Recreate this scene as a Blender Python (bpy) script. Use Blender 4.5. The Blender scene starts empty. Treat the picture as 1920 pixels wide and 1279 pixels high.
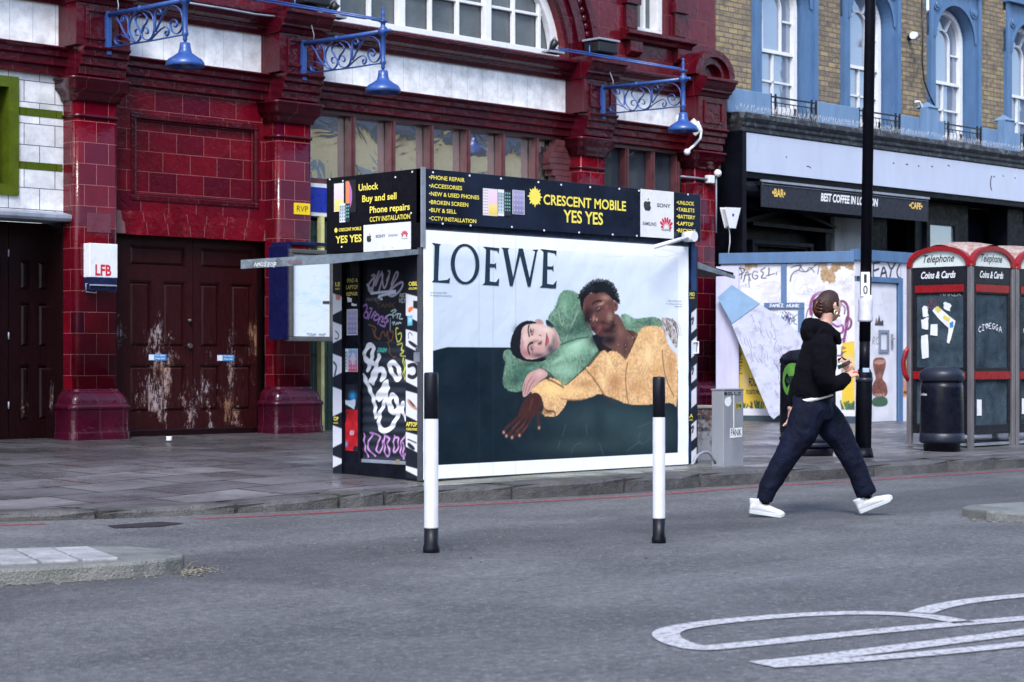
import bpy, bmesh, math, random
import numpy as np
from mathutils import Vector, Matrix, noise as mnoise
random.seed(7); RNG = np.random.RandomState(11)
SC = bpy.context.scene
# ------------------------------------------------------------------ camera
CAM_H = 1.14; YAW = math.radians(45.55); FPX = 3570.0; HZ = 677.0
cam_d = bpy.data.cameras.new('camera'); cam = bpy.data.objects.new('camera', cam_d)
SC.collection.objects.link(cam); SC.camera = cam
cam.location = (0, 0, CAM_H); cam.rotation_euler = (math.pi/2, 0, YAW - math.pi/2)
cam_d.sensor_width = 36; cam_d.lens = 36*FPX/1920; cam_d.shift_y = (HZ-639.5)/1920
cam_d.clip_start = 0.1; cam_d.clip_end = 2000
cam_d.dof.use_dof = True; cam_d.dof.focus_distance = 15.5; cam_d.dof.aperture_fstop = 5.0
# ------------------------------------------------------------------ sky, sun, exposure
SUN_EL = math.radians(48); SUN_DIR = Vector((-0.75, -0.66, 0)).normalized()   # horizontal direction towards the sun
W = bpy.data.worlds.new('World'); SC.world = W; W.use_nodes = True
wn = W.node_tree; bgn = wn.nodes['Background']
sky = wn.nodes.new('ShaderNodeTexSky'); sky.sky_type = 'NISHITA'; sky.sun_disc = False
sky.sun_elevation = SUN_EL; sky.sun_rotation = math.atan2(SUN_DIR.x, SUN_DIR.y); sky.air_density = 1.0; sky.dust_density = 1.5
wn.links.new(sky.outputs[0], bgn.inputs[0]); bgn.inputs[1].default_value = 0.15
sl = bpy.data.lights.new('sun', 'SUN'); sl.energy = 1.45; sl.angle = math.radians(18); sl.color = (1, 0.975, 0.95)
so = bpy.data.objects.new('sun', sl); SC.collection.objects.link(so); so.location = (0, 0, 30)
sd = Vector((SUN_DIR.x*math.cos(SUN_EL), SUN_DIR.y*math.cos(SUN_EL), math.sin(SUN_EL)))
so.rotation_euler = sd.to_track_quat('Z', 'Y').to_euler()
SC.view_settings.view_transform = 'Standard'; SC.view_settings.look = 'None'
SC.view_settings.exposure = 1.38; SC.view_settings.gamma = 1
# ------------------------------------------------------------------ helpers
FW = Vector((math.cos(YAW), math.sin(YAW))); RT = Vector((math.sin(YAW), -math.cos(YAW)))
def S(*c):
    f = lambda v: (v/12.92 if v <= 0.04045 else ((v+0.055)/1.055)**2.4)
    return tuple(f(v/255) for v in c)
class PL:
    """vertical plane: origin (x,y), unit direction U (left to right as seen), normal N towards the viewer"""
    def __init__(s, ox, oy, ux, uy):
        l = math.hypot(ux, uy); s.O = Vector((ox, oy)); s.U = Vector((ux/l, uy/l)); s.N = Vector((s.U.y, -s.U.x))
    def p(s, u, z, n=0):
        q = s.O + s.U*u + s.N*n; return (q.x, q.y, z)
    def uz(s, px, py, n=0):
        d = FW + RT*((px-960)/FPX); o = s.O + s.N*n
        k = o.dot(s.N)/d.dot(s.N); q = d*k - s.O
        return q.dot(s.U), CAM_H + k*(HZ-py)/FPX
    def rect(s, x0, y0, x1, y1, n=0):
        a = s.uz(x0, (y0+y1)/2, n)[0]; b = s.uz(x1, (y0+y1)/2, n)[0]; c = (x0+x1)/2
        return a, b, s.uz(c, y1, n)[1], s.uz(c, y0, n)[1]
def YP(y): return PL(0, y, 1, 0)          # plane parallel to the station front, u = world X
def XP(x): return PL(x, 0, 0, -1)         # plane facing -X, u = -world Y
def G(px, py, z=0.0):                      # pixel -> ground point
    k = (CAM_H-z)*FPX/(py-HZ); q = (FW + RT*((px-960)/FPX))*k; return (q.x, q.y, z)
def ZM(ox, oy, s): return lambda x, y: (ox+x/s, oy+y/s)
class MB:
    def __init__(s): s.v = []; s.f = []; s.sm = []
    def add(s, vs, fs, smooth=False):
        b = len(s.v); s.v += [tuple(v) for v in vs]; s.f += [tuple(i+b for i in f) for f in fs]; s.sm += [smooth]*len(fs); return s
    def hexa(s, c): return s.add(c, [(0,3,2,1),(4,5,6,7),(0,1,5,4),(1,2,6,5),(2,3,7,6),(3,0,4,7)])
    def box(s, x0, x1, y0, y1, z0, z1):
        return s.hexa([(x0,y0,z0),(x1,y0,z0),(x1,y1,z0),(x0,y1,z0),(x0,y0,z1),(x1,y0,z1),(x1,y1,z1),(x0,y1,z1)])
    def pbox(s, pl, u0, u1, z0, z1, n0, n1):   # n1 > n0: n1 is the front
        p = pl.p; return s.hexa([p(u0,z0,n1),p(u1,z0,n1),p(u1,z0,n0),p(u0,z0,n0),p(u0,z1,n1),p(u1,z1,n1),p(u1,z1,n0),p(u0,z1,n0)])
    def frame(s, pl, u0, u1, z0, z1, w, n0, n1):
        s.pbox(pl,u0,u1,z0,z0+w,n0,n1); s.pbox(pl,u0,u1,z1-w,z1,n0,n1)
        s.pbox(pl,u0,u0+w,z0+w,z1-w,n0,n1); return s.pbox(pl,u1-w,u1,z0+w,z1-w,n0,n1)
    def mold(s, pl, u0, u1, prof, ext=0.0):
        """extrude a closed (n,z) profile along u; ext widens each end with n (a mitred return look)"""
        k = len(prof); a = [pl.p(u0-ext*n, z, n) for n, z in prof]; b = [pl.p(u1+ext*n, z, n) for n, z in prof]
        return s.add(a+b, [tuple(range(k))]+[tuple(reversed(range(k, 2*k)))]+[(i, k+i, k+(i+1)%k, (i+1)%k) for i in range(k)])
    def ppoly(s, pl, pts, n0, n1):             # extruded polygon of (u,z) in a plane
        k = len(pts); a = [pl.p(u, z, n1) for u, z in pts]; b = [pl.p(u, z, n0) for u, z in pts]
        return s.add(a+b, [tuple(range(k)), tuple(reversed(range(k, 2*k)))]+[(i, (i+1)%k, k+(i+1)%k, k+i) for i in range(k)])
    def lathe(s, c, prof, n=24, smooth=True):
        vs = []; fs = []
        for r, z in prof:
            for i in range(n):
                a = 2*math.pi*i/n; vs.append((c[0]+r*math.cos(a), c[1]+r*math.sin(a), c[2]+z))
        for j in range(len(prof)-1):
            for i in range(n): fs.append((j*n+i, j*n+(i+1)%n, (j+1)*n+(i+1)%n, (j+1)*n+i))
        s.add(vs, fs, smooth); b = len(s.v)-len(vs); k = len(prof)-1
        s.f += [tuple(b+i for i in reversed(range(n))), tuple(b+k*n+i for i in range(n))]; s.sm += [False, False]; return s
    def tube(s, pts, r, n=8, flat=1.0, up=None):
        """round or flattened tube through points; r a number or a list"""
        P = [Vector(p) for p in pts]; k = len(P); R = r if isinstance(r, (list, tuple)) else [r]*k
        T = [(P[min(i+1,k-1)]-P[max(i-1,0)]).normalized() for i in range(k)]
        u = Vector(up) if up else (Vector((0,0,1)) if abs(T[0].z) < .9 else Vector((1,0,0)))
        vs = []
        for i in range(k):
            a = (u - T[i]*u.dot(T[i])); a = a.normalized() if a.length > 1e-6 else T[i].orthogonal().normalized()
            if not up: u = a
            b = T[i].cross(a); ra, rb = (R[i] if isinstance(R[i], tuple) else (R[i], R[i]*flat))
            for j in range(n):
                t = 2*math.pi*j/n; vs.append(P[i]+a*ra*math.cos(t)+b*rb*math.sin(t))
        fs = [(i*n+j, i*n+(j+1)%n, (i+1)*n+(j+1)%n, (i+1)*n+j) for i in range(k-1) for j in range(n)]
        s.add(vs, fs, True); b0 = len(s.v)-len(vs)
        s.f += [tuple(b0+i for i in reversed(range(n))), tuple(b0+(k-1)*n+i for i in range(n))]; s.sm += [False, False]; return s
    def ball(s, c, r, nu=12, nv=8):
        r = r if isinstance(r, tuple) else (r, r, r); vs = []; fs = []
        for j in range(nv+1):
            t = math.pi*j/nv
            for i in range(nu):
                a = 2*math.pi*i/nu; vs.append((c[0]+r[0]*math.sin(t)*math.cos(a), c[1]+r[1]*math.sin(t)*math.sin(a), c[2]-r[2]*math.cos(t)))
        for j in range(nv):
            for i in range(nu): fs.append((j*nu+i, j*nu+(i+1)%nu, (j+1)*nu+(i+1)%nu, (j+1)*nu+i))
        return s.add(vs, fs, True)
    def text(s, pl, txt, u0, u1, z0, h, n=0.002, bold=0.0, shear=0.0, slope=0.0):
        """text laid on a plane: left u0, right u1 (None: natural width), base line z0, capital height h"""
        key = (txt, bold, shear)
        if key not in TXT:
            c = bpy.data.curves.new('t', 'FONT'); c.body = txt; c.offset = bold; c.shear = shear; c.resolution_u = 3
            o = bpy.data.objects.new('t', c); SC.collection.objects.link(o); bpy.context.view_layer.update()
            m = bpy.data.meshes.new_from_object(o.evaluated_get(bpy.context.evaluated_depsgraph_get()))
            TXT[key] = ([(v.co.x, v.co.y) for v in m.vertices], [tuple(p.vertices) for p in m.polygons])
            bpy.data.objects.remove(o); bpy.data.curves.remove(c); bpy.data.meshes.remove(m)
        vs, fs = TXT[key]
        if not vs: return s
        x0 = min(v[0] for v in vs); x1 = max(v[0] for v in vs); sy = h/CAPH; sx = (u1-u0)/(x1-x0) if u1 is not None else sy
        return s.add([pl.p(u0+(x-x0)*sx, z0+y*sy+slope*(x-x0)*sx, n) for x, y in vs], fs)
    def tpx(s, pl, txt, x0, x1, yb, hp, n=0.002, bold=0.02, shear=0.0, xh=None):
        """text by pixels: left x0, right x1, base line yb at the left, capital height hp pixels at the left"""
        u0, z0 = pl.uz(x0, yb, n); u1, _ = pl.uz(x1, yb, n); _, z1 = pl.uz(x0, yb-hp, n)
        return s.text(pl, txt, u0, u1, z0, z1-z0, n, bold, shear)
TXT = {}; CAPH = 0.7
def _cap():
    global CAPH
    m = MB(); CAPH = 1.0; m.text(YP(0), 'H', 0, None, 0, 1.0); CAPH = max(v[2] for v in m.v)
_cap(); TXT.clear()
def props(o, label=None, cat=None, group=None, kind=None):
    for k, v in (('label', label), ('category', cat), ('group', group), ('kind', kind)):
        if v: o[k] = v
    return o
def thing(name, label, cat, loc=(0,0,0), group=None, rz=0.0):
    o = bpy.data.objects.new(name, None); SC.collection.objects.link(o); o.empty_display_size = .2
    o.location = loc; o.rotation_euler = (0, 0, rz); return props(o, label, cat, group)
def obj(name, mb, m, parent=None, label=None, bevel=0, local=False, seg=2, cat=None, group=None, kind=None, subs=0):
    """one mesh object; vertices are in world space unless local (then in the parent's space)"""
    vs = [Vector(v) for v in mb.v]; inv = Matrix.Identity(4)
    if parent is not None and not local:
        w = Matrix.Identity(4); q = parent
        while q is not None: w = (Matrix.Translation(q.location) @ q.rotation_euler.to_matrix().to_4x4()) @ w; q = q.parent
        inv = w.inverted()
    vs = [inv @ v for v in vs]
    if len(vs) and name not in ('road_surface',):
        lo = Vector([min(v[i] for v in vs) for i in range(3)]); hi = Vector([max(v[i] for v in vs) for i in range(3)])
        c = Vector(((lo.x+hi.x)/2, (lo.y+hi.y)/2, lo.z)); 
    else: c = Vector((0,0,0))
    if parent is not None: c = Vector((0,0,0)) if True else c
    me = bpy.data.meshes.new(name); me.from_pydata([v-c for v in vs], [], mb.f); me.materials.append(m)
    me.polygons.foreach_set('use_smooth', mb.sm)
    o = bpy.data.objects.new(name, me); SC.collection.objects.link(o); o.location = c
    if parent is not None: o.parent = parent
    if bevel:
        b = o.modifiers.new('bevel', 'BEVEL'); b.width = bevel; b.segments = seg; b.limit_method = 'ANGLE'
    if subs:
        b = o.modifiers.new('subs', 'SUBSURF'); b.levels = subs; b.render_levels = subs
    return props(o, label, cat, group, kind)
def dup(root, loc, label, group=None, rz=None):
    def cp(o, par):
        c = o.copy(); SC.collection.objects.link(c)
        if par is not None: c.parent = par
        for ch in [x for x in KIDS.get(o.name, [])]: cp(ch, c)
        return c
    KIDS = {}
    for x in SC.objects:
        if x.parent: KIDS.setdefault(x.parent.name, []).append(x)
    r = cp(root, None); r.location = loc; r['label'] = label
    if rz is not None: r.rotation_euler = (0, 0, rz)
    if group: r['group'] = group
    return r
# ------------------------------------------------------------------ materials
class NT:
    def __init__(s, name, rough=.5, metal=0.0, spec=.5, color=(.5,.5,.5)):
        s.m = bpy.data.materials.new(name); s.m.use_nodes = True; s.t = s.m.node_tree; s.b = s.t.nodes['Principled BSDF']
        s.b.inputs['Roughness'].default_value = rough; s.b.inputs['Metallic'].default_value = metal
        s.b.inputs['Specular IOR Level'].default_value = spec; s.b.inputs['Base Color'].default_value = (*color, 1)
        s.co = None
    def n(s, t, **k):
        o = s.t.nodes.new(t)
        for a, b in k.items(): setattr(o, a, b)
        return o
    def l(s, a, b): s.t.links.new(a, b)
    def coord(s, sc=(1,1,1), kind='Object', rot=(0,0,0)):
        c = s.n('ShaderNodeTexCoord'); m = s.n('ShaderNodeMapping'); m.inputs['Scale'].default_value = sc; m.inputs['Rotation'].default_value = rot
        s.l(c.outputs[kind], m.inputs[0]); return m.outputs[0]
    def pos(s):
        return s.n('ShaderNodeNewGeometry').outputs['Position']
    def wallvec(s, u0=0.0, z0=0.0):       # (x+y, z, 0) in world space
        sp = s.n('ShaderNodeSeparateXYZ'); s.l(s.pos(), sp.inputs[0]); a = s.n('ShaderNodeMath', operation='ADD'); s.l(sp.outputs[0], a.inputs[0]); s.l(sp.outputs[1], a.inputs[1])
        b = s.n('ShaderNodeMath', operation='ADD'); s.l(a.outputs[0], b.inputs[0]); b.inputs[1].default_value = u0
        d = s.n('ShaderNodeMath', operation='ADD'); s.l(sp.outputs[2], d.inputs[0]); d.inputs[1].default_value = z0
        c = s.n('ShaderNodeCombineXYZ'); s.l(b.outputs[0], c.inputs[0]); s.l(d.outputs[0], c.inputs[1]); return c.outputs[0]
    def noise(s, scale, detail=4, rough=.6, vec=None, dist=0):
        o = s.n('ShaderNodeTexNoise'); o.inputs['Scale'].default_value = scale; o.inputs['Detail'].default_value = detail
        o.inputs['Roughness'].default_value = rough; o.inputs['Distortion'].default_value = dist
        if vec is not None: s.l(vec, o.inputs['Vector'])
        return o.outputs['Fac']
    def ramp(s, fac, stops):
        o = s.n('ShaderNodeValToRGB'); e = o.color_ramp.elements
        while len(e) < len(stops): e.new(.5)
        for i, (p, c) in enumerate(stops): e[i].position = p; e[i].color = (*c, 1) if not isinstance(c, (int, float)) else (c, c, c, 1)
        s.l(fac, o.inputs[0]); return o.outputs[0]
    def mix(s, fac, a, b, mode='MIX'):
        o = s.n('ShaderNodeMix', data_type='RGBA', blend_type=mode)
        for sock, v in ((o.inputs[0], fac), (o.inputs[6], a), (o.inputs[7], b)):
            if isinstance(v, (int, float)): sock.default_value = v
            elif isinstance(v, tuple): sock.default_value = (*v, 1)
            else: s.l(v, sock)
        return o.outputs[2]
    def math(s, op, a, b=0.0):
        o = s.n('ShaderNodeMath', operation=op)
        for i, v in enumerate((a, b)):
            if isinstance(v, (int, float)): o.inputs[i].default_value = v
            else: s.l(v, o.inputs[i])
        return o.outputs[0]
    def bump(s, h, strength=.3, dist=.01, prev=None):
        o = s.n('ShaderNodeBump'); o.inputs['Strength'].default_value = strength; o.inputs['Distance'].default_value = dist
        s.l(h, o.inputs['Height'])
        if prev is not None: s.l(prev, o.inputs['Normal'])
        return o.outputs[0]
    def col(s, c): s.l(c, s.b.inputs['Base Color'])
    def rgh(s, c): s.l(c, s.b.inputs['Roughness'])
    def nrm(s, c): s.l(c, s.b.inputs['Normal'])
def mat(name, color, rough=.5, metal=0.0, var=.25, scale=6, dirt=None, dscale=3, dth=(.5,.7), bump=0.0, bscale=40, spec=.5, streak=False):
    N = NT(name, rough, metal, spec, color); v = N.pos() if not streak else None
    c = N.n('ShaderNodeNewGeometry').outputs['Position']
    mp = N.n('ShaderNodeMapping'); N.l(c, mp.inputs[0]); mp.inputs['Scale'].default_value = (1, 1, .25 if streak else 1)
    n1 = N.noise(scale, 5, .65, mp.outputs[0])
    lo = tuple(max(0, x*(1-var)) for x in color); hi = tuple(min(1, x*(1+var)) for x in color)
    base = N.mix(N.ramp(n1, [(.3, 0.0), (.7, 1.0)]), lo, hi)
    if dirt:
        n2 = N.noise(dscale, 6, .7, mp.outputs[0]); base = N.mix(N.ramp(n2, [(dth[0], 0.0), (dth[1], 1.0)]), base, dirt)
    N.col(base)
    N.rgh(N.ramp(N.noise(scale*2.3, 3, .5, mp.outputs[0]), [(.3, max(0, rough*.75)), (.7, min(1, rough*1.3))]))
    if bump: N.nrm(N.bump(N.noise(bscale, 4, .6, mp.outputs[0]), bump, .01))
    return N.m
def tilemat(name, c1, c2, mortar, w, h, ms=.004, rough=.12, u0=0.0, z0=0.0, offset=.5, wav=.25, blotch=None, bl=(.62,.75)):
    N = NT(name, rough, 0, .36); v = N.wallvec(u0, z0)
    b = N.n('ShaderNodeTexBrick'); b.offset = offset; b.inputs['Scale'].default_value = 1
    b.inputs['Color1'].default_value = (*c1, 1); b.inputs['Color2'].default_value = (*c2, 1); b.inputs['Mortar'].default_value = (*mortar, 1)
    b.inputs['Brick Width'].default_value = w; b.inputs['Row Height'].default_value = h; b.inputs['Mortar Size'].default_value = ms; b.inputs['Mortar Smooth'].default_value = .1
    N.l(v, b.inputs['Vector'])
    n = N.noise(5, 5, .65, N.pos()); base = N.mix(N.ramp(n, [(.35, 0.0), (.75, .85)]), b.outputs['Color'], tuple(x*.45 for x in c1), 'MIX')
    if blotch: base = N.mix(N.math('MULTIPLY', N.ramp(N.noise(9, 6, .75, N.pos()), [(bl[0], 0.0), (bl[1], .6)]), 1.0), base, blotch)
    base = N.mix(b.outputs['Fac'], base, mortar); N.col(base)
    N.rgh(N.ramp(N.noise(14, 4, .6, N.pos()), [(.35, rough*.7), (.7, rough*2.2)]))
    inv = N.math('SUBTRACT', 1.0, b.outputs['Fac'])
    N.nrm(N.bump(inv, .7, .004, N.bump(N.noise(11, 3, .6, N.pos(), .6), wav, .02))); return N.m
def glassmat(name, tint=(.9,.95,1), alpha=.35, rough=.03):
    N = NT(name, rough, 0, .5, tint); N.b.inputs['IOR'].default_value = 1.6
    t = N.n('ShaderNodeBsdfTransparent'); t.inputs[0].default_value = (*tint, 1); mx = N.n('ShaderNodeMixShader')
    a = N.ramp(N.noise(3, 6, .7, N.pos()), [(.35, alpha*.5), (.75, min(1, alpha*1.8))]); N.l(a, mx.inputs[0]); N.l(t.outputs[0], mx.inputs[1]); N.l(N.b.outputs[0], mx.inputs[2])
    N.l(mx.outputs[0], N.t.nodes['Material Output'].inputs[0]); return N.m
def canvasmat(name, rough=.4, bump=.0, spec=.5, bs=(3, 3, 3), dirt=.18):
    N = NT(name, rough, 0, spec); a = N.n('ShaderNodeAttribute', attribute_name='Col')
    base = N.mix(N.ramp(N.noise(2.5, 6, .7, N.pos()), [(.3, .0), (.8, dirt)]), a.outputs['Color'], (.12, .12, .13)); N.col(base)
    if bump:
        mp = N.n('ShaderNodeMapping'); mp.inputs['Scale'].default_value = bs; N.l(N.pos(), mp.inputs[0])
        N.nrm(N.bump(N.noise(2, 5, .6, mp.outputs[0], 1.2), bump, .02))
    N.rgh(N.ramp(N.noise(8, 4, .6, N.pos()), [(.3, rough*.8), (.7, rough*1.3)]))
    return N.m
# ------------------------------------------------------------------ painted sheets (posters, graffiti): colours on a fine mesh
def vnoise(shape, cell):
    h, w = shape; gh, gw = int(h/cell)+3, int(w/cell)+3; g = RNG.rand(gh, gw)
    y = np.arange(h)/cell; x = np.arange(w)/cell; yi = y.astype(int); xi = x.astype(int); fy = (y-yi)[:, None]; fx = (x-xi)[None, :]
    fy = fy*fy*(3-2*fy); fx = fx*fx*(3-2*fx); a = g[yi][:, xi]; b = g[yi][:, xi+1]; c = g[yi+1][:, xi]; d = g[yi+1][:, xi+1]
    return (a*(1-fx)+b*fx)*(1-fy)+(c*(1-fx)+d*fx)*fy
class CV:
    def __init__(s, pl, u0, u1, z0, z1, res, base, n=0.0, zf=None):
        s.pl = pl; s.n = n; s.res = res; s.zf = zf or (lambda x, y: (x, y))
        s.nu = max(2, int(round((u1-u0)/res))+1); s.nz = max(2, int(round((z1-z0)/res))+1)
        s.u = np.linspace(u0, u1, s.nu); s.z = np.linspace(z0, z1, s.nz)
        s.c = np.zeros((s.nz, s.nu, 3)); s.c[:] = base
    def cv(s, pts): return np.array([s.pl.uz(*s.zf(x, y), s.n) for x, y in pts])
    def win(s, P, pad):
        a = np.searchsorted(s.u, P[:, 0].min()-pad); b = np.searchsorted(s.u, P[:, 0].max()+pad)
        c = np.searchsorted(s.z, P[:, 1].min()-pad); d = np.searchsorted(s.z, P[:, 1].max()+pad)
        return slice(c, d), slice(a, b)
    def dist(s, P, U, Z, close):
        d = np.full(U.shape, 1e9); Q = np.vstack([P, P[:1]]) if close else P
        for (x0, y0), (x1, y1) in zip(Q[:-1], Q[1:]):
            dx, dy = x1-x0, y1-y0; L = dx*dx+dy*dy+1e-12; t = np.clip(((U-x0)*dx+(Z-y0)*dy)/L, 0, 1)
            d = np.minimum(d, (U-x0-t*dx)**2+(Z-y0-t*dy)**2)
        return np.sqrt(d)
    def mix(s, sl, m, col, tex):
        col = np.array(col, float)
        if col.ndim == 1: col = np.broadcast_to(col, s.c[sl].shape).copy()
        if tex:
            amp, cell = tex; w = s.c[sl].shape[:2]
            nz = vnoise(w, max(1.01, cell/s.res))*.65+vnoise(w, max(1.01, cell*.45/s.res))*.35; col = col*(1+amp*2*(nz-.5))[:, :, None]
        s.c[sl] = s.c[sl]*(1-m[:, :, None])+col*m[:, :, None]
    def smooth(s, P, k=3, close=True):
        for _ in range(k):
            Q = np.roll(P, -1, 0) if close else P[1:]; A = P if close else P[:-1]
            N_ = np.empty((2*len(A), 2)); N_[0::2] = A*.75+Q*.25; N_[1::2] = A*.25+Q*.75
            P = N_ if close else np.vstack([P[:1], N_, P[-1:]])
        return P
    def poly(s, pts, col, soft=None, alpha=1.0, tex=None, rough=0.0, sm=2, raw=False):
        P = np.array(pts, float) if raw else s.cv(pts)
        if sm: P = s.smooth(P, sm)
        soft = soft or s.res; sl = s.win(P, soft*2+rough*2)
        U, Z = np.meshgrid(s.u[sl[1]], s.z[sl[0]])
        if U.size == 0: return s
        ins = np.zeros(U.shape, bool); Q = np.vstack([P, P[:1]])
        for (x0, y0), (x1, y1) in zip(Q[:-1], Q[1:]):
            if y0 == y1: continue
            c = ((Z > y0) != (Z > y1)) & (U < (x1-x0)*(Z-y0)/(y1-y0)+x0); ins ^= c
        d = s.dist(P, U, Z, True)*np.where(ins, 1, -1)
        if rough: d = d+(vnoise(d.shape, max(1.01, rough*.8/s.res))-.5)*rough*2
        s.mix(sl, np.clip(.5+d/soft, 0, 1)*alpha, col, tex); return s
    def stroke(s, pts, w, col, soft=None, alpha=1.0, raw=False, sm=2, tex=None):
        P = np.array(pts, float) if raw else s.cv(pts)
        if sm and len(P) > 2: P = s.smooth(P, sm, False)
        soft = soft or s.res; sl = s.win(P, w+soft); U, Z = np.meshgrid(s.u[sl[1]], s.z[sl[0]])
        if U.size == 0: return s
        d = w/2-s.dist(P, U, Z, False); s.mix(sl, np.clip(.5+d/soft, 0, 1)*alpha, col, tex); return s
    def blob(s, p, rx, ry, col, alpha=.6, ang=0.0, pw=1.0):
        """soft spot; radii in the tracing's units"""
        P = s.cv([p, (p[0]+rx, p[1]), (p[0], p[1]+ry)]); ru = abs(P[1, 0]-P[0, 0]); rz = abs(P[2, 1]-P[0, 1])
        R = max(ru, rz)*1.6; sl = s.win(P[:1], R); U, Z = np.meshgrid(s.u[sl[1]], s.z[sl[0]])
        if U.size == 0: return s
        a = math.radians(ang); du = U-P[0, 0]; dz = Z-P[0, 1]; x = du*math.cos(a)+dz*math.sin(a); y = -du*math.sin(a)+dz*math.cos(a)
        r2 = (x/ru)**2+(y/rz)**2; s.mix(sl, alpha*np.exp(-r2*1.6)**pw, col, None); return s
    def tag(s, txt, x0, y0, x1, hp, col, w, raw=False, jit=.06, slant=.15, sm=2, alpha=1.0):
        """hand written tag between x0 and x1 on base line y0 (tracing units)"""
        a = s.cv([(x0, y0), (x1, y0), (x0, y0-hp)]); n = len(txt); cw = (a[1]-a[0])/max(1, n); ht = a[2, 1]-a[0, 1]
        for i, ch in enumerate(txt):
            for st in GL.get(ch, []):
                pts = []
                for gx, gy in st:
                    gx += random.uniform(-jit, jit)+slant*gy; gy += random.uniform(-jit, jit)
                    pts.append((a[0, 0]+cw[0]*(i+gx*.82), a[0, 1]+cw[1]*(i+gx*.82)+ht*gy))
                s.stroke(pts, w, col, raw=True, sm=sm, alpha=alpha)
        return s
    def build(s, name, m, parent, n=None, label=None, wave=None, **k):
        n = s.n if n is None else n; U, Z = np.meshgrid(s.u, s.z)
        NN = n + (wave(U, Z) if wave else 0)*np.ones_like(U)
        X = s.pl.O.x+s.pl.U.x*U+s.pl.N.x*NN; Y = s.pl.O.y+s.pl.U.y*U+s.pl.N.y*NN
        V = np.stack([X, Y, Z], -1).reshape(-1, 3)
        if parent is not None:
            w = Matrix.Identity(4); q = parent
            while q is not None: w = (Matrix.Translation(q.location) @ q.rotation_euler.to_matrix().to_4x4()) @ w; q = q.parent
            iv = np.array(w.inverted()); V = V @ iv[:3, :3].T+iv[:3, 3]
        i = np.arange(s.nz*s.nu).reshape(s.nz, s.nu); F = np.stack([i[:-1, :-1], i[:-1, 1:], i[1:, 1:], i[1:, :-1]], -1).reshape(-1, 4)
        me = bpy.data.meshes.new(name); me.vertices.add(len(V)); me.vertices.foreach_set('co', V.ravel())
        me.loops.add(F.size); me.loops.foreach_set('vertex_index', F.ravel()); me.polygons.add(len(F))
        me.polygons.foreach_set('loop_start', np.arange(len(F))*4)
        me.update(calc_edges=True); at = me.color_attributes.new('Col', 'FLOAT_COLOR', 'POINT')
        c4 = np.ones((len(V), 4)); c4[:, :3] = np.clip(s.c.reshape(-1, 3), 0, .92); at.data.foreach_set('color', c4.ravel()); me.materials.append(m)
        me.polygons.foreach_set('use_smooth', np.ones(len(F), bool))
        o = bpy.data.objects.new(name, me); SC.collection.objects.link(o)
        if parent is not None: o.parent = parent
        return props(o, label, **k)
GL = {  # single-stroke letters for hand-drawn tags
'A': [[(0,0),(.5,1),(1,0)],[(.2,.4),(.8,.4)]], 'B': [[(0,0),(0,1),(.8,.85),(.7,.55),(0,.5)],[(0,.5),(.9,.4),(.8,.05),(0,0)]],
'C': [[(.9,.85),(.5,1),(.05,.6),(.2,.1),(.6,0),(.95,.2)]], 'D': [[(0,0),(0,1),(.7,.9),(1,.5),(.7,.1),(0,0)]],
'E': [[(.9,1),(.2,.9),(0,.6),(.5,.5)],[(.5,.5),(0,.4),(.1,.05),(.9,0)]], 'G': [[(.9,.85),(.5,1),(.05,.6),(.2,.1),(.7,0),(.95,.4),(.5,.42)]],
'H': [[(0,0),(0,1)],[(0,.5),(.9,.5)],[(.9,0),(.9,1)]], 'I': [[(.4,0),(.4,1)],[(.1,1),(.8,1)],[(.1,0),(.8,0)]], 'K': [[(0,0),(0,1)],[(.9,1),(.1,.5),(1,0)]],
'L': [[(0,1),(0,0),(.9,.05)]], 'M': [[(0,0),(.1,1),(.5,.3),(.85,1),(1,0)]], 'N': [[(0,0),(0,1),(.9,0),(.9,1)]],
'O': [[(.5,1),(.05,.7),(.1,.2),(.5,0),(.95,.3),(.9,.8),(.5,1)]], 'P': [[(0,-.2),(.05,1),(.9,.9),(.8,.5),(.1,.45)]],
'Q': [[(.5,1),(.05,.6),(.4,0),(.95,.4),(.5,1)],[(.6,.3),(1,-.1)]], 'R': [[(0,0),(.05,1),(.85,.85),(.7,.5),(.1,.45),(.95,0)]],
'S': [[(.9,.9),(.4,1),(.1,.75),(.8,.35),(.5,0),(0,.1)]], 'T': [[(0,1),(1,1)],[(.5,1),(.5,0)]], 'U': [[(0,1),(.05,.2),(.5,0),(.9,.2),(.95,1)]],
'V': [[(0,1),(.5,0),(1,1)]], 'W': [[(0,1),(.25,0),(.5,.7),(.75,0),(1,1)]], 'X': [[(0,0),(1,1)],[(0,1),(1,0)]], 'Y': [[(0,1),(.5,.5),(1,1)],[(.5,.5),(.4,-.1)]],
'Z': [[(0,1),(1,1),(0,0),(1,0)]], '1': [[(.1,.7),(.5,1),(.45,0)],[(0,0),(1,.05)]], '2': [[(0,.8),(.5,1),(.8,.7),(0,0),(1,0)]],
'v': [[(.5,.1),(.05,.65),(.25,.95),(.5,.7),(.75,.95),(.95,.65),(.5,.1)]], '.': [[(.4,0),(.5,.05)]], ' ': []}
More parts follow.
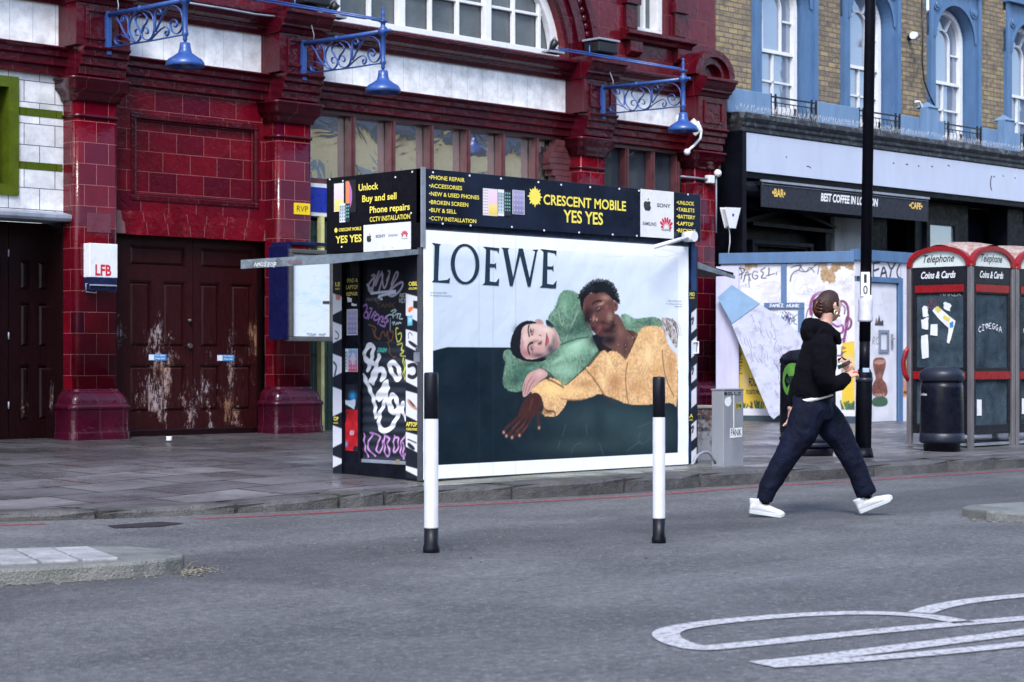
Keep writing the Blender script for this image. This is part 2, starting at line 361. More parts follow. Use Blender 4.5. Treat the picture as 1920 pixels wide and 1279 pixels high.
# ------------------------------------------------------------------ material library
M = {}
RED1, RED2 = (.150, .0028, .0120), (.058, .0016, .0120)
M['red'] = tilemat('red_glazed_tile', RED1, RED2, (.22, .075, .075), .385, .236, .0035, .12, u0=-.02-18.7, z0=-.27, blotch=(.22, .05, .05), bl=(.66, .8))
M['redp'] = tilemat('red_pilaster_tile', (.120, .0020, .0080), (.040, .0012, .0105), (.22, .08, .08), .31, .236, .003, .10, u0=.05-18.45, z0=-.27)
M['redm'] = tilemat('red_moulding_glaze', (.075, .0020, .0080), (.044, .0015, .0080), (.12, .045, .05), .42, 9, .002, .12, u0=.1, z0=3, offset=0, wav=.35)
M['redl'] = tilemat('red_upper_tile', (.125, .0042, .013), (.070, .0028, .012), (.16, .05, .05), .40, .36, .003, .16, u0=.1-18.7, z0=-.2)
M['voussoir'] = tilemat('red_voussoir_glaze', RED1, RED2, (.22, .10, .10), 50, 50, .0, .12, wav=.35, blotch=(.25, .06, .06), bl=(.55, .75))
M['band'] = tilemat('white_frieze_tile', (.84, .86, .89), (.80, .82, .86), (.30, .31, .36), .285, 9, .0022, .18, u0=.05, z0=3, offset=0, wav=.15)
M['white_tile'] = tilemat('white_wall_tile', (.76, .78, .82), (.62, .65, .70), (.08, .08, .11), .385, .236, .0045, .16, u0=-.05-18.7, z0=.02, wav=.2)
M['green_tile'] = tilemat('green_glaze', (.085, .115, .008), (.055, .085, .006), (.02, .02, .01), .385, 9, .003, .12, u0=.1, z0=3, offset=0)
M['mull'] = mat('maroon_paint', (.085, .028, .034), .35, var=.3)
M['whitep'] = mat('white_gloss_paint', (.64, .66, .70), .3, var=.06, dirt=(.45, .45, .47), dth=(.62, .8))
M['black'] = mat('black_paint', (.0035, .004, .008), .4, var=.4, spec=.1)
M['blackm'] = mat('dark_metal', (.012, .012, .016), .4, .3)
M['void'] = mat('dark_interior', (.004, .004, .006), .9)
M['bluel'] = mat('blue_lamp_paint', (.018, .060, .23), .32, var=.25, dirt=(.02, .05, .2), dth=(.6, .72))
M['lead'] = mat('weathered_lead', (.22, .25, .31), .45, var=.3, dirt=(.10, .11, .13))
def frosted():
    N = NT('obscured_glass', .22, 0, .6); N.col(N.mix(N.ramp(N.noise(1.2, 4, .6, N.pos()), [(.3, 0.0), (.7, 1.0)]), (.045, .055, .062), (.11, .125, .135)))
    N.nrm(N.bump(N.noise(60, 2, .5, N.pos()), .35, .01)); return N.m
M['frost'] = frosted()
def mirrorglass(name='window_glass', c=(.30, .32, .34), metal=.75, wob=.12, rough=.02):
    N = NT(name, rough, metal, .5, c); N.nrm(N.bump(N.noise(1.8, 3, .5, N.pos(), .8), wob, .05)); return N.m
M['glassw'] = mirrorglass(c=(.75, .75, .76), metal=.9, wob=.06)
M['glassd'] = mirrorglass('dim_window_glass', (.07, .09, .12), .5)
M['glassp'] = mirrorglass('sash_glass', (.30, .34, .42), .6, .2)
def doorwood(name, c, seed=0.0, amt=.57):
    N = NT(name, .33, 0, .22); g = N.pos(); mp = N.n('ShaderNodeMapping'); mp.inputs['Scale'].default_value = (1, 1, .16); mp.inputs['Location'].default_value = (seed, seed, 0); N.l(g, mp.inputs[0])
    grain = N.noise(42, 5, .7, mp.outputs[0]); base = N.mix(N.ramp(grain, [(.3, 0.0), (.7, 1.0)]), tuple(x*.5 for x in c), tuple(x*1.35 for x in c))
    mp2 = N.n('ShaderNodeMapping'); mp2.inputs['Scale'].default_value = (1, 1, .35); mp2.inputs['Location'].default_value = (seed*3, 0, 0); N.l(g, mp2.inputs[0])
    big = N.noise(3.2, 3, .6, mp2.outputs[0]); fine = N.noise(38, 6, .85, mp2.outputs[0])
    sp = N.n('ShaderNodeSeparateXYZ'); N.l(g, sp.inputs[0])
    zz = N.ramp(N.math('DIVIDE', sp.outputs[2], 2.6), [(.08, .08), (.26, .145), (.58, .125), (.74, 0.0)])   # worn where hands and feet reach
    f = N.math('ADD', N.math('ADD', N.math('MULTIPLY', big, .55), N.math('MULTIPLY', fine, .45)), zz)
    wear = N.ramp(f, [(amt+.125, 0.0), (amt+.16, 1.0)])
    woodc = N.mix(N.ramp(N.noise(2.2, 2, .5, g), [(.4, 0.0), (.62, 1.0)]), (.20, .105, .065), (.33, .28, .31))
    N.col(N.mix(wear, base, woodc)); N.rgh(N.mix(wear, (.3, .3, .3), (.75, .75, .75))); N.nrm(N.bump(f, .5, .01)); return N.m
M['door'] = doorwood('peeling_maroon_door_paint', (.024, .0045, .0055), 0.0, .556)
M['doord'] = doorwood('dark_maroon_door_paint', (.008, .002, .003), 7.0, .63)
# ------------------------------------------------------------------ ground, road, kerb, pavement
def asphalt():
    N = NT('asphalt', .72); g = N.pos()
    mp = N.n('ShaderNodeMapping'); mp.inputs['Scale'].default_value = (.09, .7, 1); N.l(g, mp.inputs[0])
    broad = N.noise(1.0, 4, .6, mp.outputs[0]); patch = N.noise(.9, 5, .65, g)
    grain = N.noise(17, 6, .9, g); vor = N.n('ShaderNodeTexVoronoi'); vor.inputs['Scale'].default_value = 95; N.l(g, vor.inputs['Vector'])
    c = N.mix(N.ramp(broad, [(.3, 0.0), (.7, 1.0)]), (.075, .076, .082), (.255, .256, .268))
    c = N.mix(N.math('MULTIPLY', N.ramp(patch, [(.45, 0.0), (.62, 1.0)]), .6), c, (.060, .061, .070))
    c = N.mix(N.math('MULTIPLY', N.ramp(grain, [(.42, 0.0), (.60, 1.0)]), .85), c, (.045, .046, .052)); c = N.mix(N.math('MULTIPLY', N.ramp(N.noise(24, 5, .85, g), [(.54, 0.0), (.64, 1.0)]), .6), c, (.36, .36, .38))
    sy = N.n('ShaderNodeSeparateXYZ'); N.l(g, sy.inputs[0]); dy = N.math('ABSOLUTE', N.math('SUBTRACT', N.math('ADD', sy.outputs[1], N.math('MULTIPLY', N.noise(.8, 5, .7, g), 1.6)), 9.3)); dirty = N.ramp(dy, [(.35, 1.0), (.95, 0.0)]); c = N.mix(N.math('MULTIPLY', dirty, .55), c, (.030, .030, .034)); spk = N.n('ShaderNodeTexVoronoi'); spk.inputs['Scale'].default_value = 22; N.l(g, spk.inputs['Vector'])
    c = N.mix(N.math('MULTIPLY', N.math('MULTIPLY', N.math('LESS_THAN', spk.outputs['Distance'], .16), dirty), N.ramp(N.noise(6, 3, .7, g), [(.45, 0.0), (.6, .8)])), c, (.34, .32, .30))
    c = N.mix(N.math('MULTIPLY', N.ramp(vor.outputs['Color'], [(.80, 0.0), (.97, 1.0)]), .6), c, (.30, .30, .33))
    big = N.n('ShaderNodeTexVoronoi'); big.inputs['Scale'].default_value = 5; N.l(g, big.inputs['Vector'])
    sc = N.math('LESS_THAN', N.math('ADD', big.outputs['Distance'], N.math('MULTIPLY', N.noise(30, 3, .6, g), .05)), .062)
    c = N.mix(N.math('MULTIPLY', sc, .5), c, (.32, .32, .35))      # flattened chewing gum
    N.col(c); N.rgh(N.ramp(patch, [(.3, .55), (.7, .8)]))
    h = N.math('ADD', N.math('MULTIPLY', grain, 1.2), vor.outputs['Distance']); N.nrm(N.bump(h, .8, .02)); return N.m
M['asphalt'] = asphalt()
gmb = MB(); gmb.add([(-400,-400,-.03),(400,-400,-.03),(400,400,-.03),(-400,400,-.03)], [(0,1,2,3)])
obj('ground', gmb, M['asphalt'], kind='structure')
KB = [(-260, 985, .07), (-120, 983, .07), (0, 979, .07), (180, 974, .07), (300, 970, .07), (410, 965, .075), (500, 961, .08), (590, 956, .105), (715, 949, .115), (800, 945, .12), (900, 940, .12),
      (1040, 933, .125), (1170, 925.5, .13), (1310, 914.5, .13), (1450, 905, .13), (1545, 900.5, .13), (1670, 892, .13), (1790, 884.5, .13), (1920, 876.5, .13), (2080, 867, .13), (2300, 855, .13)]
kerbp = [(*G(x, y)[:2], h) for x, y, h in KB]
kerbp = [(-14, 14.2, .07), (-6, 13.3, .07), (2, 12.45, .07)]+kerbp+[(36, 9.9, .13), (60, 9.5, .13)]
def kerb_y(x):
    for a, b in zip(kerbp[:-1], kerbp[1:]):
        if a[0] <= x <= b[0]: t = (x-a[0])/(b[0]-a[0]); return a[1]+t*(b[1]-a[1]), a[2]+t*(b[2]-a[2])
    return kerbp[-1][1:]
def pz(x, y):
    ky, kh = kerb_y(x); t = max(0, min(1, (y-ky-.3)/(18.7-ky-.3))); return kh+(.27-kh)*t
rmb = MB(); xs = [-60]+[k[0] for k in kerbp]; ys = [kerbp[0][1]]+[k[1] for k in kerbp]
for i in range(len(xs)-1): rmb.add([(xs[i], -6.5, 0), (xs[i+1], -6.5, 0), (xs[i+1], ys[i+1]+.1, 0), (xs[i], ys[i]+.1, 0)], [(0,1,2,3)])
obj('road', rmb, M['asphalt'], kind='structure')
def stone(name, c, dark, rough=.7, moss=None):
    N = NT(name, rough); g = N.pos(); a = N.noise(3, 6, .7, g); b = N.noise(70, 3, .7, g)
    col = N.mix(N.ramp(a, [(.3, 0.0), (.7, 1.0)]), dark, c); col = N.mix(N.math('MULTIPLY', N.ramp(b, [(.4, 0.0), (.65, 1.0)]), .45), col, tuple(x*.35 for x in c))
    if moss: col = N.mix(N.ramp(N.noise(2.4, 6, .75, g), [(.58, 0.0), (.70, .8)]), col, moss)
    N.col(col); N.rgh(N.ramp(a, [(.3, rough*.6), (.7, rough)])); N.nrm(N.bump(N.math('ADD', a, N.math('MULTIPLY', b, .3)), .9, .04)); return N.m
M['granite'] = stone('kerb_granite', (.125, .123, .125), (.022, .022, .024), moss=(.045,.05,.028))
kmb = MB(); x = -13.0
while x < 50:
    L = random.uniform(.75, 1.25) if x < 9.2 or x > 9.9 else .42
    x1 = x+L; ya, ha = kerb_y(x); yb, hb = kerb_y(x1-.02); e = random.uniform(-.006, .008); dz = random.uniform(-.006, .008); ha += dz; hb += dz
    n = max(2, int(L/.25)); vs = []
    for i in range(n+1):
        t = i/n; X = x+(L-.035)*t; Y = ya+(yb-ya)*t+e; h = ha+(hb-ha)*t; cr = .022 if i in (0, n) else 0; r = random.uniform(-.010, .010)
        vs += [(X, Y+cr, -.02), (X, Y+cr+r, h-.035), (X, Y+.014+r, h-.012), (X, Y+.04, h-cr*.3), (X, Y+.30, h+.003-cr*.3), (X, Y+.30, -.02)]
    fs = [tuple(reversed(range(6))), tuple(n*6+i for i in range(6))]
    for i in range(n):
        for j in range(6): a, b = i*6+j, i*6+(j+1) % 6; fs.append((a, b, b+6, a+6))
    kmb.add(vs, fs); x = x1
obj('kerb', kmb, M['granite'], kind='structure')
def paving():
    N = NT('york_stone_paving', .38); g = N.pos(); mp = N.n('ShaderNodeMapping'); mp.inputs['Rotation'].default_value = (0, 0, math.radians(-4)); N.l(g, mp.inputs[0])
    b = N.n('ShaderNodeTexBrick'); b.offset = .42; b.inputs['Scale'].default_value = 1; b.inputs['Color1'].default_value = (.20, .195, .21, 1); b.inputs['Color2'].default_value = (.055, .054, .064, 1)
    b.inputs['Mortar'].default_value = (.03, .03, .03, 1); b.inputs['Brick Width'].default_value = .86; b.inputs['Row Height'].default_value = .62; b.inputs['Mortar Size'].default_value = .015; N.l(mp.outputs[0], b.inputs['Vector'])
    a = N.noise(1.1, 6, .7, g); f = N.noise(45, 4, .7, g)
    c = N.mix(N.math('MULTIPLY', N.ramp(a, [(.42, 0.0), (.58, 1.0)]), .65), b.outputs['Color'], (.075, .072, .082)); c = N.mix(N.math('MULTIPLY', N.ramp(f, [(.4, 0.0), (.65, 1.0)]), .35), c, (.04, .04, .045))
    sp = N.n('ShaderNodeSeparateXYZ'); N.l(g, sp.inputs[0])   # damp strip in the shelter of the building
    d = N.math('ADD', sp.outputs[1], N.math('MULTIPLY', N.noise(.8, 5, .7, g), 3.0)); damp = N.ramp(N.math('DIVIDE', N.math('SUBTRACT', d, 16.2), 2.6), [(0.0, 0.0), (.8, 1.0)])
    c = N.mix(N.math('MULTIPLY', damp, .62), c, (.030, .027, .028))
    ky = N.ramp(N.math('DIVIDE', N.math('SUBTRACT', 12.9, sp.outputs[1]), 1.6), [(.25, 0.0), (.6, 1.0)]); mx = N.ramp(N.math('DIVIDE', N.math('SUBTRACT', sp.outputs[0], 10.2), 4.0), [(0.0, 0.0), (.1, 1.0), (.9, 1.0), (1.0, .2)])
    moss = N.math('MULTIPLY', N.math('MULTIPLY', ky, mx), N.ramp(N.noise(4, 5, .7, g), [(.42, 0.0), (.62, .75)]))
    c = N.mix(moss, c, (.13, .15, .045)); c = N.mix(b.outputs['Fac'], c, (.022, .022, .022)); N.col(c)
    N.rgh(N.mix(damp, N.ramp(N.noise(1.7, 5, .7, g), [(.38, .22), (.62, .60)]), N.ramp(N.noise(2.6, 5, .7, g), [(.4, .22), (.6, .48)]))); N.nrm(N.bump(N.math('SUBTRACT', N.math('MULTIPLY', a, .5), b.outputs['Fac']), .5, .012)); return N.m
M['paving'] = paving()
pmb = MB(); X = -14.0; cols = []
while X <= 50: cols.append(X); X += .5
for X in cols:
    ky, kh = kerb_y(X)
    for j in range(9): y = ky+.3+(19.4-ky-.3)*j/8; pmb.v.append((X, y, pz(X, y)+random.uniform(-.002, .002)))
for i in range(len(cols)-1):
    for j in range(8): a = i*9+j; pmb.f.append((a, a+9, a+10, a+1)); pmb.sm.append(True)
obj('pavement', pmb, M['paving'], kind='structure')
# worn red route lines beside the kerb
def worn(name, c, lo=.42, hi=.6, fine=22):
    N = NT(name, .6); g = N.pos(); t = N.n('ShaderNodeBsdfTransparent'); mx = N.n('ShaderNodeMixShader')
    f = N.ramp(N.noise(fine, 6, .75, g), [(lo, 0.0), (hi, 1.0)]); N.col(N.mix(N.ramp(N.noise(90, 2, .6, g), [(.4, 0.0), (.7, .5)]), c, tuple(x*.45 for x in c)))
    N.l(f, mx.inputs[0]); N.l(t.outputs[0], mx.inputs[1]); N.l(N.b.outputs[0], mx.inputs[2]); N.l(mx.outputs[0], N.t.nodes['Material Output'].inputs[0]); return N.m
M['redline'] = worn('worn_red_line', (.30, .065, .075), .36, .56)
M['roadwhite'] = worn('worn_white_road_paint', (.46, .46, .49), .30, .52, 34)
rl = MB()
xs = np.arange(-8, 34, .5)
for a, b in zip(xs[:-1], xs[1:]):
    if 6.9 < a < 7.9: continue
    ya, yb = kerb_y(a)[0], kerb_y(b)[0]
    rl.add([(a, ya-.36, .004), (b, yb-.36, .004), (b, yb-.25, .004), (a, ya-.25, .004)], [(0,1,2,3)])
obj('road_line', rl, M['redline'], kind='structure')
zz = ZM(960, 820, 2.0); wl = MB()
def ribbon(pts, widths, smooth=2, z=.005):
    P = [Vector(G(*zz(x, y))[:2]) for x, y in pts]; Wd = list(widths) if isinstance(widths, (list, tuple)) else [widths]*len(P)
    for _ in range(smooth):
        Q = [P[0]]; V = [Wd[0]]
        for i in range(len(P)-1): Q += [P[i]*.75+P[i+1]*.25, P[i]*.25+P[i+1]*.75]; V += [Wd[i]*.75+Wd[i+1]*.25, Wd[i]*.25+Wd[i+1]*.75]
        P = Q+[P[-1]]; Wd = V+[Wd[-1]]
    vs = []
    for i in range(len(P)):
        t = (P[min(i+1, len(P)-1)]-P[max(i-1, 0)]).normalized(); nn = Vector((-t.y, t.x))*Wd[i]/2
        vs += [(*(P[i]+nn), z), (*(P[i]-nn), z)]
    wl.add(vs, [(2*i, 2*i+1, 2*i+3, 2*i+2) for i in range(len(P)-1)])
ribbon([(1700, 700), (1610, 680), (1500, 668), (1350, 661), (1200, 663), (1000, 674), (800, 692), (680, 707), (600, 722), (572, 740), (590, 762), (640, 782), (710, 796), (800, 788), (1000, 768), (1200, 747), (1400, 728), (1700, 700), (1920, 682), (2100, 668)], .115)
ribbon([(1530, 662), (1590, 640), (1700, 619), (1820, 605), (1920, 597), (2100, 585)], .115, z=.0055)
ribbon([(920, 854), (1100, 838), (1400, 800), (1700, 762), (1920, 734), (2150, 706)], .12, 1, z=.006)
ribbon([(960, 862), (1200, 846), (1500, 822), (1750, 798), (1920, 780), (2150, 757)], .10, 1, z=.0065)
obj('road_marking', wl, M['roadwhite'], kind='structure')
# dark repair patch
dk = MB(); dk.add([G(*p, .0045) for p in [(200, 985), (300, 978), (345, 981), (300, 987), (215, 990)]], [(0,1,2,3,4)])
M['tar'] = mat('dark_tar', (.018, .018, .022), .5); obj('road_patch', dk, M['tar'], kind='structure')
# traffic islands
def islandmat():
    N = NT('island_paving', .7); g = N.pos(); a = N.noise(4, 6, .7, g); c = N.mix(N.ramp(a, [(.3, 0.0), (.7, 1.0)]), (.17, .17, .18), (.40, .40, .43))
    c = N.mix(N.math('MULTIPLY', N.ramp(N.noise(60, 3, .7, g), [(.4, 0.0), (.7, 1.0)]), .4), c, (.07, .07, .07)); N.col(c); N.nrm(N.bump(a, .4, .02)); return N.m
M['island'] = islandmat()
M['islside'] = stone('island_kerb', (.24, .245, .24), (.10, .11, .10), moss=(.055, .065, .04))
def island(top, bev, name, inner=None, h=.085):
    P = [Vector(G(x, y, h)[:2]) for x, y in top]; m = MB(); n = len(P)
    m.add([(*p, -.02) for p in P]+[(*p, h) for p in P], [tuple(range(n, 2*n)), tuple(reversed(range(n)))]+[(i, (i+1)%n, n+(i+1)%n, n+i) for i in range(n)])
    o = obj(name, m, M['islside'], kind='structure', bevel=.018)
    c = sum(P, Vector((0, 0)))/n; m = MB(); Q = [p+(c-p).normalized()*.15 for p in P]
    m.add([(*p, h+.004) for p in Q], [tuple(range(n))]); return Q, h
arc = [(-600, 1120), (-400, 1098), (-200, 1083), (0, 1067), (150, 1059), (250, 1053), (310, 1047), (342, 1042), (346, 1037), (325, 1031), (290, 1027), (240, 1024), (180, 1024), (90, 1025), (0, 1028), (-300, 1037), (-600, 1050)]
Q, h = island(arc, .02, 'traffic_island')
sl_ = MB()
for i in range(24):   # setts on the island top, laid as low slabs
    x0 = 2.1+i*.27
    for j in range(3):
        pass
a0 = Vector(G(-100, 1052, h)[:2]); a1 = Vector(G(262, 1036, h)[:2]); ax = (a1-a0).normalized(); ay = Vector((-ax.y, ax.x)); L = (a1-a0).length
nn_ = int(L/.21)
for i in range(nn_):
    for j in (-1, 0):
        p = a0+ax*(i*.21+.01)+ay*(j*.36+.02); q = p+ax*.31+ay*.33
        c4 = [p, p+ax*.19, p+ax*.19+ay*.33, p+ay*.33]; zt = h+.012+random.uniform(0, .004)
        sl_.add([(*v, h-.01) for v in c4]+[(*v, zt) for v in c4], [(0,3,2,1),(4,5,6,7),(0,1,5,4),(1,2,6,5),(2,3,7,6),(3,0,4,7)])
obj('island_paving', sl_, M['island'], kind='structure', bevel=.008)
island([(1803, 950), (1850, 957), (1920, 962), (2100, 970), (2400, 975), (2400, 935), (2100, 936), (1920, 941), (1860, 944), (1815, 947)], .02, 'traffic_island', h=.07)
# grit and leaves in the gutter of the islands: uncountable
lit = MB()
for i in range(620):
    r = random.random()
    if r < .45: px, py = 340+abs(random.gauss(0, 30)), 1070+random.gauss(0, 5)
    elif r < .6: px, py = random.uniform(0, 340), 1094-random.random()*4-18*(random.uniform(0,1))*0
    elif r < .8: px, py = (random.gauss(820, 120), random.gauss(1040, 14)) if i % 2 else (random.uniform(380, 1800), random.gauss(1022, 22))
    else: px, py = random.uniform(1815, 1920), random.gauss(975, 3)
    if .45 <= r < .6: py = 1100-px*.075+random.gauss(0, 3)
    x, y, _ = G(px, py); s_ = random.uniform(.003, .009); a = random.uniform(0, 6.28)
    v = [(x+s_*math.cos(a+k*1.57)*(1 if k % 2 else 1.8), y+s_*math.sin(a+k*1.57)*(1 if k % 2 else 1.8), .003+random.uniform(0, .004)) for k in range(4)]
    lit.add(v+[(x, y, .001)], [(0,1,2,3), (0,3,4), (1,2,4)])
obj('leaf_litter', lit, mat('dead_leaf', (.26, .23, .18), .8, var=.6, scale=60), kind='stuff')
# ------------------------------------------------------------------ the station
FY = 18.7; F = YP(FY); GZ = .22
st = thing('station_building', 'station building faced in glossy dark red tiles with white frieze and arched window', 'building', (17, FY, GZ))
wz = MB()
PX = [(11.32, 11.88), (14.12, 14.66), (19.45, 19.98), (21.93, 22.45)]
# wall between pilasters
def wallbox(m, u0, u1, z0, z1, n0=-.5, n1=0): m.pbox(F, u0, u1, z0, z1, n0, n1)
wallbox(wz, 11.88, 14.12, 2.62, 2.84, -.5, 0)
for (a, b, c, d) in [(11.88, 12.27, 2.84, 4.31), (13.96, 14.12, 2.84, 4.31), (12.27, 13.96, 2.84, 3.06), (12.27, 13.96, 3.94, 4.31)]: wallbox(wz, a, b, c, d)
wallbox(wz, 12.27, 13.96, 3.06, 3.94, -.5, -.05)
obj('tiled_wall', wz, M['red'], st)
m = MB(); m.frame(F, 12.20, 14.03, 2.99, 4.01, .07, -.02, .014); m.frame(F, 12.268, 13.962, 3.058, 3.942, .025, -.045, -.018)
obj('panel_moulding', m, M['redm'], st, bevel=.01)
# voussoirs over the doors
vz = ZM(0, 400, 2.78); m = MB()
tops = [625, 740, 850, 970, 1075, 1182, 1288, 1400]; bots = [650, 765, 875, 990, 1060, 1160, 1268, 1370]
for i in range(7):
    def q(xs, y, zv): return (F.uz(*vz(xs, y))[0], zv)
    zt, zb, zm = 2.865, 2.60, 2.74
    l0, l1, r0, r1 = tops[i], bots[i], tops[i+1], bots[i+1]; g = 3.2; k = .5
    pts = [(F.uz(*vz(l0+g, 40))[0], zt), (F.uz(*vz(l0+(l1-l0)*.3+g, 40))[0], zm+.02), (F.uz(*vz(l0+(l1-l0)*.75+g, 60))[0], zm), (F.uz(*vz(l1+g, 100))[0], zb),
           (F.uz(*vz(r1-g, 110))[0], zb), (F.uz(*vz(r0+(r1-r0)*.75-g, 60))[0], zm), (F.uz(*vz(r0+(r1-r0)*.3-g, 40))[0], zm+.02), (F.uz(*vz(r0-g, 40))[0], zt)]
    m.ppoly(F, pts, -.25, .018)
obj('voussoirs', m, M['voussoir'], st, bevel=.004)
m = MB(); m.pbox(F, 11.885, 14.115, 2.605, 2.86, -.24, .013); obj('mortar_bed', m, mat('pink_mortar', (.20, .09, .09), .6), st)
# pilasters
def pilaster(u0, u1):
    m = MB(); N1 = .26; r = .07
    qa = [math.pi/2*i/6 for i in range(7)]
    prof = [(u0, 0)]+[(u0+r-r*math.cos(a), N1-r+r*math.sin(a)) for a in qa]+[(u1-r+r*math.sin(a), N1-r+r*math.cos(a)) for a in qa]+[(u1, 0)]
    k = len(prof); a = [F.p(u, .80, n) for u, n in prof]; b = [F.p(u, 4.10, n) for u, n in prof]
    m.add(a+b, [tuple(range(k)), tuple(reversed(range(k, 2*k)))]+[(i, k+i, k+(i+1)%k, (i+1)%k) for i in range(k)]); m.sm = [False]*2+[2 <= i+1 and i < k-1 for i in range(k)]
    p = obj('pilaster', m, M['redp'], st)
    m = MB()   # base: plinth + bell
    def ring(e, z):
        qb = [math.pi/2*i/5 for i in range(6)]; rr = .09
        return [F.p(u, z, n) for u, n in [(u0-e, 0)]+[(u0-e+rr-rr*math.cos(a), N1+e-rr+rr*math.sin(a)) for a in qb]+[(u1+e-rr+rr*math.sin(a), N1+e-rr+rr*math.cos(a)) for a in qb]+[(u1+e, 0)]]
    def stack(levels):
        R = [ring(e, z) for e, z in levels]; vs = [v for r_ in R for v in r_]; n = len(R[0])
        fs = [tuple(range(n)), tuple(len(vs)-n+i for i in reversed(range(n)))]+[(j*n+i, (j+1)*n+i, (j+1)*n+(i+1)%n, j*n+(i+1)%n) for j in range(len(R)-1) for i in range(n)]
        b0_ = len(m.sm); m.add(vs, fs); m.sm[b0_+2:] = [True]*(len(fs)-2)
    stack([(.115, GZ-.05), (.115, .345), (.105, .35), (.105, .60), (.115, .605), (.118, .63), (.105, .655), (.085, .665), (.085, .70), (.07, .745), (.035, .79), (.02, .80), (.02, .825), (.0, .83)])
    obj('pilaster_base', m, M['basem'], p, bevel=.004)
    m = MB(); stack([(.0, 3.85), (.02, 3.856), (.02, 3.885), (.0, 3.89)])
    stack([(.0, 4.03), (.03, 4.04), (.04, 4.09), (.07, 4.13), (.11, 4.17), (.11, 4.25), (.13, 4.26), (.13, 4.285), (.02, 4.315)])
    obj('capital', m, M['redm'], p)
    return p
M['basem'] = tilemat('maroon_base_glaze', (.060, .003, .014), (.030, .002, .011), (.05, .03, .03), .30, 9, .003, .13, u0=.1, z0=3, offset=0, wav=.45)
for a, b in PX: pilaster(a, b)
# entablature, frieze, cornice
m = MB(); E0 = -6.0; E1 = 22.75
m.mold(F, E0, E1, [(-.5, 4.31), (.06, 4.31), (.06, 4.40), (.10, 4.415), (.10, 4.50), (.14, 4.515), (.14, 4.57), (.19, 4.60), (.19, 4.62), (-.5, 4.62)])
for a, b in PX: m.mold(F, a-.02, b+.02, [(0, 4.312), (.36, 4.312), (.36, 4.402), (.40, 4.417), (.40, 4.502), (.44, 4.517), (.44, 4.572), (.48, 4.602), (.48, 4.624), (0, 4.624)])
obj('entablature', m, M['redm'], st, bevel=.006)
m = MB(); edges = [E0]+[e for a, b in PX for e in (a-.08, b+.06)]+[22.6]
for i in range(0, len(edges)-1, 2): wallbox(m, edges[i], edges[i+1], 4.62, 5.10, -.3, .03)
obj('white_frieze', m, M['band'], st)
m = MB()
for a, b in PX:
    m = MB(); wallbox(m, a-.08, b+.06, 4.625, 5.10, -.3, .40); m.frame(F, a+.03, b-.05, 4.70, 5.04, .035, .40, .425)
    obj('frieze_block', m, M['redm'], st, bevel=.006)
m = MB()
m.mold(F, E0, E1, [(-.5, 5.10), (.07, 5.10), (.09, 5.15), (.14, 5.17), (.14, 5.20), (.22, 5.24), (.24, 5.30), (.30, 5.32), (.30, 5.36), (.12, 5.41), (-.5, 5.41)])
for a, b in PX: m.mold(F, a-.08, b+.06, [(0, 5.102), (.42, 5.102), (.44, 5.152), (.49, 5.172), (.49, 5.202), (.54, 5.242), (.56, 5.302), (.60, 5.322), (.60, 5.362), (.42, 5.412), (0, 5.412)], .05)
obj('cornice', m, M['redm'], st, bevel=.006)
# upper storey with the elliptical window
CX, RX, RZ_, Z0 = 17.16, 2.27, 1.80, 5.40
m = MB(); Nn = 40; top = 8.6
ell = [(CX-RX*math.cos(math.pi*i/Nn), Z0+RZ_*math.sin(math.pi*i/Nn)) for i in range(Nn+1)]
for (u, z), (u2, z2) in zip(ell[:-1], ell[1:]):
    m.add([F.p(u, z), F.p(u2, z2), F.p(u2, top), F.p(u, top)], [(0,1,2,3)]); m.add([F.p(u, z), F.p(u2, z2), F.p(u2, z2, -.3), F.p(u, z, -.3)], [(0,3,2,1)])
WX0, WX1, WZ0, WZ1 = 20.93, 21.62, 5.98, 7.5
wallbox(m, E0, CX-RX, Z0, top); wallbox(m, CX+RX, WX0, Z0, top); wallbox(m, WX1, 22.72, Z0, top); wallbox(m, WX0, WX1, Z0, WZ0); wallbox(m, WX0, WX1, WZ1, top)
wallbox(m, E0, 22.72, top, top+1.0, -1.2, .05)
obj('upper_wall', m, M['redl'], st)
m = MB(); 
def arch(m, r0, r1, n0, n1, ez=0):
    k = 40
    for i in range(k):
        a, b = math.pi*i/k, math.pi*(i+1)/k; c = []
        for n in (n1, n0):
            for t, e in ((a, r0), (b, r0), (b, r1), (a, r1)): c.append(F.p(CX-(RX+e)*math.cos(t), Z0+(RZ_+e)*math.sin(t), n))
        m.add(c, [(0,1,2,3), (7,6,5,4), (0,4,5,1), (3,2,6,7)]+([(0,3,7,4)] if i == 0 else [])+([(1,5,6,2)] if i == k-1 else []))
arch(m, 0, .16, -.02, .05); arch(m, .16, .24, 0, .10); arch(m, .24, .34, 0, .075); arch(m, .46, .56, 0, .12)
obj('archivolt', m, M['redm'], st)
m = MB()
for i in range(60):
    t = math.pi*(i+.5)/60; m = MB(); m.ball(F.p(CX-(RX+.40)*math.cos(t), Z0+(RZ_+.40)*math.sin(t), .06), (.045, .035, .05), 8, 5); obj('bead', m, M['redm'], st)
aw = MB(); aw.ppoly(F, [(u, z) for u, z in ell], -.27, -.26)
awo = obj('arched_window', aw, M['frost'], st)
m = MB()
def archin(m, w, n0, n1):
    k = 40
    for i in range(k):
        a, b = math.pi*i/k, math.pi*(i+1)/k; c = []
        for n in (n1, n0):
            for t, e in ((a, -w), (b, -w), (b, 0), (a, 0)): c.append(F.p(CX-(RX+e)*math.cos(t), Z0+(RZ_+e)*math.sin(t), n))
        m.add(c, [(0,1,2,3), (7,6,5,4), (0,4,5,1), (3,2,6,7)])
archin(m, .13, -.25, -.14); m.pbox(F, CX-RX+.13, CX+RX-.13, Z0, Z0+.14, -.25, -.14)
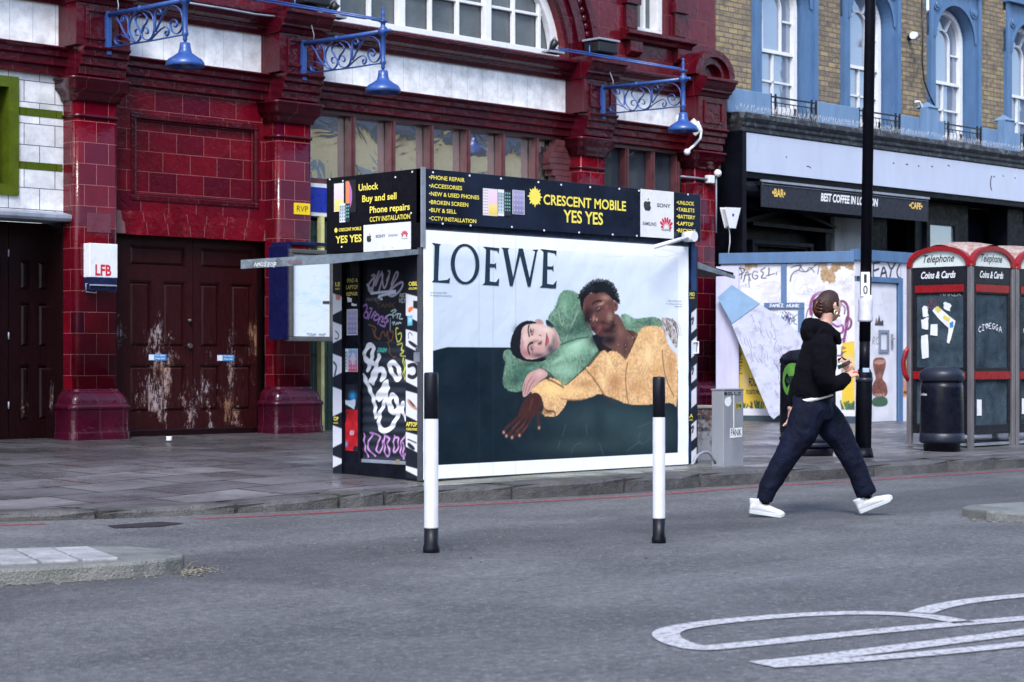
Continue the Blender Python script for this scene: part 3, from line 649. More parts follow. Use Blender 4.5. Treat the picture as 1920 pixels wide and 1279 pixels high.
for px, w in ((634.6, .05), (692.9, .05), (750, .12), (807, .05), (858, .05), (912, .12), (963, .05), (1011, .05), (596, .10)):
    u = F.uz(px, 60, -.2)[0]; hgt = RZ_*math.sqrt(max(.01, 1-((u-CX)/RX)**2)); m.pbox(F, u-w/2, u+w/2, Z0+.14, Z0+hgt-.05, -.25, -.16 if w > .06 else -.19)
m.pbox(F, CX-RX+.3, CX+RX-.3, 6.0, 6.04, -.25, -.2); m.pbox(F, CX-RX+.8, CX+RX-.8, 6.55, 6.59, -.25, -.2)
obj('window_frame', m, M['whitep'], awo, bevel=.006)
# small window
m = MB(); m.pbox(F, WX0, WX1, WZ0, WZ1, -.3, -.28); w2 = obj('sash_window', m, M['frost'], st)
m = MB(); m.frame(F, WX0, WX1, WZ0, WZ1, .11, -.28, -.12); m.pbox(F, (WX0+WX1)/2+.02, (WX0+WX1)/2+.06, WZ0+.11, WZ1-.11, -.28, -.2); m.pbox(F, WX0+.11, WX1-.11, 6.9, 6.95, -.28, -.18); obj('window_frame', m, M['whitep'], w2, bevel=.006)
m = MB(); m.mold(F, 20.55, 22.05, [(0, 5.82), (.10, 5.82), (.12, 5.87), (.20, 5.90), (.20, 5.96), (.05, 6.0), (0, 6.0)], .1)
for a in (20.66, 21.72): m.mold(F, a, a+.26, [(0, 5.60), (.05, 5.60), (.12, 5.66), (.12, 5.82), (0, 5.82)]); 
for a, b in ((20.62, 20.86), (21.70, 21.94)): m.pbox(F, a, b, 6.0, 8.0, 0, .07); m.pbox(F, a-.03, b+.03, 6.35, 6.5, 0, .12)
obj('window_surround', m, M['redm'], st, bevel=.01)
# segmental pediment block over the last pilaster
m = MB(); c0 = 22.22; 
def half(m, r0, r1, n0, n1, z0=5.42, sq=.85, cu=c0):
    k = 20
    for i in range(k):
        a, b = math.pi*i/k, math.pi*(i+1)/k; c = []
        for n in (n1, n0):
            for t, r in ((a, r0), (b, r0), (b, r1), (a, r1)): c.append(F.p(cu-r*math.cos(t), z0+r*sq*math.sin(t), n))
        m.add(c, [(0,1,2,3), (7,6,5,4), (0,4,5,1), (3,2,6,7)]+([(0,3,7,4)] if i == 0 else [])+([(1,5,6,2)] if i == k-1 else []))
half(m, .34, .46, 0, .42); half(m, .22, .34, 0, .36); half(m, .001, .22, 0, .26)
obj('round_pediment', m, M['redm'], st)
# left bay: white tiles
m = MB(); G0, G1 = F.uz(-40, 250)[0], F.uz(33, 250)[0]
zw0, zw1 = 2.95, 4.25
wallbox(m, G1, 11.32, 2.78, 4.31); wallbox(m, E0, G0, 2.78, 4.31); wallbox(m, G0, G1, 2.78, zw0); wallbox(m, G0, G1, zw1, 4.31)
obj('white_wall', m, M['white_tile'], st)
m = MB()
for a, b in ((205, 220), (305.5, 319.5)):
    z1 = F.uz(80, a)[1]; z0 = F.uz(80, b)[1]; wallbox(m, G1, 11.31, z0, z1, 0, .004)
m.frame(F, G0, G1, zw0, zw1, .12, -.3, .03); obj('green_trim', m, M['green_tile'], st)
m = MB(); m.pbox(F, G0, G1, zw0, zw1, -.3, -.25); obj('dark_window', m, M['glassd'], st)
m = MB(); m.mold(F, E0, 11.42, [(-.3, 2.69), (.16, 2.69), (.18, 2.72), (.18, 2.76), (0, 2.80), (-.3, 2.80)]); obj('lead_ledge', m, M['lead'], st, bevel=.004)
# doors
D = YP(FY+.16)
def paneled(parent, pl, outline, panels, wood, name='door_leaf', n=0):
    u0, u1, z0, z1 = outline; m = MB()
    us = [u0, u1]
    m.pbox(pl, u0, u1, z0, z1, n-.05, n)
    # stiles and rails: everything that is not a panel, built as a grid of proud boxes
    cu = sorted({round(v, 4) for p in panels for v in p[:2]} | {u0, u1}); cz = sorted({round(v, 4) for p in panels for v in p[2:]} | {z0, z1})
    for a, b in zip(cu[:-1], cu[1:]):
        for c, d in zip(cz[:-1], cz[1:]):
            mu, mz = (a+b)/2, (c+d)/2
            if not any(p[0] < mu < p[1] and p[2] < mz < p[3] for p in panels): m.pbox(pl, a, b, c, d, n, n+.03)
    leaf = obj(name, m, wood, parent)
    for p in panels:
        q = MB(); a, b, c, d = p; q.frame(pl, a, b, c, d, .018, n, n+.022)
        e = .055; q.hexa([pl.p(a+.03, c+.03, n+.003), pl.p(b-.03, c+.03, n+.003), pl.p(b-e, c+e, n+.018), pl.p(a+e, c+e, n+.018), pl.p(a+.03, d-.03, n+.003), pl.p(b-.03, d-.03, n+.003), pl.p(b-e, d-e, n+.018), pl.p(a+e, d-e, n+.018)]) if False else q.add(
            [pl.p(a+.03, c+.03, n+.002), pl.p(b-.03, c+.03, n+.002), pl.p(b-.03, d-.03, n+.002), pl.p(a+.03, d-.03, n+.002), pl.p(a+e, c+e, n+.018), pl.p(b-e, c+e, n+.018), pl.p(b-e, d-e, n+.018), pl.p(a+e, d-e, n+.018)],
            [(4,5,6,7), (0,1,5,4), (1,2,6,5), (2,3,7,6), (3,0,4,7)])
        obj('door_panel', q, wood, leaf)
    return leaf
def pr(rects): return [tuple(round(v, 4) for v in D.rect(*vz(a, b), *vz(c, d))) for a, b, c, d in rects]
mid = D.uz(*vz(998, 600))[0]; zb, zt = .34, 2.62; uL, uR = 11.90, 14.16
def align(ps, rows):
    out = []
    for p, r in zip(ps, rows): out.append((p[0], p[1], rows[r][0] if False else ROWZ[r][0], ROWZ[r][1]))
    return out
ROWZ = [(2.24, 2.50), (1.29, 2.08), (.53, 1.10)]
L1 = pr([(665,180,960,298), (672,355,785,700), (840,358,950,700), (668,820,780,1055), (838,820,950,1050)])
R1 = pr([(1035,198,1308,310), (1040,368,1140,700), (1195,372,1300,700), (1030,818,1140,1050), (1195,818,1305,1050)])
def snap(ps, u0, u1):
    a0, a1 = ps[0][0], ps[0][1]; mL, mR = ps[1][1], ps[2][0]
    return [(a0, a1, *ROWZ[0]), (a0, mL, *ROWZ[1]), (mR, a1, *ROWZ[1]), (a0, mL, *ROWZ[2]), (mR, a1, *ROWZ[2])]
l1 = paneled(st, D, (uL, mid-.004, zb, zt), snap(L1, uL, mid), M['door'])
l2 = paneled(st, D, (mid+.004, uR, zb, zt), snap(R1, mid, uR), M['door'])
M['brassd'] = mat('dull_metal', (.10, .09, .09), .4, .7); M['stkb'] = mat('blue_sticker', (.03, .22, .55), .4, var=.1); M['stkw'] = mat('white_sticker', (.62, .66, .68), .4, var=.1)
for lf, (a, b) in ((l1, (775, 865)), (l2, (1132, 1220))):
    y0 = 735 if lf is l1 else 738
    u0, u1, z0, z1 = D.rect(*vz(a, y0), *vz(b, y0+32), .03); q = MB(); q.pbox(D, u0, u1, z0, z1, .030, .034); s_ = obj('sticker', q, M['stkb'], lf)
    q = MB(); q.pbox(D, u0, u0+(u1-u0)*.30, z0+.005, z1-.005, .034, .036); q.text(D, 'Fire door', u0+(u1-u0)*.38, u1-.02, z0+.08*.62, .022, .0365, .02); q.text(D, 'Keep clear', u0+(u1-u0)*.38, u1-.02, z0+.015, .022, .0365, .02); obj('sticker_print', q, M['stkw'], s_)
q = MB(); q.lathe(D.p(mid-.06, 1.62, .05), [(.02, -.02), (.028, 0), (.02, .02)], 12); obj('door_knob', q, M['brassd'], l1); q = MB(); q.tube([D.p(mid-.06, 1.32, .03), D.p(mid-.06, 1.32, .07)], .03, 12); obj('door_knob', q, M['brassd'], l1)
q = MB(); q.pbox(F, 11.88, 14.12, GZ, .34, -.22, -.06); obj('door_sill', q, M['doord'], st, bevel=.01)
q = MB(); q.pbox(F, 11.88, 11.93, .34, 2.62, -.2, -.09); obj('door_frame', q, M['doord'], st); q = MB(); q.pbox(F, 14.09, 14.14, .34, 2.62, -.2, -.09); obj('door_frame', q, M['doord'], st)
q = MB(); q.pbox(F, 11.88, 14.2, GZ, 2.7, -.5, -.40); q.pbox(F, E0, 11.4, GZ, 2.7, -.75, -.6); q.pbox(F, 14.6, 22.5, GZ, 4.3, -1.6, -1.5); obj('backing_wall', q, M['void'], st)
# left bay door, near-black maroon paint
D2 = YP(FY+.35)
uu = [D2.uz(x, 650)[0] for x in (-45, 0, 20, 34, 56, 68, 92, 108)]
lf = paneled(st, D2, (uu[1]-.25, uu[2]-.05, GZ+.03, 2.69), [(uu[1]-.2, uu[1], 1.5, 2.3), (uu[1]-.2, uu[1], .5, 1.3)], M['doord'])
lf = paneled(st, D2, (uu[2]-.04, 11.40, GZ+.03, 2.69), [(uu[3], uu[4], 1.92, 2.28), (uu[5], uu[6], 1.92, 2.28), (uu[3], uu[4], 1.28, 1.80), (uu[5], uu[6], 1.28, 1.80), (uu[3], uu[4], .46, 1.10), (uu[5], uu[6], .46, 1.10)], M['doord'])
for y in (475, 630, 760): q = MB(); q.tube([D2.p(uu[2]-.045, D2.uz(15, y)[1]-.04, .035), D2.p(uu[2]-.045, D2.uz(15, y)[1]+.04, .035)], .008, 8); obj('hinge', q, M['lead'], lf)
q = MB(); q.pbox(F, 11.30, 11.40, GZ, 2.7, -.5, 0); obj('door_jamb', q, M['doord'], st)
# transom windows of the entrance bay and the shop bay
def strip(u0, u1, z0, z1, pxs, w=.075, glass='glassw'):
    m = MB(); m.pbox(F, u0, u1, z0, z1, -.16, -.15); g = obj('transom_window', m, M[glass], st)
    m = MB(); m.pbox(F, u0, u1, z1-.06, z1, -.14, -.02); m.pbox(F, u0, u1, z0, z0+.07, -.14, -.02)
    for px in pxs:
        u = F.uz(px, 270, -.05)[0]; m.pbox(F, u-w/2, u+w/2, z0+.07, z1-.06, -.14, -.01); m.pbox(F, u-w/5, u+w/5, z0+.07, z1-.06, -.01, .015)
    obj('window_frame', m, M['mull'], g, bevel=.006)
strip(14.60, 19.5, 3.36, 4.31, (659, 734, 806, 875, 940, 1003, 1062))
strip(19.9, 22.0, 1.9, 4.31, (1172, 1221, 1268), glass='glassd')
m = MB()   # scrolled bracket beside the last transom light
for i in range(7): a = i/6; m.pbox(F, 19.18-.25*math.sin(a*3)*.6, 19.46, 4.25-a*.5-.09, 4.25-a*.5, -.1, .05)
obj('bracket', m, M['mull'], st)
m = MB(); m.pbox(F, 14.66, 19.45, 2.95, 3.36, -.2, .02); fb = obj('entrance_fascia', m, mat('white_enamel', (.6, .62, .66), .3), st)
m = MB(); m.pbox(F, 14.66, 19.45, 3.0, 3.31, .02, .026); obj('blue_panel', m, mat('blue_enamel', (.008, .022, .27), .3, var=.1), fb)
M['gate'] = mat('dark_green_paint', (.010, .040, .034), .4)
gt = MB()
for i in range(70):
    u = 14.68+i*.068; gt.pbox(F, u, u+.042, GZ+.04, 2.9, -.12, -.09+.02*(i % 2)); 
for z in (.5, 1.2, 2.0, 2.7): gt.pbox(F, 14.66, 19.45, z, z+.03, -.09+.021, -.055)
obj('folding_gate', gt, M['gate'], st)
m = MB(); m.pbox(F, 14.95, 15.0, GZ, 2.95, -.02, .06); obj('gate_post', m, mat('cream_paint', (.50, .50, .22), .4), st)
m = MB(); m.pbox(F, 19.98, 21.93, GZ, 1.9, -.1, 0); obj('stall_riser', m, M['red'], st)
# roof slab
m = MB(); m.box(E0, 22.72, FY+.4, FY+12, 9.4, 9.6); m.box(22.6, 22.72, FY+.5, FY+12, 0, 9.4); obj('roof', m, M['lead'], st)
# ------------------------------------------------------------------ brick pub next door
pb = thing('pub_building', 'yellow brick pub with blue window surrounds above a dark shopfront', 'building', (28, FY, GZ))
def brickmat():
    N = NT('london_stock_brick', .8); v = N.wallvec(-18.7+.02, .01); b = N.n('ShaderNodeTexBrick'); b.offset = .5; b.inputs['Scale'].default_value = 1
    b.inputs['Color1'].default_value = (.34, .25, .115, 1); b.inputs['Color2'].default_value = (.15, .115, .075, 1); b.inputs['Mortar'].default_value = (.10, .095, .09, 1)
    b.inputs['Brick Width'].default_value = .225; b.inputs['Row Height'].default_value = .082; b.inputs['Mortar Size'].default_value = .008; N.l(v, b.inputs['Vector'])
    n = N.noise(1.3, 5, .7, N.pos()); f = N.noise(16, 5, .75, N.pos())
    c = N.mix(N.math('MULTIPLY', N.ramp(n, [(.42, 0.0), (.62, 1.0)]), .6), b.outputs['Color'], (.085, .065, .05)); c = N.mix(N.math('MULTIPLY', N.ramp(f, [(.45, 0.0), (.62, 1.0)]), .5), c, (.27, .24, .19))
    c = N.mix(N.math('MULTIPLY', N.ramp(N.noise(9, 3, .6, N.pos()), [(.55, 0.0), (.65, 1.0)]), .6), c, (.05, .045, .04)); c = N.mix(b.outputs['Fac'], c, (.085, .08, .08)); N.col(c)
    N.nrm(N.bump(N.math('SUBTRACT', f, b.outputs['Fac']), .8, .012)); return N.m
M['brick'] = brickmat()
M['blue'] = mat('blue_masonry_paint', (.060, .130, .26), .45, var=.18, dirt=(.06, .11, .20), dth=(.58, .75), streak=True)
M['bluepale'] = mat('pale_blue_masonry_paint', (.12, .21, .35), .5, var=.15, dirt=(.10, .15, .24), dth=(.55, .75), streak=True)
M['fascia'] = mat('pale_grey_blue_fascia', (.42, .47, .60), .4, var=.06, dirt=(.30, .33, .42), dth=(.6, .8), streak=True, scale=3)
M['leadb'] = mat('dirty_dark_cornice', (.018, .019, .024), .5, var=.4, dirt=(.13, .14, .16), dth=(.52, .66), dscale=9)
WC = [24.42, 26.78, 29.33, 31.85, 34.35, 36.85]; PW = .825; WW = .55; SILL = 5.12; SPR = 6.84; PT = 7.75
m = MB(); e = [22.75]+[v for c in WC for v in (c-PW, c+PW)]+[39.5]
for i in range(0, len(e), 2): wallbox(m, e[i], e[i+1], 5.0, 9.6, -.4, 0)
for c in WC: wallbox(m, c-PW, c+PW, PT, 9.6, -.4, 0)
wallbox(m, 22.75, 39.5, 4.0, 5.0, -.4, 0); m.box(39.3, 39.5, FY+.4, FY+10, 0, 9.6); m.box(22.75, 22.95, FY+.4, FY+10, 5, 9.6)
obj('brick_wall', m, M['brick'], pb)
for c in WC:
    m = MB(); k = 24; aw_ = WW+.06
    # surround plate with arched opening and deep reveal
    for s_ in (-1, 1):
        a, b = (c-PW, c-aw_) if s_ < 0 else (c+aw_, c+PW); m.pbox(F, a, b, 5.0, SPR, -.3, .05)
        x0 = c+s_*PW; m.pbox(F, *(sorted((x0, x0-s_*.10))), 5.0, PT, .05, .085)
    for i in range(k):
        a, b = math.pi*i/k, math.pi*(i+1)/k; p0 = (c-aw_*math.cos(a), SPR+aw_*math.sin(a)); p1 = (c-aw_*math.cos(b), SPR+aw_*math.sin(b))
        m.add([F.p(*p0, .05), F.p(*p1, .05), F.p(p1[0], PT, .05), F.p(p0[0], PT, .05)], [(0,1,2,3)]); m.add([F.p(*p0, .05), F.p(*p1, .05), F.p(*p1, -.3), F.p(*p0, -.3)], [(0,3,2,1)])
        q = [(c-(aw_+d)*math.cos(t), SPR+(aw_+d)*math.sin(t)) for d in (.0, .07) for t in (a, b)]
        m.add([F.p(*q[0], .075), F.p(*q[1], .075), F.p(*q[3], .075), F.p(*q[2], .075), F.p(*q[2], .05), F.p(*q[3], .05)], [(0,1,3,2) if False else (0,1,2,3), (3,2,5,4)])
    for s_ in (-1, 1): m.add([F.p(c+s_*aw_, SPR, .05), F.p(c+s_*PW, SPR, .05), F.p(c+s_*PW, PT, .05), F.p(c+s_*aw_, PT, .05)], [(0,1,2,3) if s_ > 0 else (1,0,3,2)])
    for s_ in (-1, 1):
        cx, cz = c+s_*.60, SPR+.56
        for r0 in (.10, .055): m.tube([F.p(cx, cz, .05), F.p(cx, cz, .075 if r0 > .06 else .10)], r0, 16)
    m.pbox(F, c-PW-.04, c+PW+.04, PT, PT+.12, 0, .16)
    ws = obj('window_surround', m, M['blue'], pb)
    m = MB(); pts = [(c+WW, SILL), (c+WW, SPR)]+[(c+WW*math.cos(math.pi*i/20), SPR+WW*math.sin(math.pi*i/20)) for i in range(1, 20)]+[(c-WW, SPR), (c-WW, SILL)]
    m.ppoly(F, pts, -.24, -.23); sw = obj('sash_window', m, M['glassp'], pb)
    m = MB()
    def bar(u0, z0, u1, z1, w, n0=-.23, n1=-.19):
        d = Vector((u1-u0, z1-z0)); d.normalize(); t = Vector((-d.y, d.x))*w/2
        m.ppoly(F, [(u0-t.x, z0-t.y), (u1-t.x, z1-t.y), (u1+t.x, z1+t.y), (u0+t.x, z0+t.y)], n0, n1)
    def arcb(cx, cz, r, w, t0, t1, k=14, n1=-.19):
        for i in range(k):
            a, b = t0+(t1-t0)*i/k, t0+(t1-t0)*(i+1)/k; bar(cx+r*math.cos(a), cz+r*math.sin(a), cx+r*math.cos(b), cz+r*math.sin(b), w, -.23, n1)
    arcb(c, SPR, WW-.03, .085, 0, math.pi, 20, -.15)
    for s_ in (-1, 1): bar(c+s_*(WW-.03), SILL, c+s_*(WW-.03), SPR, .085, -.23, -.15)
    bar(c-WW, 6.10, c+WW, 6.10, .055, -.23, -.165); bar(c-WW, SILL+.05, c+WW, SILL+.05, .12, -.23, -.15)
    bar(c-.02, SILL, c-.02, 6.1, .03); bar(c-WW, 5.62, c+WW, 5.62, .03)
    arcb(c-.05, SPR-.03, .24, .03, 0, math.pi, 12); bar(c-.29, 6.1, c-.29, SPR-.03, .03); bar(c+.19, 6.1, c+.19, SPR-.03, .03)
    for t in (.33, .67): bar(c-.05+.24*math.cos(math.pi*t), SPR-.03+.24*math.sin(math.pi*t), c+(WW-.05)*math.cos(math.pi*t), SPR+(WW-.05)*math.sin(math.pi*t), .03)
    bar(c+.19, 6.62, c+WW, 6.62, .03); bar(c-WW, 6.62, c-.29, 6.62, .03)
    obj('window_frame', m, M['whitep'], sw)
# plinth band in front of the brick, with balconettes and piers
PL_ = .22
m = MB(); spans = [(22.75, 23.83), (25.02, 26.2), (27.38, 28.74), (29.93, 31.26), (32.44, 33.8), (34.95, 36.2), (37.4, 39.5)]
for a, b in spans: m = MB(); m.pbox(F, a, b, 4.95, 5.33, 0, PL_); obj('parapet', m, M['bluepale'], pb, bevel=.01)
for u in (28.13, 30.62, 33.1): m = MB(); m.pbox(F, u-.17, u+.17, 4.95, 5.50, PL_, PL_+.16); m.add([F.p(u-.17, 5.5, .40), F.p(u+.17, 5.5, .40), F.p(u+.17, 5.5, .1), F.p(u-.17, 5.5, .1), F.p(u, 5.62, .25)], [(0,1,4), (1,2,4), (2,3,4), (3,0,4)]); obj('parapet_pier', m, M['bluepale'], pb, bevel=.01)
for c in WC:
    m = MB(); a, b = c-.60, c+.60
    m.pbox(F, a, b, 5.28, 5.305, .20, .225); m.pbox(F, a, b, 5.20, 5.215, .20, .22); m.pbox(F, a, b, 5.0, 5.02, .20, .225)
    for u in (a, b-.02, a+.12, b-.14): m.pbox(F, u, u+.02, 4.98, 5.34, .195, .225)
    for i in range(9): u = a+.16+i*.108; m.tube([F.p(u, 5.02, .21), F.p(u+.03, 5.11, .21), F.p(u, 5.2, .21)], .006, 5)
    obj('balconette', m, M['blackm'], pb)
# bird spikes
m = MB(); 
for i in range(330):
    u = 22.85+i*.05; m.tube([F.p(u, 4.93, .36), F.p(u+random.uniform(-.04, .02), 5.06+random.uniform(0, .02), .40)], .0028, 3); m.tube([F.p(u, 4.93, .36), F.p(u+random.uniform(-.03, .03), 5.06, .30)], .0028, 3)
obj('bird_spikes', m, mat('steel_wire', (.5, .52, .56), .35, .6), pb, kind='stuff')
m = MB(); m.mold(F, 22.85, 39.5, [(0, 4.66), (.41, 4.66), (.41, 4.72), (.44, 4.75), (.44, 4.80), (.52, 4.85), (.52, 4.93), (.3, 4.96), (0, 4.96)]); obj('cornice', m, M['leadb'], pb, bevel=.006)
m = MB(); m.pbox(F, 22.95, 32.6, 4.05, 4.64, .2, .40); m.pbox(F, 32.61, 39.5, 4.05, 4.64, .2, .40); obj('fascia_board', m, M['fascia'], pb)
m = MB(); m.pbox(F, 22.85, 22.95, GZ, 4.66, -.3, .43); m.pbox(F, 22.95, 39.5, 3.95, 4.05, -.3, .36); m.pbox(F, 22.95, 24.25, 3.5, 3.95, -.3, .12)
m.pbox(F, 22.95, 27.75, GZ, 3.6, -.35, -.3); m.pbox(F, 28.3, 30.0, GZ, 3.95, -.3, -.1); m.pbox(F, 30.0, 31.0, GZ, 3.95, -.5, -.4); m.pbox(F, 31.0, 31.6, GZ, 3.95, -.3, .1); m.pbox(F, 22.95, 28.3, 3.6, 3.95, -.3, -.05)
m.pbox(F, 32.5, 39.5, GZ, 3.95, -.5, -.3); m.pbox(F, 22.95, 39.3, GZ, 4.0, -.7, -.6); m.pbox(F, 25.7, 28.3, GZ, 2.2, -.3, -.1)
obj('shopfront', m, M['black'], pb, bevel=.01)
m = MB(); sv = ZM(1340, 0, 2.664)
def P4(x, y, n=0): return F.uz(*sv(x, y), n)
# doorcase with pediment
m.ppoly(F, [P4(160, 1095), P4(385, 1035), P4(612, 1132), P4(612, 1140), P4(385, 1050), P4(160, 1110)], -.28, -.02); m.ppoly(F, [P4(195, 1108), P4(600, 1150), P4(600, 1165), P4(195, 1123)], -.28, 0)
m.frame(F, P4(215, 1200)[0], P4(520, 1240)[0], 1.2, P4(300, 1200)[1], .07, -.28, -.1); m.frame(F, P4(240, 1200)[0], P4(500, 1240)[0], 1.2, P4(300, 1215)[1], .05, -.28, -.14)
m.pbox(F, P4(575, 1200)[0], P4(600, 1200)[0], GZ, P4(590, 1160)[1], -.28, -.08)
M['blackv'] = mat('black_gloss_timber', (.006, .007, .012), .4, var=.3, spec=.12); obj('door_case', m, M['blackv'], pb, bevel=.006)
m = MB(); a = P4(650, 1100)[0]; b = P4(806, 1100)[0]; m.pbox(F, a, b, 2.0, P4(700, 1085)[1], -.29, -.2); obj('boarded_window', m, mat('grey_board', (.42, .44, .48), .6, dirt=(.25, .26, .28), dth=(.45, .65), streak=True), pb)
for (x0, x1, y) in ((1085, 1212, 1120), (1505, 1700, 1100)):
    a = P4(x0, y)[0]; b = P4(x1, y)[0]; m = MB(); m.pbox(F, a, b, 2.3, P4(x0, y)[1], -.09, -.08); g = obj('shop_window', m, M['glassp'] if x0 < 1300 else M['glassd'], pb); m = MB(); m.frame(F, a-.09, b+.09, 2.2, P4(x0, y)[1]+.1, .1, -.1, -.04); obj('window_frame', m, M['blackv'], g)
m = MB(); m.pbox(F, 31.62, 32.0, GZ, 3.9, -.2, .12); m.pbox(F, 31.6, 33.2, 3.7, 3.95, -.2, .14); m.pbox(F, 32.9, 33.2, GZ, 3.7, -.2, .12); obj('blue_pilaster', m, M['blue'], pb, bevel=.01)
# awning: rolled canopy with box and valance
m = MB(); a0 = P4(230, 905, .5)[0]; a1 = P4(1062, 995, .5)[0]; zt = P4(300, 910, .5)[1]
m.pbox(F, a0, a1, zt-.07, zt, .3, .52); m.tube([F.p(a0-.25, zt-.12, .3), F.p(a1+.1, zt-.12, .3)], .13, 10)
an = obj('awning', m, M['blackv'], pb, bevel=.006)
m = MB(); m.add([F.p(a0, zt-.02, .50), F.p(a1, zt-.02, .50), F.p(a1, zt-.055, .53), F.p(a0, zt-.055, .53)], [(3,2,1,0)]); m.pbox(F, a0, a1, zt-.02, zt+.015, .49, .55); obj('awning_rail', m, M['lead'], an)
m = MB(); m.pbox(F, a0, a1, zt-.40, zt-.04, .50, .52); vl = obj('valance', m, mat('navy_canvas', (.010, .012, .022), .7), an)
m = MB(); z_ = P4(300, 975, .52)[1]
m.text(F, 'BEST COFFEE IN LONDON', P4(530, 1000, .52)[0], P4(815, 1020, .52)[0], P4(530, 1003, .52)[1], .12, .523, .03, .15); obj('valance_lettering', m, mat('white_lettering', (.75, .77, .8), .5, var=.05), vl)
m = MB(); m.text(F, '\u2022BAR\u2022', P4(287, 970, .52)[0], P4(352, 970, .52)[0], P4(287, 980, .52)[1], .115, .523, .03); obj('valance_lettering', m, mat('gold_lettering', (.75, .50, .10), .5, var=.1), vl); m = MB(); m.text(F, '\u2022CAFE\u2022', P4(972, 1040, .52)[0], P4(1037, 1040, .52)[0], P4(972, 1040, .52)[1], .10, .523, .03); obj('valance_lettering', m, mat('gold_lettering', (.75, .50, .10), .5, var=.1), vl)
# old fixing holes and scars on the fascia
m = MB()
for x, y, w in ((357, 786, 3), (893, 815, 3), (960, 822, 8), (1018, 830, 4), (1085, 832, 6), (1168, 828, 9), (1395, 883, 7), (470, 835, 14), (1440, 880, 3), (1500, 890, 3)):
    u, z = P4(x, y, .4); m.tube([F.p(u-.004*w, z+random.uniform(-.01, .01), .401), F.p(u, z+.012, .402), F.p(u+.004*w, z-.01, .401)], .006, 5)
u, z = P4(1378, 915, .4); m.tube([F.p(u+.03, z+.13, .402), F.p(u, z+.06, .402), F.p(u-.01, z, .402), F.p(u, z-.07, .402), F.p(u+.03, z-.12, .402)], .01, 5); obj('fixing_scars', m, M['blackm'], pb)
# things mounted on the pub
def simple(name, label, cat, m, mt, **k): return obj(name, m, mt, label=label, cat=cat, **k)
t = thing('alarm_box', 'white wedge shaped alarm box on dark wall beside the red pilaster', 'alarm box', F.p(23.0, 2.9, .45))
m = MB(); v = [P4(30, 1042), P4(103, 1045), P4(80, 1137), P4(52, 1135)]; B = PL(0, FY-.43, 1, 0); c4 = [B.uz(*sv(x, y)) for x, y in ((30, 1042), (103, 1045), (80, 1137), (52, 1135))]
m.ppoly(B, list(reversed(c4)), 0, .09); obj('casing', m, M['whitep'], t, bevel=.015); u, z = B.uz(*sv(68, 1075)); m = MB(); m.tube([B.p(u, z, .085), B.p(u, z, .098)], .02, 10); obj('lamp', m, mat('blue_lens', (.02, .06, .3), .2), t)
m = MB(); u, z = B.uz(*sv(66, 1137)); m.tube([B.p(u, z, .02), B.p(u+.02, z-.1, .02), B.p(u+.03, z-.22, .015), B.p(u, z-.4, .01)], .008, 6); obj('cable', m, M['whitep'], t)
t = thing('floodlight', 'small white tipped black floodlight on brick wall between the second and third windows', 'floodlight', F.p(28.2, 6.3, .1))
u, z = P4(1010, 180, .3); m = MB(); m.tube([F.p(u-.05, z, .3), F.p(u+.0, z, .3), F.p(u+.14, z+.02, .2), F.p(u+.2, z+.03, 0)], .05, 10); obj('casing', m, M['blackm'], t); m = MB(); m.tube([F.p(u-.16, z-.01, .33), F.p(u-.05, z, .3)], .065, 12); obj('lamp_head', m, M['whitep'], t)
m = MB(); pts = [(1035, 0), (1040, 180), (1037, 300), (1045, 400), (1070, 470), (1095, 520), (1105, 560), (1108, 600)]; m.tube([F.p(*P4(x, y, .1), .1) for x, y in pts], .014, 6); simple('wall_cable', 'black cable hanging in a curve down the brick wall left of the third window', 'cable', m, M['blackm'])
m = MB(); m.tube([F.p(*P4(x, y, .25), .25) for x, y in ((1003, 508), (1022, 508), (1060, 590), (1100, 672))], .022, 8); simple('white_pipe', 'thin white bent pipe leaning on the blue parapet beside the third window', 'pipe', m, M['whitep'])
# ------------------------------------------------------------------ hoarding
A = Vector((22.18, 18.15)); Bc = Vector((23.12, 16.40)); HD = PL(A.x, A.y, Bc.x-A.x, Bc.y-A.y); HL = (Bc-A).length; HF = PL(Bc.x, Bc.y, 1, 0)
hd = thing('hoarding', 'white plywood hoarding covered in graffiti under a blue top beam', 'hoarding', (23.1, 16.4, .18)); HT = 2.75
hz = ZM(1280, 420, 3.198)
white = (.60, .60, .68); ink = (.015, .016, .03)
M['cvp'] = canvasmat('painted_plywood', .55, .25, bs=(1, 1, .3)); M['cvg'] = canvasmat('printed_sheet', .4, .1, .22, dirt=.05)
c = CV(HD, 0, HL, .30, HT-.17, .009, white, zf=hz)
c.c *= (1+.16*(vnoise(c.c.shape[:2], 30)-.5)+.10*(vnoise(c.c.shape[:2], 5)-.5))[:, :, None]
ply = (.33, .215, .11)
for P in ([(275,220),(300,245),(330,232),(360,220)], [(372,220),(380,245),(372,275),(400,290),(420,262),(445,270),(460,240),(500,235),(530,225),(530,215),(380,215)], [(640,215),(650,235),(700,228),(720,222),(760,222),(800,232),(850,215)],
          [(818,215),(830,260),(822,300),(835,345),(850,352),(862,335),(880,362),(905,350),(920,345),(912,300),(935,280),(960,245),(990,262),(1015,285),(1028,275),(1030,215)]): c.poly(P, ply, tex=(.5, .03), rough=.03, sm=1)
for P in ([(440,240),(470,285),(500,245)], [(860,240),(880,280),(900,230)]): c.poly(P, white, rough=.02, sm=1)
def inkl(pts, w=.018, col=ink, al=.95): c.stroke(pts, w, col, alpha=al)
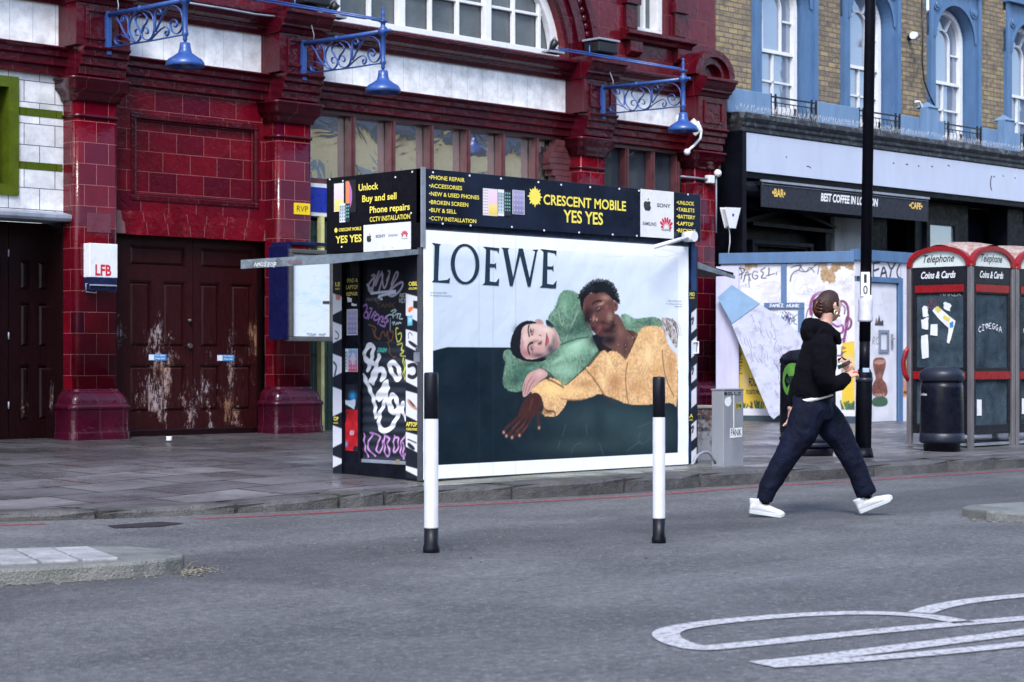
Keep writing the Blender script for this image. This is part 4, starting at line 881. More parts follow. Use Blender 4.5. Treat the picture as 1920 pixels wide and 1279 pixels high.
inkl([(315,270),(365,262),(372,290),(340,305)], .022); inkl([(340,265),(360,290),(350,330)], .018); inkl([(365,345),(385,270),(405,340)], .02); inkl([(370,310),(410,300)]); inkl([(450,290),(425,280),(415,320),(440,335),(455,310),(435,308)], .018); inkl([(495,262),(462,280),(490,295),(465,325),(500,325)], .02); inkl([(515,270),(520,262),(515,310)], .018); inkl([(500,312),(550,298)], .016); inkl([(562,290),(562,305)], .014)
inkl([(395,330),(400,380)], .012)
inkl([(650,262),(680,250),(720,245),(690,280),(740,290),(780,262),(800,245)], .016); inkl([(700,250),(740,300),(760,250),(790,290)], .014); inkl([(645,345),(650,310),(670,285),(700,275)], .018); inkl([(790,245),(820,240),(810,300)], .014)
for pts in ([(430,380),(500,350),(570,345),(590,380),(560,420),(480,415)], [(370,360),(420,395),(480,380),(440,370)], [(680,330),(660,370),(670,420),(720,420),(800,430)], [(700,390),(740,350),(750,400)]): inkl(pts, .009, (.20, .20, .26), .6)
c.tag('GOTEX', 510, 470, 590, 30, (.25,.25,.33), .008, alpha=.6); c.tag('23', 630, 445, 670, 28, (.3,.3,.38), .008, alpha=.6); c.tag('SAN', 955, 400, 1015, 40, (.35,.33,.4), .008, alpha=.6)
# magenta throw-up around the walking figure
mg = (.22, .025, .20); mg2 = (.14, .01, .09)
for P, w, k in (([(770,540),(765,490),(780,440),(810,415),(850,410)], .05, mg), ([(935,470),(960,460),(985,480),(995,530),(990,590),(975,650),(965,720),(955,790)], .04, mg2), ([(985,560),(1010,570),(1012,610),(985,640),(975,600),(985,560)], .035, mg2),
                ([(900,600),(930,620),(960,600),(965,650),(930,660)], .035, mg), ([(920,640),(950,700),(960,690)], .03, mg), ([(955,790),(930,790)], .03, mg), ([(950,480),(975,500),(970,540)], .022, mg2)): c.stroke(P, w, k)
for P in ([(930,560),(960,580),(950,620),(915,600)],): c.poly(P, (.42, .30, .55), alpha=.5)
c.stroke([(740,560),(750,510),(770,500),(780,540),(770,570)], .016, ink); c.poly([(775,505),(800,505),(795,540),(778,535)], (.6,.16,.02))
for pts in ([(960,650),(1000,680),(960,700)], [(975,830),(1010,810),(1020,780)], [(990,740),(1040,720),(1050,690)]): inkl(pts, .008, (.18,.2,.26), .7)
# yellow posters at the foot
ye = (.62, .42, .018); lf_ = (.02, .07, .03)
for x0, x1 in ((335, 520), (955, 1032)):
    c.poly([(x0,715),(x1,700),(x1,1110),(x0,1100)], ye, sm=0, tex=(.08, .1))
    for i in range(26):
        px = x0+random.random()*(x1-x0); py = 1105-random.random()*35; c.stroke([(px, 1110), (px+random.uniform(-14, 14), py-random.uniform(0, 15))], .022, random.choice([lf_, (.04, .14, .04), (.015, .02, .02)]))
    for i in range(14): py = 740+i*12; c.stroke([(x0-2, py), (x0+random.uniform(5, 22), py-random.uniform(-6, 12))], .016, (.02, .03, .02))
c.tag('HEMAC', 375, 1075, 480, 60, (.5,.33,.02), .012, alpha=.0)
c.stroke([(335,1112),(1032,1130)], .035, (.6,.62,.68), sm=0)
for i in range(46):
    x = random.uniform(345, 1020); y = random.uniform(250, 700); s_ = random.uniform(16, 46); c.tag(''.join(random.choice('AEKMNORSTUVZX') for _ in range(random.randint(2, 4))), x, y+s_, x+s_*1.9, s_*.9, random.choice([(.30,.30,.38), (.20,.20,.28), (.42,.36,.48), (.12,.13,.2), (.45,.40,.42)]), random.choice([.006, .009]), alpha=random.uniform(.35, .7))
for i in range(30):
    x = random.uniform(345, 1020); y = random.uniform(240, 800); c.stroke([(x, y), (x+random.uniform(-6, 6), y+random.uniform(20, 90))], .006, (.33,.33,.40), alpha=.35)
for i in range(14): c.blob((random.uniform(345, 1020), random.uniform(240, 1000)), random.uniform(15, 50), random.uniform(20, 60), random.choice([(.40,.39,.46), (.48,.44,.50), (.36,.34,.36)]), .45)
sheet = c.build('panel', M['cvp'], hd, 0.0)
m = MB(); m.pbox(HD, 0, HL, .18, HT-.17, -.03, -.004); obj('backing', m, M['blue'], hd)
m = MB(); tx = mat('black_print', (.012, .012, .012), .5, var=.1)
u0, z0 = HD.uz(*hz(397, 972), .004); u1, _ = HD.uz(*hz(460, 972), .004); z1 = HD.uz(*hz(397, 925), .004)[1]; m.text(HD, 'FOOD', u0, u1, z0, z1-z0, .004, .03)
u0, z0 = HD.uz(*hz(378, 1020), .004); u1, _ = HD.uz(*hz(478, 1025), .004); m.text(HD, 'TICKETS FROM', u0, u1, z0, .06, .004, .03); obj('poster_lettering', m, tx, sheet)
m = MB(); m.pbox(HD, -.02, HL, HT-.16, HT, -.06, .05)
uc = HD.uz(*hz(608, 400))[0]; m.pbox(HD, uc-.04, uc+.04, HD.uz(*hz(608, 480))[1], HT-.165, .001, .03)
a, b = HD.uz(*hz(490, 490))[0], HD.uz(*hz(730, 490))[0]; zc = HD.uz(*hz(610, 490))[1]; m.pbox(HD, a, b, zc-.045, zc+.045, .001, .031); m.pbox(HD, b-.09, b, 1.35, zc-.05, .001, .03)
obj('beam', m, M['blue'], hd, bevel=.004)
c = CV(HD, a+.01, b-.01, zc-.042, zc+.042, .006, (.06, .12, .24), n=.033, zf=hz); c.tag('SAMEZ', 520, 497, 605, 18, (.7,.72,.78), .009); c.tag('NUNK', 625, 499, 700, 18, (.7,.72,.78), .009); c.build('tag_strip', M['cvp'], hd)
c = CV(HD, a+.2, b-.1, 1.45, zc-.06, .008, (.62, .64, .72), n=.004, zf=hz)
for i in range(60):
    t = random.random()*6.3; r = random.uniform(0, 50); px, py = 625+r*1.1*math.cos(t), 565+r*.8*math.sin(t); c.stroke([(px, py), (px+random.uniform(-12, 12), py+random.uniform(-14, 14))], random.choice([.01, .014]), random.choice([(.02,.2,.45), (.45,.03,.06), (.02,.05,.15), (.1,.35,.6), (.02,.02,.04)]))
c.tag('XONE', 590, 600, 690, 55, (.01,.06,.16), .013); c.build('sticker_panel', M['cvp'], hd)
m = MB(); m.pbox(HD, 0, HL+.02, .10, .33, -.05, .02); obj('base_board', m, mat('navy_damp_board', (.02, .045, .07), .5, dirt=(.03,.05,.03)), hd)
# front run
m = MB(); m.pbox(HF, -.03, 8, HT-.13, HT+.03, -.06, .04); 
dz_ = lambda x, y, n=0: HF.uz(*hz(x, y), n)
ud0, ud1 = dz_(1135, 700)[0], dz_(1285, 700)[0]; ztop = dz_(1200, 352)[1]
m.pbox(HF, ud1+.01, ud1+.11, .14, ztop+.08, 0, .035); m.pbox(HF, .13, ud1+.11, ztop, ztop+.08, 0, .036)
obj('beam', m, M['blue'], hd, bevel=.004)
c = CV(HF, -.0, ud1+.10, ztop+.08, HT-.13, .009, (.60, .60, .67), zf=hz)
c.c *= (1+.2*(vnoise(c.c.shape[:2], 12)-.5))[:, :, None]
for P in ([(1145,235),(1140,330),(1175,325)], [(1150,280),(1175,270)], [(1140,235),(1180,232)], [(1185,330),(1205,240),(1225,325)], [(1190,300),(1220,290)], [(1230,230),(1250,280),(1275,235)], [(1250,280),(1240,335)], [(1300,245),(1280,290),(1300,335),(1330,310),(1340,260),(1310,240)], [(1325,240),(1345,330)]): c.stroke(P, .035, (.015,.015,.025))
c.build('header_panel', M['cvp'], hd)
c = CV(HF, -.0, ud0-.01, .17, ztop, .009, (.62, .63, .70), zf=hz); c.c *= (1+.2*(vnoise(c.c.shape[:2], 12)-.5))[:, :, None]; c.build('panel', M['cvp'], hd)
c = CV(HF, ud0, ud1, .24, ztop-.01, .009, (.60, .61, .68), zf=hz, n=-.01); c.c *= (1+.22*(vnoise(c.c.shape[:2], 14)-.5))[:, :, None]
br = (.19, .055, .035)
c.poly([(1145,800),(1215,800),(1220,850),(1205,900),(1195,930),(1225,960),(1232,1040),(1135,1040),(1137,960),(1160,930),(1150,890),(1140,850)], br, tex=(.7,.03)); c.poly([(1148,818),(1216,812),(1214,840),(1150,845)], (.42,.22,.16), tex=(.3,.02))
c.blob((1182,905), 14, 22, (.42,.22,.16), .6); c.blob((1178,880), 26, 30, (.07,.02,.02), .5); c.poly([(1135,1045),(1180,1035),(1230,1040),(1230,1095),(1135,1098)], (.03,.10,.05), tex=(.3,.03)); c.tag('REBE', 1150, 1032, 1215, 14, (.55,.4,.35), .010, alpha=.7)
c.tag('RC', 1137, 722, 1178, 45, (.12,.12,.16), .012)
c.poly([(1152,610),(1160,560),(1168,590),(1178,545),(1186,585),(1203,575),(1205,612)], (.03,.03,.04), sm=0); c.blob((1165,585), 8, 12, (.35,.2,.08), .7)
for i in range(5): c.tag(random.choice(['ZUE','MAK','ON']), 1145+random.random()*60, 430+i*22, 1190+random.random()*70, 20, (.33,.33,.4), .007, alpha=.5)
dr = c.build('hoarding_door', M['cvp'], hd)
m = MB(); m.frame(HF, dz_(1176, 700)[0], dz_(1236, 700)[0], dz_(1200, 772)[1], dz_(1200, 636)[1], .045, -.008, .01); obj('notice_frame', m, mat('grey_frame', (.16,.19,.26), .4), dr)
m = MB(); u, z = dz_(1255, 700); m.pbox(HF, u-.02, u+.02, z-.12, z+.1, -.008, .01); m.tube([HF.p(u, z+.03, .01), HF.p(u, z+.03, .05), HF.p(u-.08, z+.03, .05)], .01, 6); obj('handle', m, M['lead'], dr)
c = CV(HF, ud1+.11, 8, .16, HT-.13, .014, (.62, .62, .72), zf=hz); c.c *= (1+.16*(vnoise(c.c.shape[:2], 14)-.5))[:, :, None]
for i in range(6): c.tag(random.choice(['ELI','TUN','ZAK','MEO']), 1325+random.random()*20, 420+i*60, 1368+random.random()*20, 45, (.2,.2,.27), .009, alpha=.6)
c.poly([(1320,755),(1368,755),(1368,930),(1320,930)], (.10,.28,.40), sm=0, tex=(1.2,.05)); c.blob((1345,850), 16, 30, (.6,.45,.05), .9); c.blob((1335,800), 10, 20, (.6,.12,.08), .9); c.blob((1355,880), 12, 16, (.02,.02,.05), .9)
c.poly([(1316,932),(1370,935),(1370,1038),(1316,1038)], (.60,.26,.10), sm=0, tex=(.3,.05)); c.blob((1345,955), 20, 20, (.5,.2,.35), .8); c.stroke([(1330,1010),(1362,1010)], .05, (.1,.03,.02), sm=0)
for i in range(30): u = 1.5+random.random()*6; z = .4+random.random()*1.9; c.poly([(u, z), (u+.25, z), (u+.25, z+.3), (u, z+.3)], random.choice([(.5,.5,.62),(.62,.62,.7),(.35,.34,.45)]), raw=True, sm=0)
c.build('panel', M['cvp'], hd); m = MB(); m.pbox(HF, .13, 8, .16, HT-.13, -.05, -.012); obj('backing', m, M['blue'], hd)
# leaning sheet
LB = PL(A.x, A.y, Bc.x-A.x, Bc.y-A.y)
lb = thing('leaning_board', 'big dirty white board with a blue cap leaning across the hoarding', 'board', LB.p(1.0, .2, .2))
def lean(P, n0, n1, mt, nm, label=None):
    pts = [LB.uz(*hz(x, y), .22) for x, y in P]; f = lambda z: .42-(z-.2)*.13
    k = len(pts); m = MB(); a = [LB.p(u, z, f(z)+n1) for u, z in pts]; b = [LB.p(u, z, f(z)+n0) for u, z in pts]; m.add(a+b, [tuple(reversed(range(k))), tuple(range(k, 2*k))]+[(i, k+i, k+(i+1)%k, (i+1)%k) for i in range(k)]); return obj(nm, m, mt, lb, label)
M['dirtyw'] = mat('scuffed_white_board', (.38, .40, .52), .55, var=.10, dirt=(.25, .26, .36), dth=(.50, .66), dscale=7, bump=.3, bscale=6)
bs_ = lean([(292,590),(455,478),(590,560),(715,665),(735,780),(690,1000),(608,1128),(560,1168),(535,1145)], 0, .03, M['dirtyw'], 'board_sheet')
lean([(208,440),(292,365),(462,478),(300,598)], .004, .042, mat('pale_blue_sheet', (.15, .26, .41), .5, var=.14, dirt=(.14,.23,.38), dth=(.55,.7)), 'blue_cap')
m = MB(); f0 = lambda z: .42-(z-.2)*.13+.032
for i in range(60):
    x = random.uniform(330, 690); y = random.uniform(520, 1050); lo = 480+(x-300)*1.75 if x > 300 else 600
    if y > 600+(x-300)*1.9 or y < 500+(x-455)*.75: continue
    pts = [(x, y), (x+random.uniform(4, 22), y+random.uniform(10, 50)), (x+random.uniform(0, 40), y+random.uniform(30, 90))]
    P = [LB.uz(*hz(a, b), .3) for a, b in pts]
    for (a, b), (c1, d1) in zip(P[:-1], P[1:]): v = Vector((c1-a, d1-b)); v.normalize(); tt = Vector((-v.y, v.x))*.0035; m.add([LB.p(a-tt.x, b-tt.y, f0(b)), LB.p(c1-tt.x, d1-tt.y, f0(d1)), LB.p(c1+tt.x, d1+tt.y, f0(d1)), LB.p(a+tt.x, b+tt.y, f0(b))], [(0,1,2,3)])
obj('scratches', m, mat('pencil_grey', (.16,.16,.24), .6), bs_, kind='stuff')
m = MB(); up = PL(A.x, A.y, Bc.x-A.x, Bc.y-A.y); uL_, uR_ = up.uz(*hz(200, 600), .1)[0], up.uz(*hz(336, 600), .1)[0]; m.pbox(up, uL_, uR_, .2, 2.55, .07, .10)
for f_ in (.35, .62): m.pbox(up, uL_+(uR_-uL_)*f_, uL_+(uR_-uL_)*f_+.02, .2, 2.55, .10, .106)
simple('white_sheet', 'upright pale board standing between the red pilaster and the leaning board', 'board', m, mat('pale_lilac_board', (.44,.44,.60), .5, var=.10, streak=True))
# ------------------------------------------------------------------ telephone boxes
BW = .86
M['frame'] = mat('booth_black_paint', (.009, .010, .016), .3, spec=.3); M['steel'] = mat('brushed_aluminium', (.22, .21, .23), .4, .6, streak=True); M['redpaint'] = mat('red_gloss_paint', (.22, .004, .008), .3, var=.2)
M['roofp'] = mat('lichened_red_roof', (.26, .14, .12), .7, var=.3, dirt=(.34, .31, .28), dth=(.45, .6), dscale=14, bump=.4)
M['signw'] = mat('opal_sign', (.55, .62, .62), .3, var=.06); M['boothglass'] = glassmat('grubby_glass', (.16, .24, .31), .24, .04)
M['plastic'] = mat('grey_phone_unit', (.06, .07, .08), .4)
def booth(loc, label, full=True):
    t = thing('telephone_box', label, 'phone box', loc, 'pair of telephone boxes on the pavement')
    w = BW; po = .03
    def L(name, m, mt, par=t, **k): return obj(name, m, mt, par, local=True, **k)
    m = MB()
    for x in (0, w):
        for y in (0, w):
            q = MB(); q.box(x-po if x == 0 else x-.03, x+.03 if x == 0 else x+po, y-po if y == 0 else y-.03, y+.03 if y == 0 else y+po, 0, 2.09); L('corner_post', q, M['steel'], bevel=.006)
    # planes: front (-y), left (-x), back, right
    FR = [PL(0, 0, 1, 0), PL(0, w, 0, -1), PL(w, w, -1, 0), PL(w, 0, 0, 1)]
    for i, P in enumerate(FR):
        q = MB(); q.pbox(P, .045, w-.045, 1.90, 2.09, -.02, .012)
        sb = L('name_strip', q, M['frame'])
        rise = .245; k = 16; ac = [(w/2-w/2*1.04*math.cos(math.pi*j/k), 2.09+rise*math.sin(math.pi*j/k)**.85) for j in range(k+1)]
        ai = [(w/2-(w/2-.045)*math.cos(math.pi*j/k), 2.095+(rise-.06)*math.sin(math.pi*j/k)**.85) for j in range(k+1)]
        q = MB(); q.ppoly(P, list(reversed(ai)), -.03, .008); op = L('opal_panel', q, M['signw'])
        q = MB()
        for j in range(k): q.add([P.p(*ac[j], .04), P.p(*ac[j+1], .04), P.p(*ai[j+1], .04), P.p(*ai[j], .04), P.p(*ac[j], -.03), P.p(*ac[j+1], -.03), P.p(*ai[j+1], -.03), P.p(*ai[j], -.03)], [(3,2,1,0), (0,1,5,4), (2,3,7,6)])
        L('arched_rim', q, M['redpaint'])
        if i < 2:
            q = MB(); q.text(P, 'Telephone', .20, w-.22, 2.15, .085, .010, .015, .35); L('lettering', q, tx, op)
            q = MB(); q.text(P, 'Coins & Cards', .17, w-.20, 1.965, .075, .0135, .03, .3); L('lettering', q, M['whitep'], sb)
        q = MB(); q.frame(P, .045, w-.045, .16, 1.90, .05, -.03, .01); q.pbox(P, .095, w-.095, .78, .93, -.03, .008); q.pbox(P, .095, w-.095, .21, .27, -.03, .008); q.pbox(P, .095, w-.095, 1.78, 1.85, -.03, .006); L('door_frame' if i == 1 else 'side_frame', q, M['frame'], bevel=.004)
        q = MB(); q.pbox(P, .085, w-.085, 1.80, 1.885, .0, .018); L('red_bar', q, M['redpaint']); q = MB(); q.pbox(P, .06, w-.06, .795, .885, .0, .022); L('red_bar', q, M['redpaint'])
        for z0, z1 in ((.93, 1.79), (.27, .78)): q = MB(); q.pbox(P, .095, w-.095, z0, z1, -.015, -.009); gp = L('glass_pane', q, M['boothglass'])
    # vaulted roof
    q = MB(); k = 20; 
    for a in range(k+1):
        for b in range(k+1):
            x, y = w*a/k, w*b/k; h = lambda v: math.sin(math.pi*min(1, max(0, v/w)))**.85
            q.v.append((x+(x-w/2)*.06, y+(y-w/2)*.06, 2.10+.25*max(h(x), h(y))+.05*math.sin(math.pi*a/k)*math.sin(math.pi*b/k)))
    for a in range(k):
        for b in range(k): i = a*(k+1)+b; q.f.append((i, i+k+1, i+k+2, i+1)); q.sm.append(True)
    L('roof', q, M['roofp'])
    q = MB(); q.box(.02, w-.02, .02, w-.02, .03, .06); L('floor', q, M['lead'])
    q = MB(); q.box(w-.24, w-.05, .30, w-.06, .80, 1.62); pu = L('phone_unit', q, M['plastic'], bevel=.02)
    q = MB(); q.box(w-.27, w-.245, .50, .70, 1.12, 1.40); L('dial_plate', q, M['steel'], pu); q = MB(); q.tube([(w-.27, .40, 1.15), (w-.30, .40, 1.2), (w-.30, .40, 1.35), (w-.27, .40, 1.40)], .022, 8); q.tube([(w-.28, .40, 1.15), (w-.3, .42, .95), (w-.27, .5, .9), (w-.25, .55, 1.0)], .008, 6); L('handset', q, M['frame'], pu)
    if full:
        q = MB(); P = FR[1]; q.tube([P.p(.0, .78, .03), P.p(-.035, .86, .06), P.p(-.045, 1.0, .07), P.p(-.02, 1.12, .05), P.p(.0, 1.16, .02)], .028, 8, .5); L('door_handle', q, M['redpaint'])
    return t, FR
BP = G(1820, 842, .135)
b1, FRb = booth((BP[0], BP[1], .135), 'black and red telephone box with torn stickers on its glass, nearest the kerb bin')
# stickers, graffiti on the first box
def bp(i): 
    P = FRb[i]; return PL(BP[0]+P.O.x, BP[1]+P.O.y, P.U.x, P.U.y)
bz = ZM(1660, 420, 2.665); L1 = bp(1); L0 = bp(0)
M['paperw'] = mat('torn_white_paper', (.66, .68, .72), .6, var=.12); M['papery'] = mat('yellow_print', (.6, .5, .08), .6); M['paperb'] = mat('blue_print', (.03, .2, .45), .6)
def flat(pl, P, n, zf, jag=0):
    pts = [pl.uz(*zf(x, y), n) for x, y in P]
    if jag:
        o = []
        for (a, b), (c_, d) in zip(pts, pts[1:]+pts[:1]):
            for k in range(3): t = k/3; o.append((a+(c_-a)*t+random.uniform(-jag, jag), b+(d-b)*t+random.uniform(-jag, jag)))
        pts = o
    m = MB(); m.ppoly(pl, list(reversed(pts)), n-.001, n); return m
for P, mt, jg, nm in (([(175,415),(200,408),(205,465),(172,465)], 'paperw', .012, 'torn_sticker'), ([(168,475),(205,470),(205,525),(168,528)], 'paperw', .012, 'torn_sticker'), ([(216,503),(252,500),(252,560),(214,555)], 'paperw', .002, 'sticker'),
                  ([(166,560),(200,555),(205,670),(170,672)], 'paperw', .012, 'torn_sticker'), ([(278,395),(300,388),(325,410),(318,438),(290,425)], 'paperw', .012, 'torn_sticker'),
                  ([(225,432),(250,410),(345,485),(330,545),(312,600),(302,590),(310,520),(270,485)], 'paperw', .004, 'torn_sticker')):
    fs_ = obj(nm, flat(L1, P, .0, bz, jg), M[mt], b1)
for P, mt in (([(238,425),(258,412),(272,430),(255,445)], 'papery'), ([(285,455),(320,470),(312,490),(280,470)], 'papery'), ([(315,495),(335,485),(335,515),(318,520)], 'paperb')): obj('sticker_print', flat(L1, P, .002, bz), M[mt], fs_)
c = CV(L0, .1, BW-.1, .94, 1.78, .008, (.5,.5,.5), zf=bz)  # tag drawn as thin strokes of paint on the glass
m = MB(); x = 475
def penline(m, pl, pts, w, n, zf):
    P = [pl.uz(*zf(a, b), n) for a, b in pts]
    for (a, b), (c_, d) in zip(P[:-1], P[1:]):
        v = Vector((c_-a, d-b)); 
        if v.length < 1e-5: continue
        t = Vector((-v.y, v.x)).normalized()*w/2; v = v.normalized()*w*.3; m.add([pl.p(a-t.x-v.x, b-t.y-v.y, n), pl.p(c_-t.x+v.x, d-t.y+v.y, n), pl.p(c_+t.x+v.x, d+t.y+v.y, n), pl.p(a+t.x-v.x, b+t.y-v.y, n)], [(0,1,2,3)])
def pentag(m, pl, txt, x0, yb, x1, hp, w, n, zf, arc=0):
    cw = (x1-x0)/len(txt)
    for i, ch in enumerate(txt):
        dy = -arc*math.sin(math.pi*(i+.5)/len(txt))
        for st_ in GL.get(ch, []): penline(m, pl, [(x0+cw*(i+gx*.8)+random.uniform(-.5, .5), yb+dy-hp*gy+random.uniform(-.5, .5)) for gx, gy in st_], w, n, zf)
pentag(m, L0, 'CIvEGGA', 465, 545, 580, 28, .010, .001, bz, 22); obj('scratched_tag', m, M['paperw'], b1)
m = MB(); pentag(m, L1, 'RSK', 200, 425, 265, 45, .008, .001, bz); obj('faded_tag', m, mat('faded_red_ink', (.12,.03,.05), .6), b1)
m = MB(); pentag(m, L1, 'NAR2R', 270, 360, 380, 35, .007, .001, bz); obj('scratched_tag', m, mat('pale_scratch', (.25,.3,.34), .6), b1)
obj('notice', flat(L0, [(484,545),(565,545),(565,612),(484,608)], -.05, bz), mat('notice_paper', (.42,.45,.48), .6), b1)
obj('notice', flat(L0, [(457,878),(480,878),(480,958),(457,958)], .001, bz), M['paperw'], b1)
b1.scale = (1.03, .95, 1)
b2 = dup(b1, (BP[0]+BW+.12, BP[1], .135), 'second telephone box, cut off by the right edge of the photo', 'pair of telephone boxes on the pavement')
# ------------------------------------------------------------------ litter bins
M['binb'] = mat('black_bin_plastic', (.005, .006, .013), .3, var=.5, scale=14, spec=.18); M['binb2'] = mat('blue_black_band', (.014, .018, .032), .35, spec=.3)
p = G(1775, 848, .14); t = thing('litter_bin', 'round black litter bin with a domed lid in front of the telephone box', 'bin', (p[0], p[1]+.22, .14), 'street litter bins'); t.location = (p[0]+FW.x*.235, p[1]+FW.y*.235, .14); r = .235
m = MB(); m.lathe((0, 0, 0), [(.20, .0), (.20, .085), (r-.01, .09), (r+.005, .12), (r, .70), (r-.012, .78)], 32); obj('body', m, M['binb'], t, local=True)
m = MB(); m.lathe((0, 0, 0), [(r+.008, .10), (r+.012, .13), (r+.01, .20), (r+.002, .205)], 32); obj('band', m, M['binb2'], t, local=True)
m = MB(); m.lathe((0, 0, 0), [(r-.005, .775), (r+.012, .79), (r+.012, .86), (r-.01, .895), (r-.06, .925), (.09, .94), (.001, .945)], 32); obj('lid', m, M['binb2'], t, local=True)
dirv = Vector((-RT.x*.8-FW.x*.75, -RT.y*.8-FW.y*.75)).normalized(); PB_ = PL(t.location.x, t.location.y, RT.x, RT.y)
m = MB(); m.text(PB_, 'Camden', -.30, -.145, .14+.62, .028, .185, .03); 
for i, v in enumerate(m.v):
    du = Vector((v[0]-t.location.x, v[1]-t.location.y)); uu_ = du.dot(RT)+.13; a = uu_/(r+.003)-.9; d = FW*(-math.cos(a))+RT*math.sin(a); m.v[i] = (t.location.x+d.x*(r+.003), t.location.y+d.y*(r+.003), v[2])
obj('lettering', m, M['whitep'], t)
p = G(1525, 857, .14); t = thing('litter_bin', 'tall black litter bin with a green emblem behind the walking woman', 'bin', (p[0]+.2, p[1]+.22, .14), 'street litter bins')
r = .29; m = MB(); m.lathe((0, 0, 0), [(r-.03, 0), (r-.02, .05), (r-.02, .10)], 32); m.lathe((0,0,0), [(r, .24), (r+.005, .26), (r, .95), (r-.01, .98)], 32); obj('body', m, M['binb'], t, local=True)
m = MB(); m.lathe((0, 0, 0), [(r+.01, .10), (r+.01, .14), (r-.005, .145), (r-.005, .155), (r+.01, .16), (r+.01, .20), (r-.005, .205), (r, .24)], 32); obj('band', m, M['binb2'], t, local=True)
m = MB(); m.lathe((0, 0, 0), [(r+.006, .975), (r+.008, 1.02), (r-.03, 1.07), (r-.1, 1.11), (.05, 1.13), (.001, 1.13)], 32); obj('lid', m, M['binb'], t, local=True)
m = MB(); vs = []
def bincurve(t, r, ux, z):
    a = ux/r; d = FW*(-math.cos(a))+RT*math.sin(a); return (t.location.x+d.x*(r+.006), t.location.y+d.y*(r+.006), t.location.z+z)
for rr, mt, nm in ((.15, mat('green_emblem', (.10,.28,.05), .4), 'emblem'), (.09, mat('dark_green_emblem', (.01,.03,.02), .4), 'emblem')):
    m = MB(); k = 28; o = .004 if rr < .1 else 0; m.v = [bincurve(t, r+o, -.23+.02, .80)]+[bincurve(t, r+o, -.21+rr*math.cos(6.283*i/k), .80+rr*math.sin(6.283*i/k)*(1.2 if rr > .1 else .5)) for i in range(k)]; m.f = [(0, 1+i, 1+(i+1) % k) for i in range(k)]; m.sm = [False]*k; obj(nm, m, mt, t)
# ------------------------------------------------------------------ lamp post
p = G(1618, 857, .14); lp = thing('lamp_post', 'tall black lamp post carrying plate number ten and a taped paper notice', 'lamp post', (p[0], p[1], .14)); lp.rotation_euler = (0, 0, 0)
lean_ = 14/3570*20.03/4.8
def LP(z, dx=0, dn=0): q = Vector((p[0], p[1]))+RT*(lean_*z+dx)-FW*dn; return (q.x, q.y, .14+z)
hp = lambda y: CAM_H+(HZ-y)/3570*20.0-.14
m = MB(); m.tube([LP(0), LP(.0), LP(hp(708)), LP(hp(700)), LP(hp(692))], [.085, .085, .085, .083, .06], 20); m.tube([LP(hp(640)), LP(9.0)], [.060, .052], 16); m.tube([LP(hp(697)), LP(hp(640))], .056, 16)
obj('column', m, M['black'], lp)
m = MB(); m.tube([LP(0), LP(.02), LP(.1)], [.11, .11, .088], 20); obj('base_collar', m, M['black'], lp)
m = MB(); m.tube([LP(hp(716)), LP(hp(708))], .089, 20); obj('collar', m, M['binb2'], lp)
m = MB(); q0 = LP(9.0); q1 = (q0[0], q0[1]-1.6, q0[2]+.3); m.tube([q0, (q0[0], q0[1]-.6, q0[2]+.25), q1], .03, 10); obj('arm', m, M['black'], lp); m = MB(); m.ball((q1[0], q1[1]-.25, q1[2]), (.13, .36, .07)); obj('lantern', m, M['lead'], lp)
LPp = PL(LP(2.5)[0], LP(2.5)[1], RT.x, RT.y)
u0, u1, z0, z1 = LPp.rect(1614.5, 510, 1631, 556, .066); m = MB(); m.pbox(LPp, u0, u1, z0, z1, .0, .066); npl = obj('number_plate', m, M['whitep'], lp)
m = MB(); h = (z1-z0); m.text(LPp, '1', u0+.03, u0+.058, z0+h*.56, h*.34, .068, .01); m.text(LPp, '0', u0+.022, u0+.068, z0+h*.10, h*.34, .068, .01); obj('numeral', m, tx, npl)
m = MB(); m.tube([LP(hp(604)), LP(hp(600)), LP(hp(585)), LP(hp(565)), LP(hp(554))], [.072, .078, .070, .076, .064], 14); obj('taped_paper', m, mat('crumpled_paper', (.55,.56,.68), .5, var=.15, bump=.6, bscale=12), lp)
m = MB(); u0, u1, z0, z1 = LPp.rect(1618, 690, 1630, 698, .09); m.pbox(LPp, u0, u1, z0, z1, .0, .088); obj('tape', m, mat('blue_white_tape', (.35,.45,.6), .4), lp)
# ------------------------------------------------------------------ marker posts on the road
M['pw'] = mat('white_reflective_post', (.41, .42, .46), .4, var=.10, dirt=(.34,.33,.32), dth=(.56,.74)); M['pk'] = mat('black_post_rubber', (.004, .005, .010), .4, spec=.25)
def bollard(px, pyb, pyt, w, yb1, yb2, label, dirty=False):
    g = G(px, pyb); d = CAM_H*FPX/(pyb-HZ); t = thing('marker_post', label, 'bollard', (g[0], g[1], 0), 'black and white marker posts in the carriageway'); sc = d/FPX; z = lambda y: CAM_H+(HZ-y)*sc; r = w/2*sc
    q = MB(); q.lathe((0,0,0), [(r*1.15, -.01), (r*1.15, .03), (r*1.0, .05), (r, z(yb1))], 24); obj('base', q, M['pk'], t, local=True)
    q = MB(); q.lathe((0,0,0), [(r*.98, z(yb1)-.001), (r*1.04, z(yb1)), (r*1.04, z(yb1)+.008), (r*.99, z(yb1)+.01), (r*.99, z(yb2))], 24); bd = obj('white_sleeve', q, M['pw'], t, local=True)
    q = MB(); q.lathe((0,0,0), [(r*.98, z(yb2)-.001), (r*1.01, z(yb2)), (r*1.01, z(pyt)-.012), (r*.9, z(pyt)-.002), (.001, z(pyt))], 24); obj('black_cap', q, M['pk'], t, local=True)
    if dirty:
        q = MB(); 
        for yy in (878, 925): q.lathe((0,0,0), [(r*1.0, z(yy)), (r*1.015, z(yy)+.002), (r*1.0, z(yy)+.004)], 24)
        obj('sleeve_seam', q, mat('grey_seam', (.2,.2,.22), .5), bd)
    return t
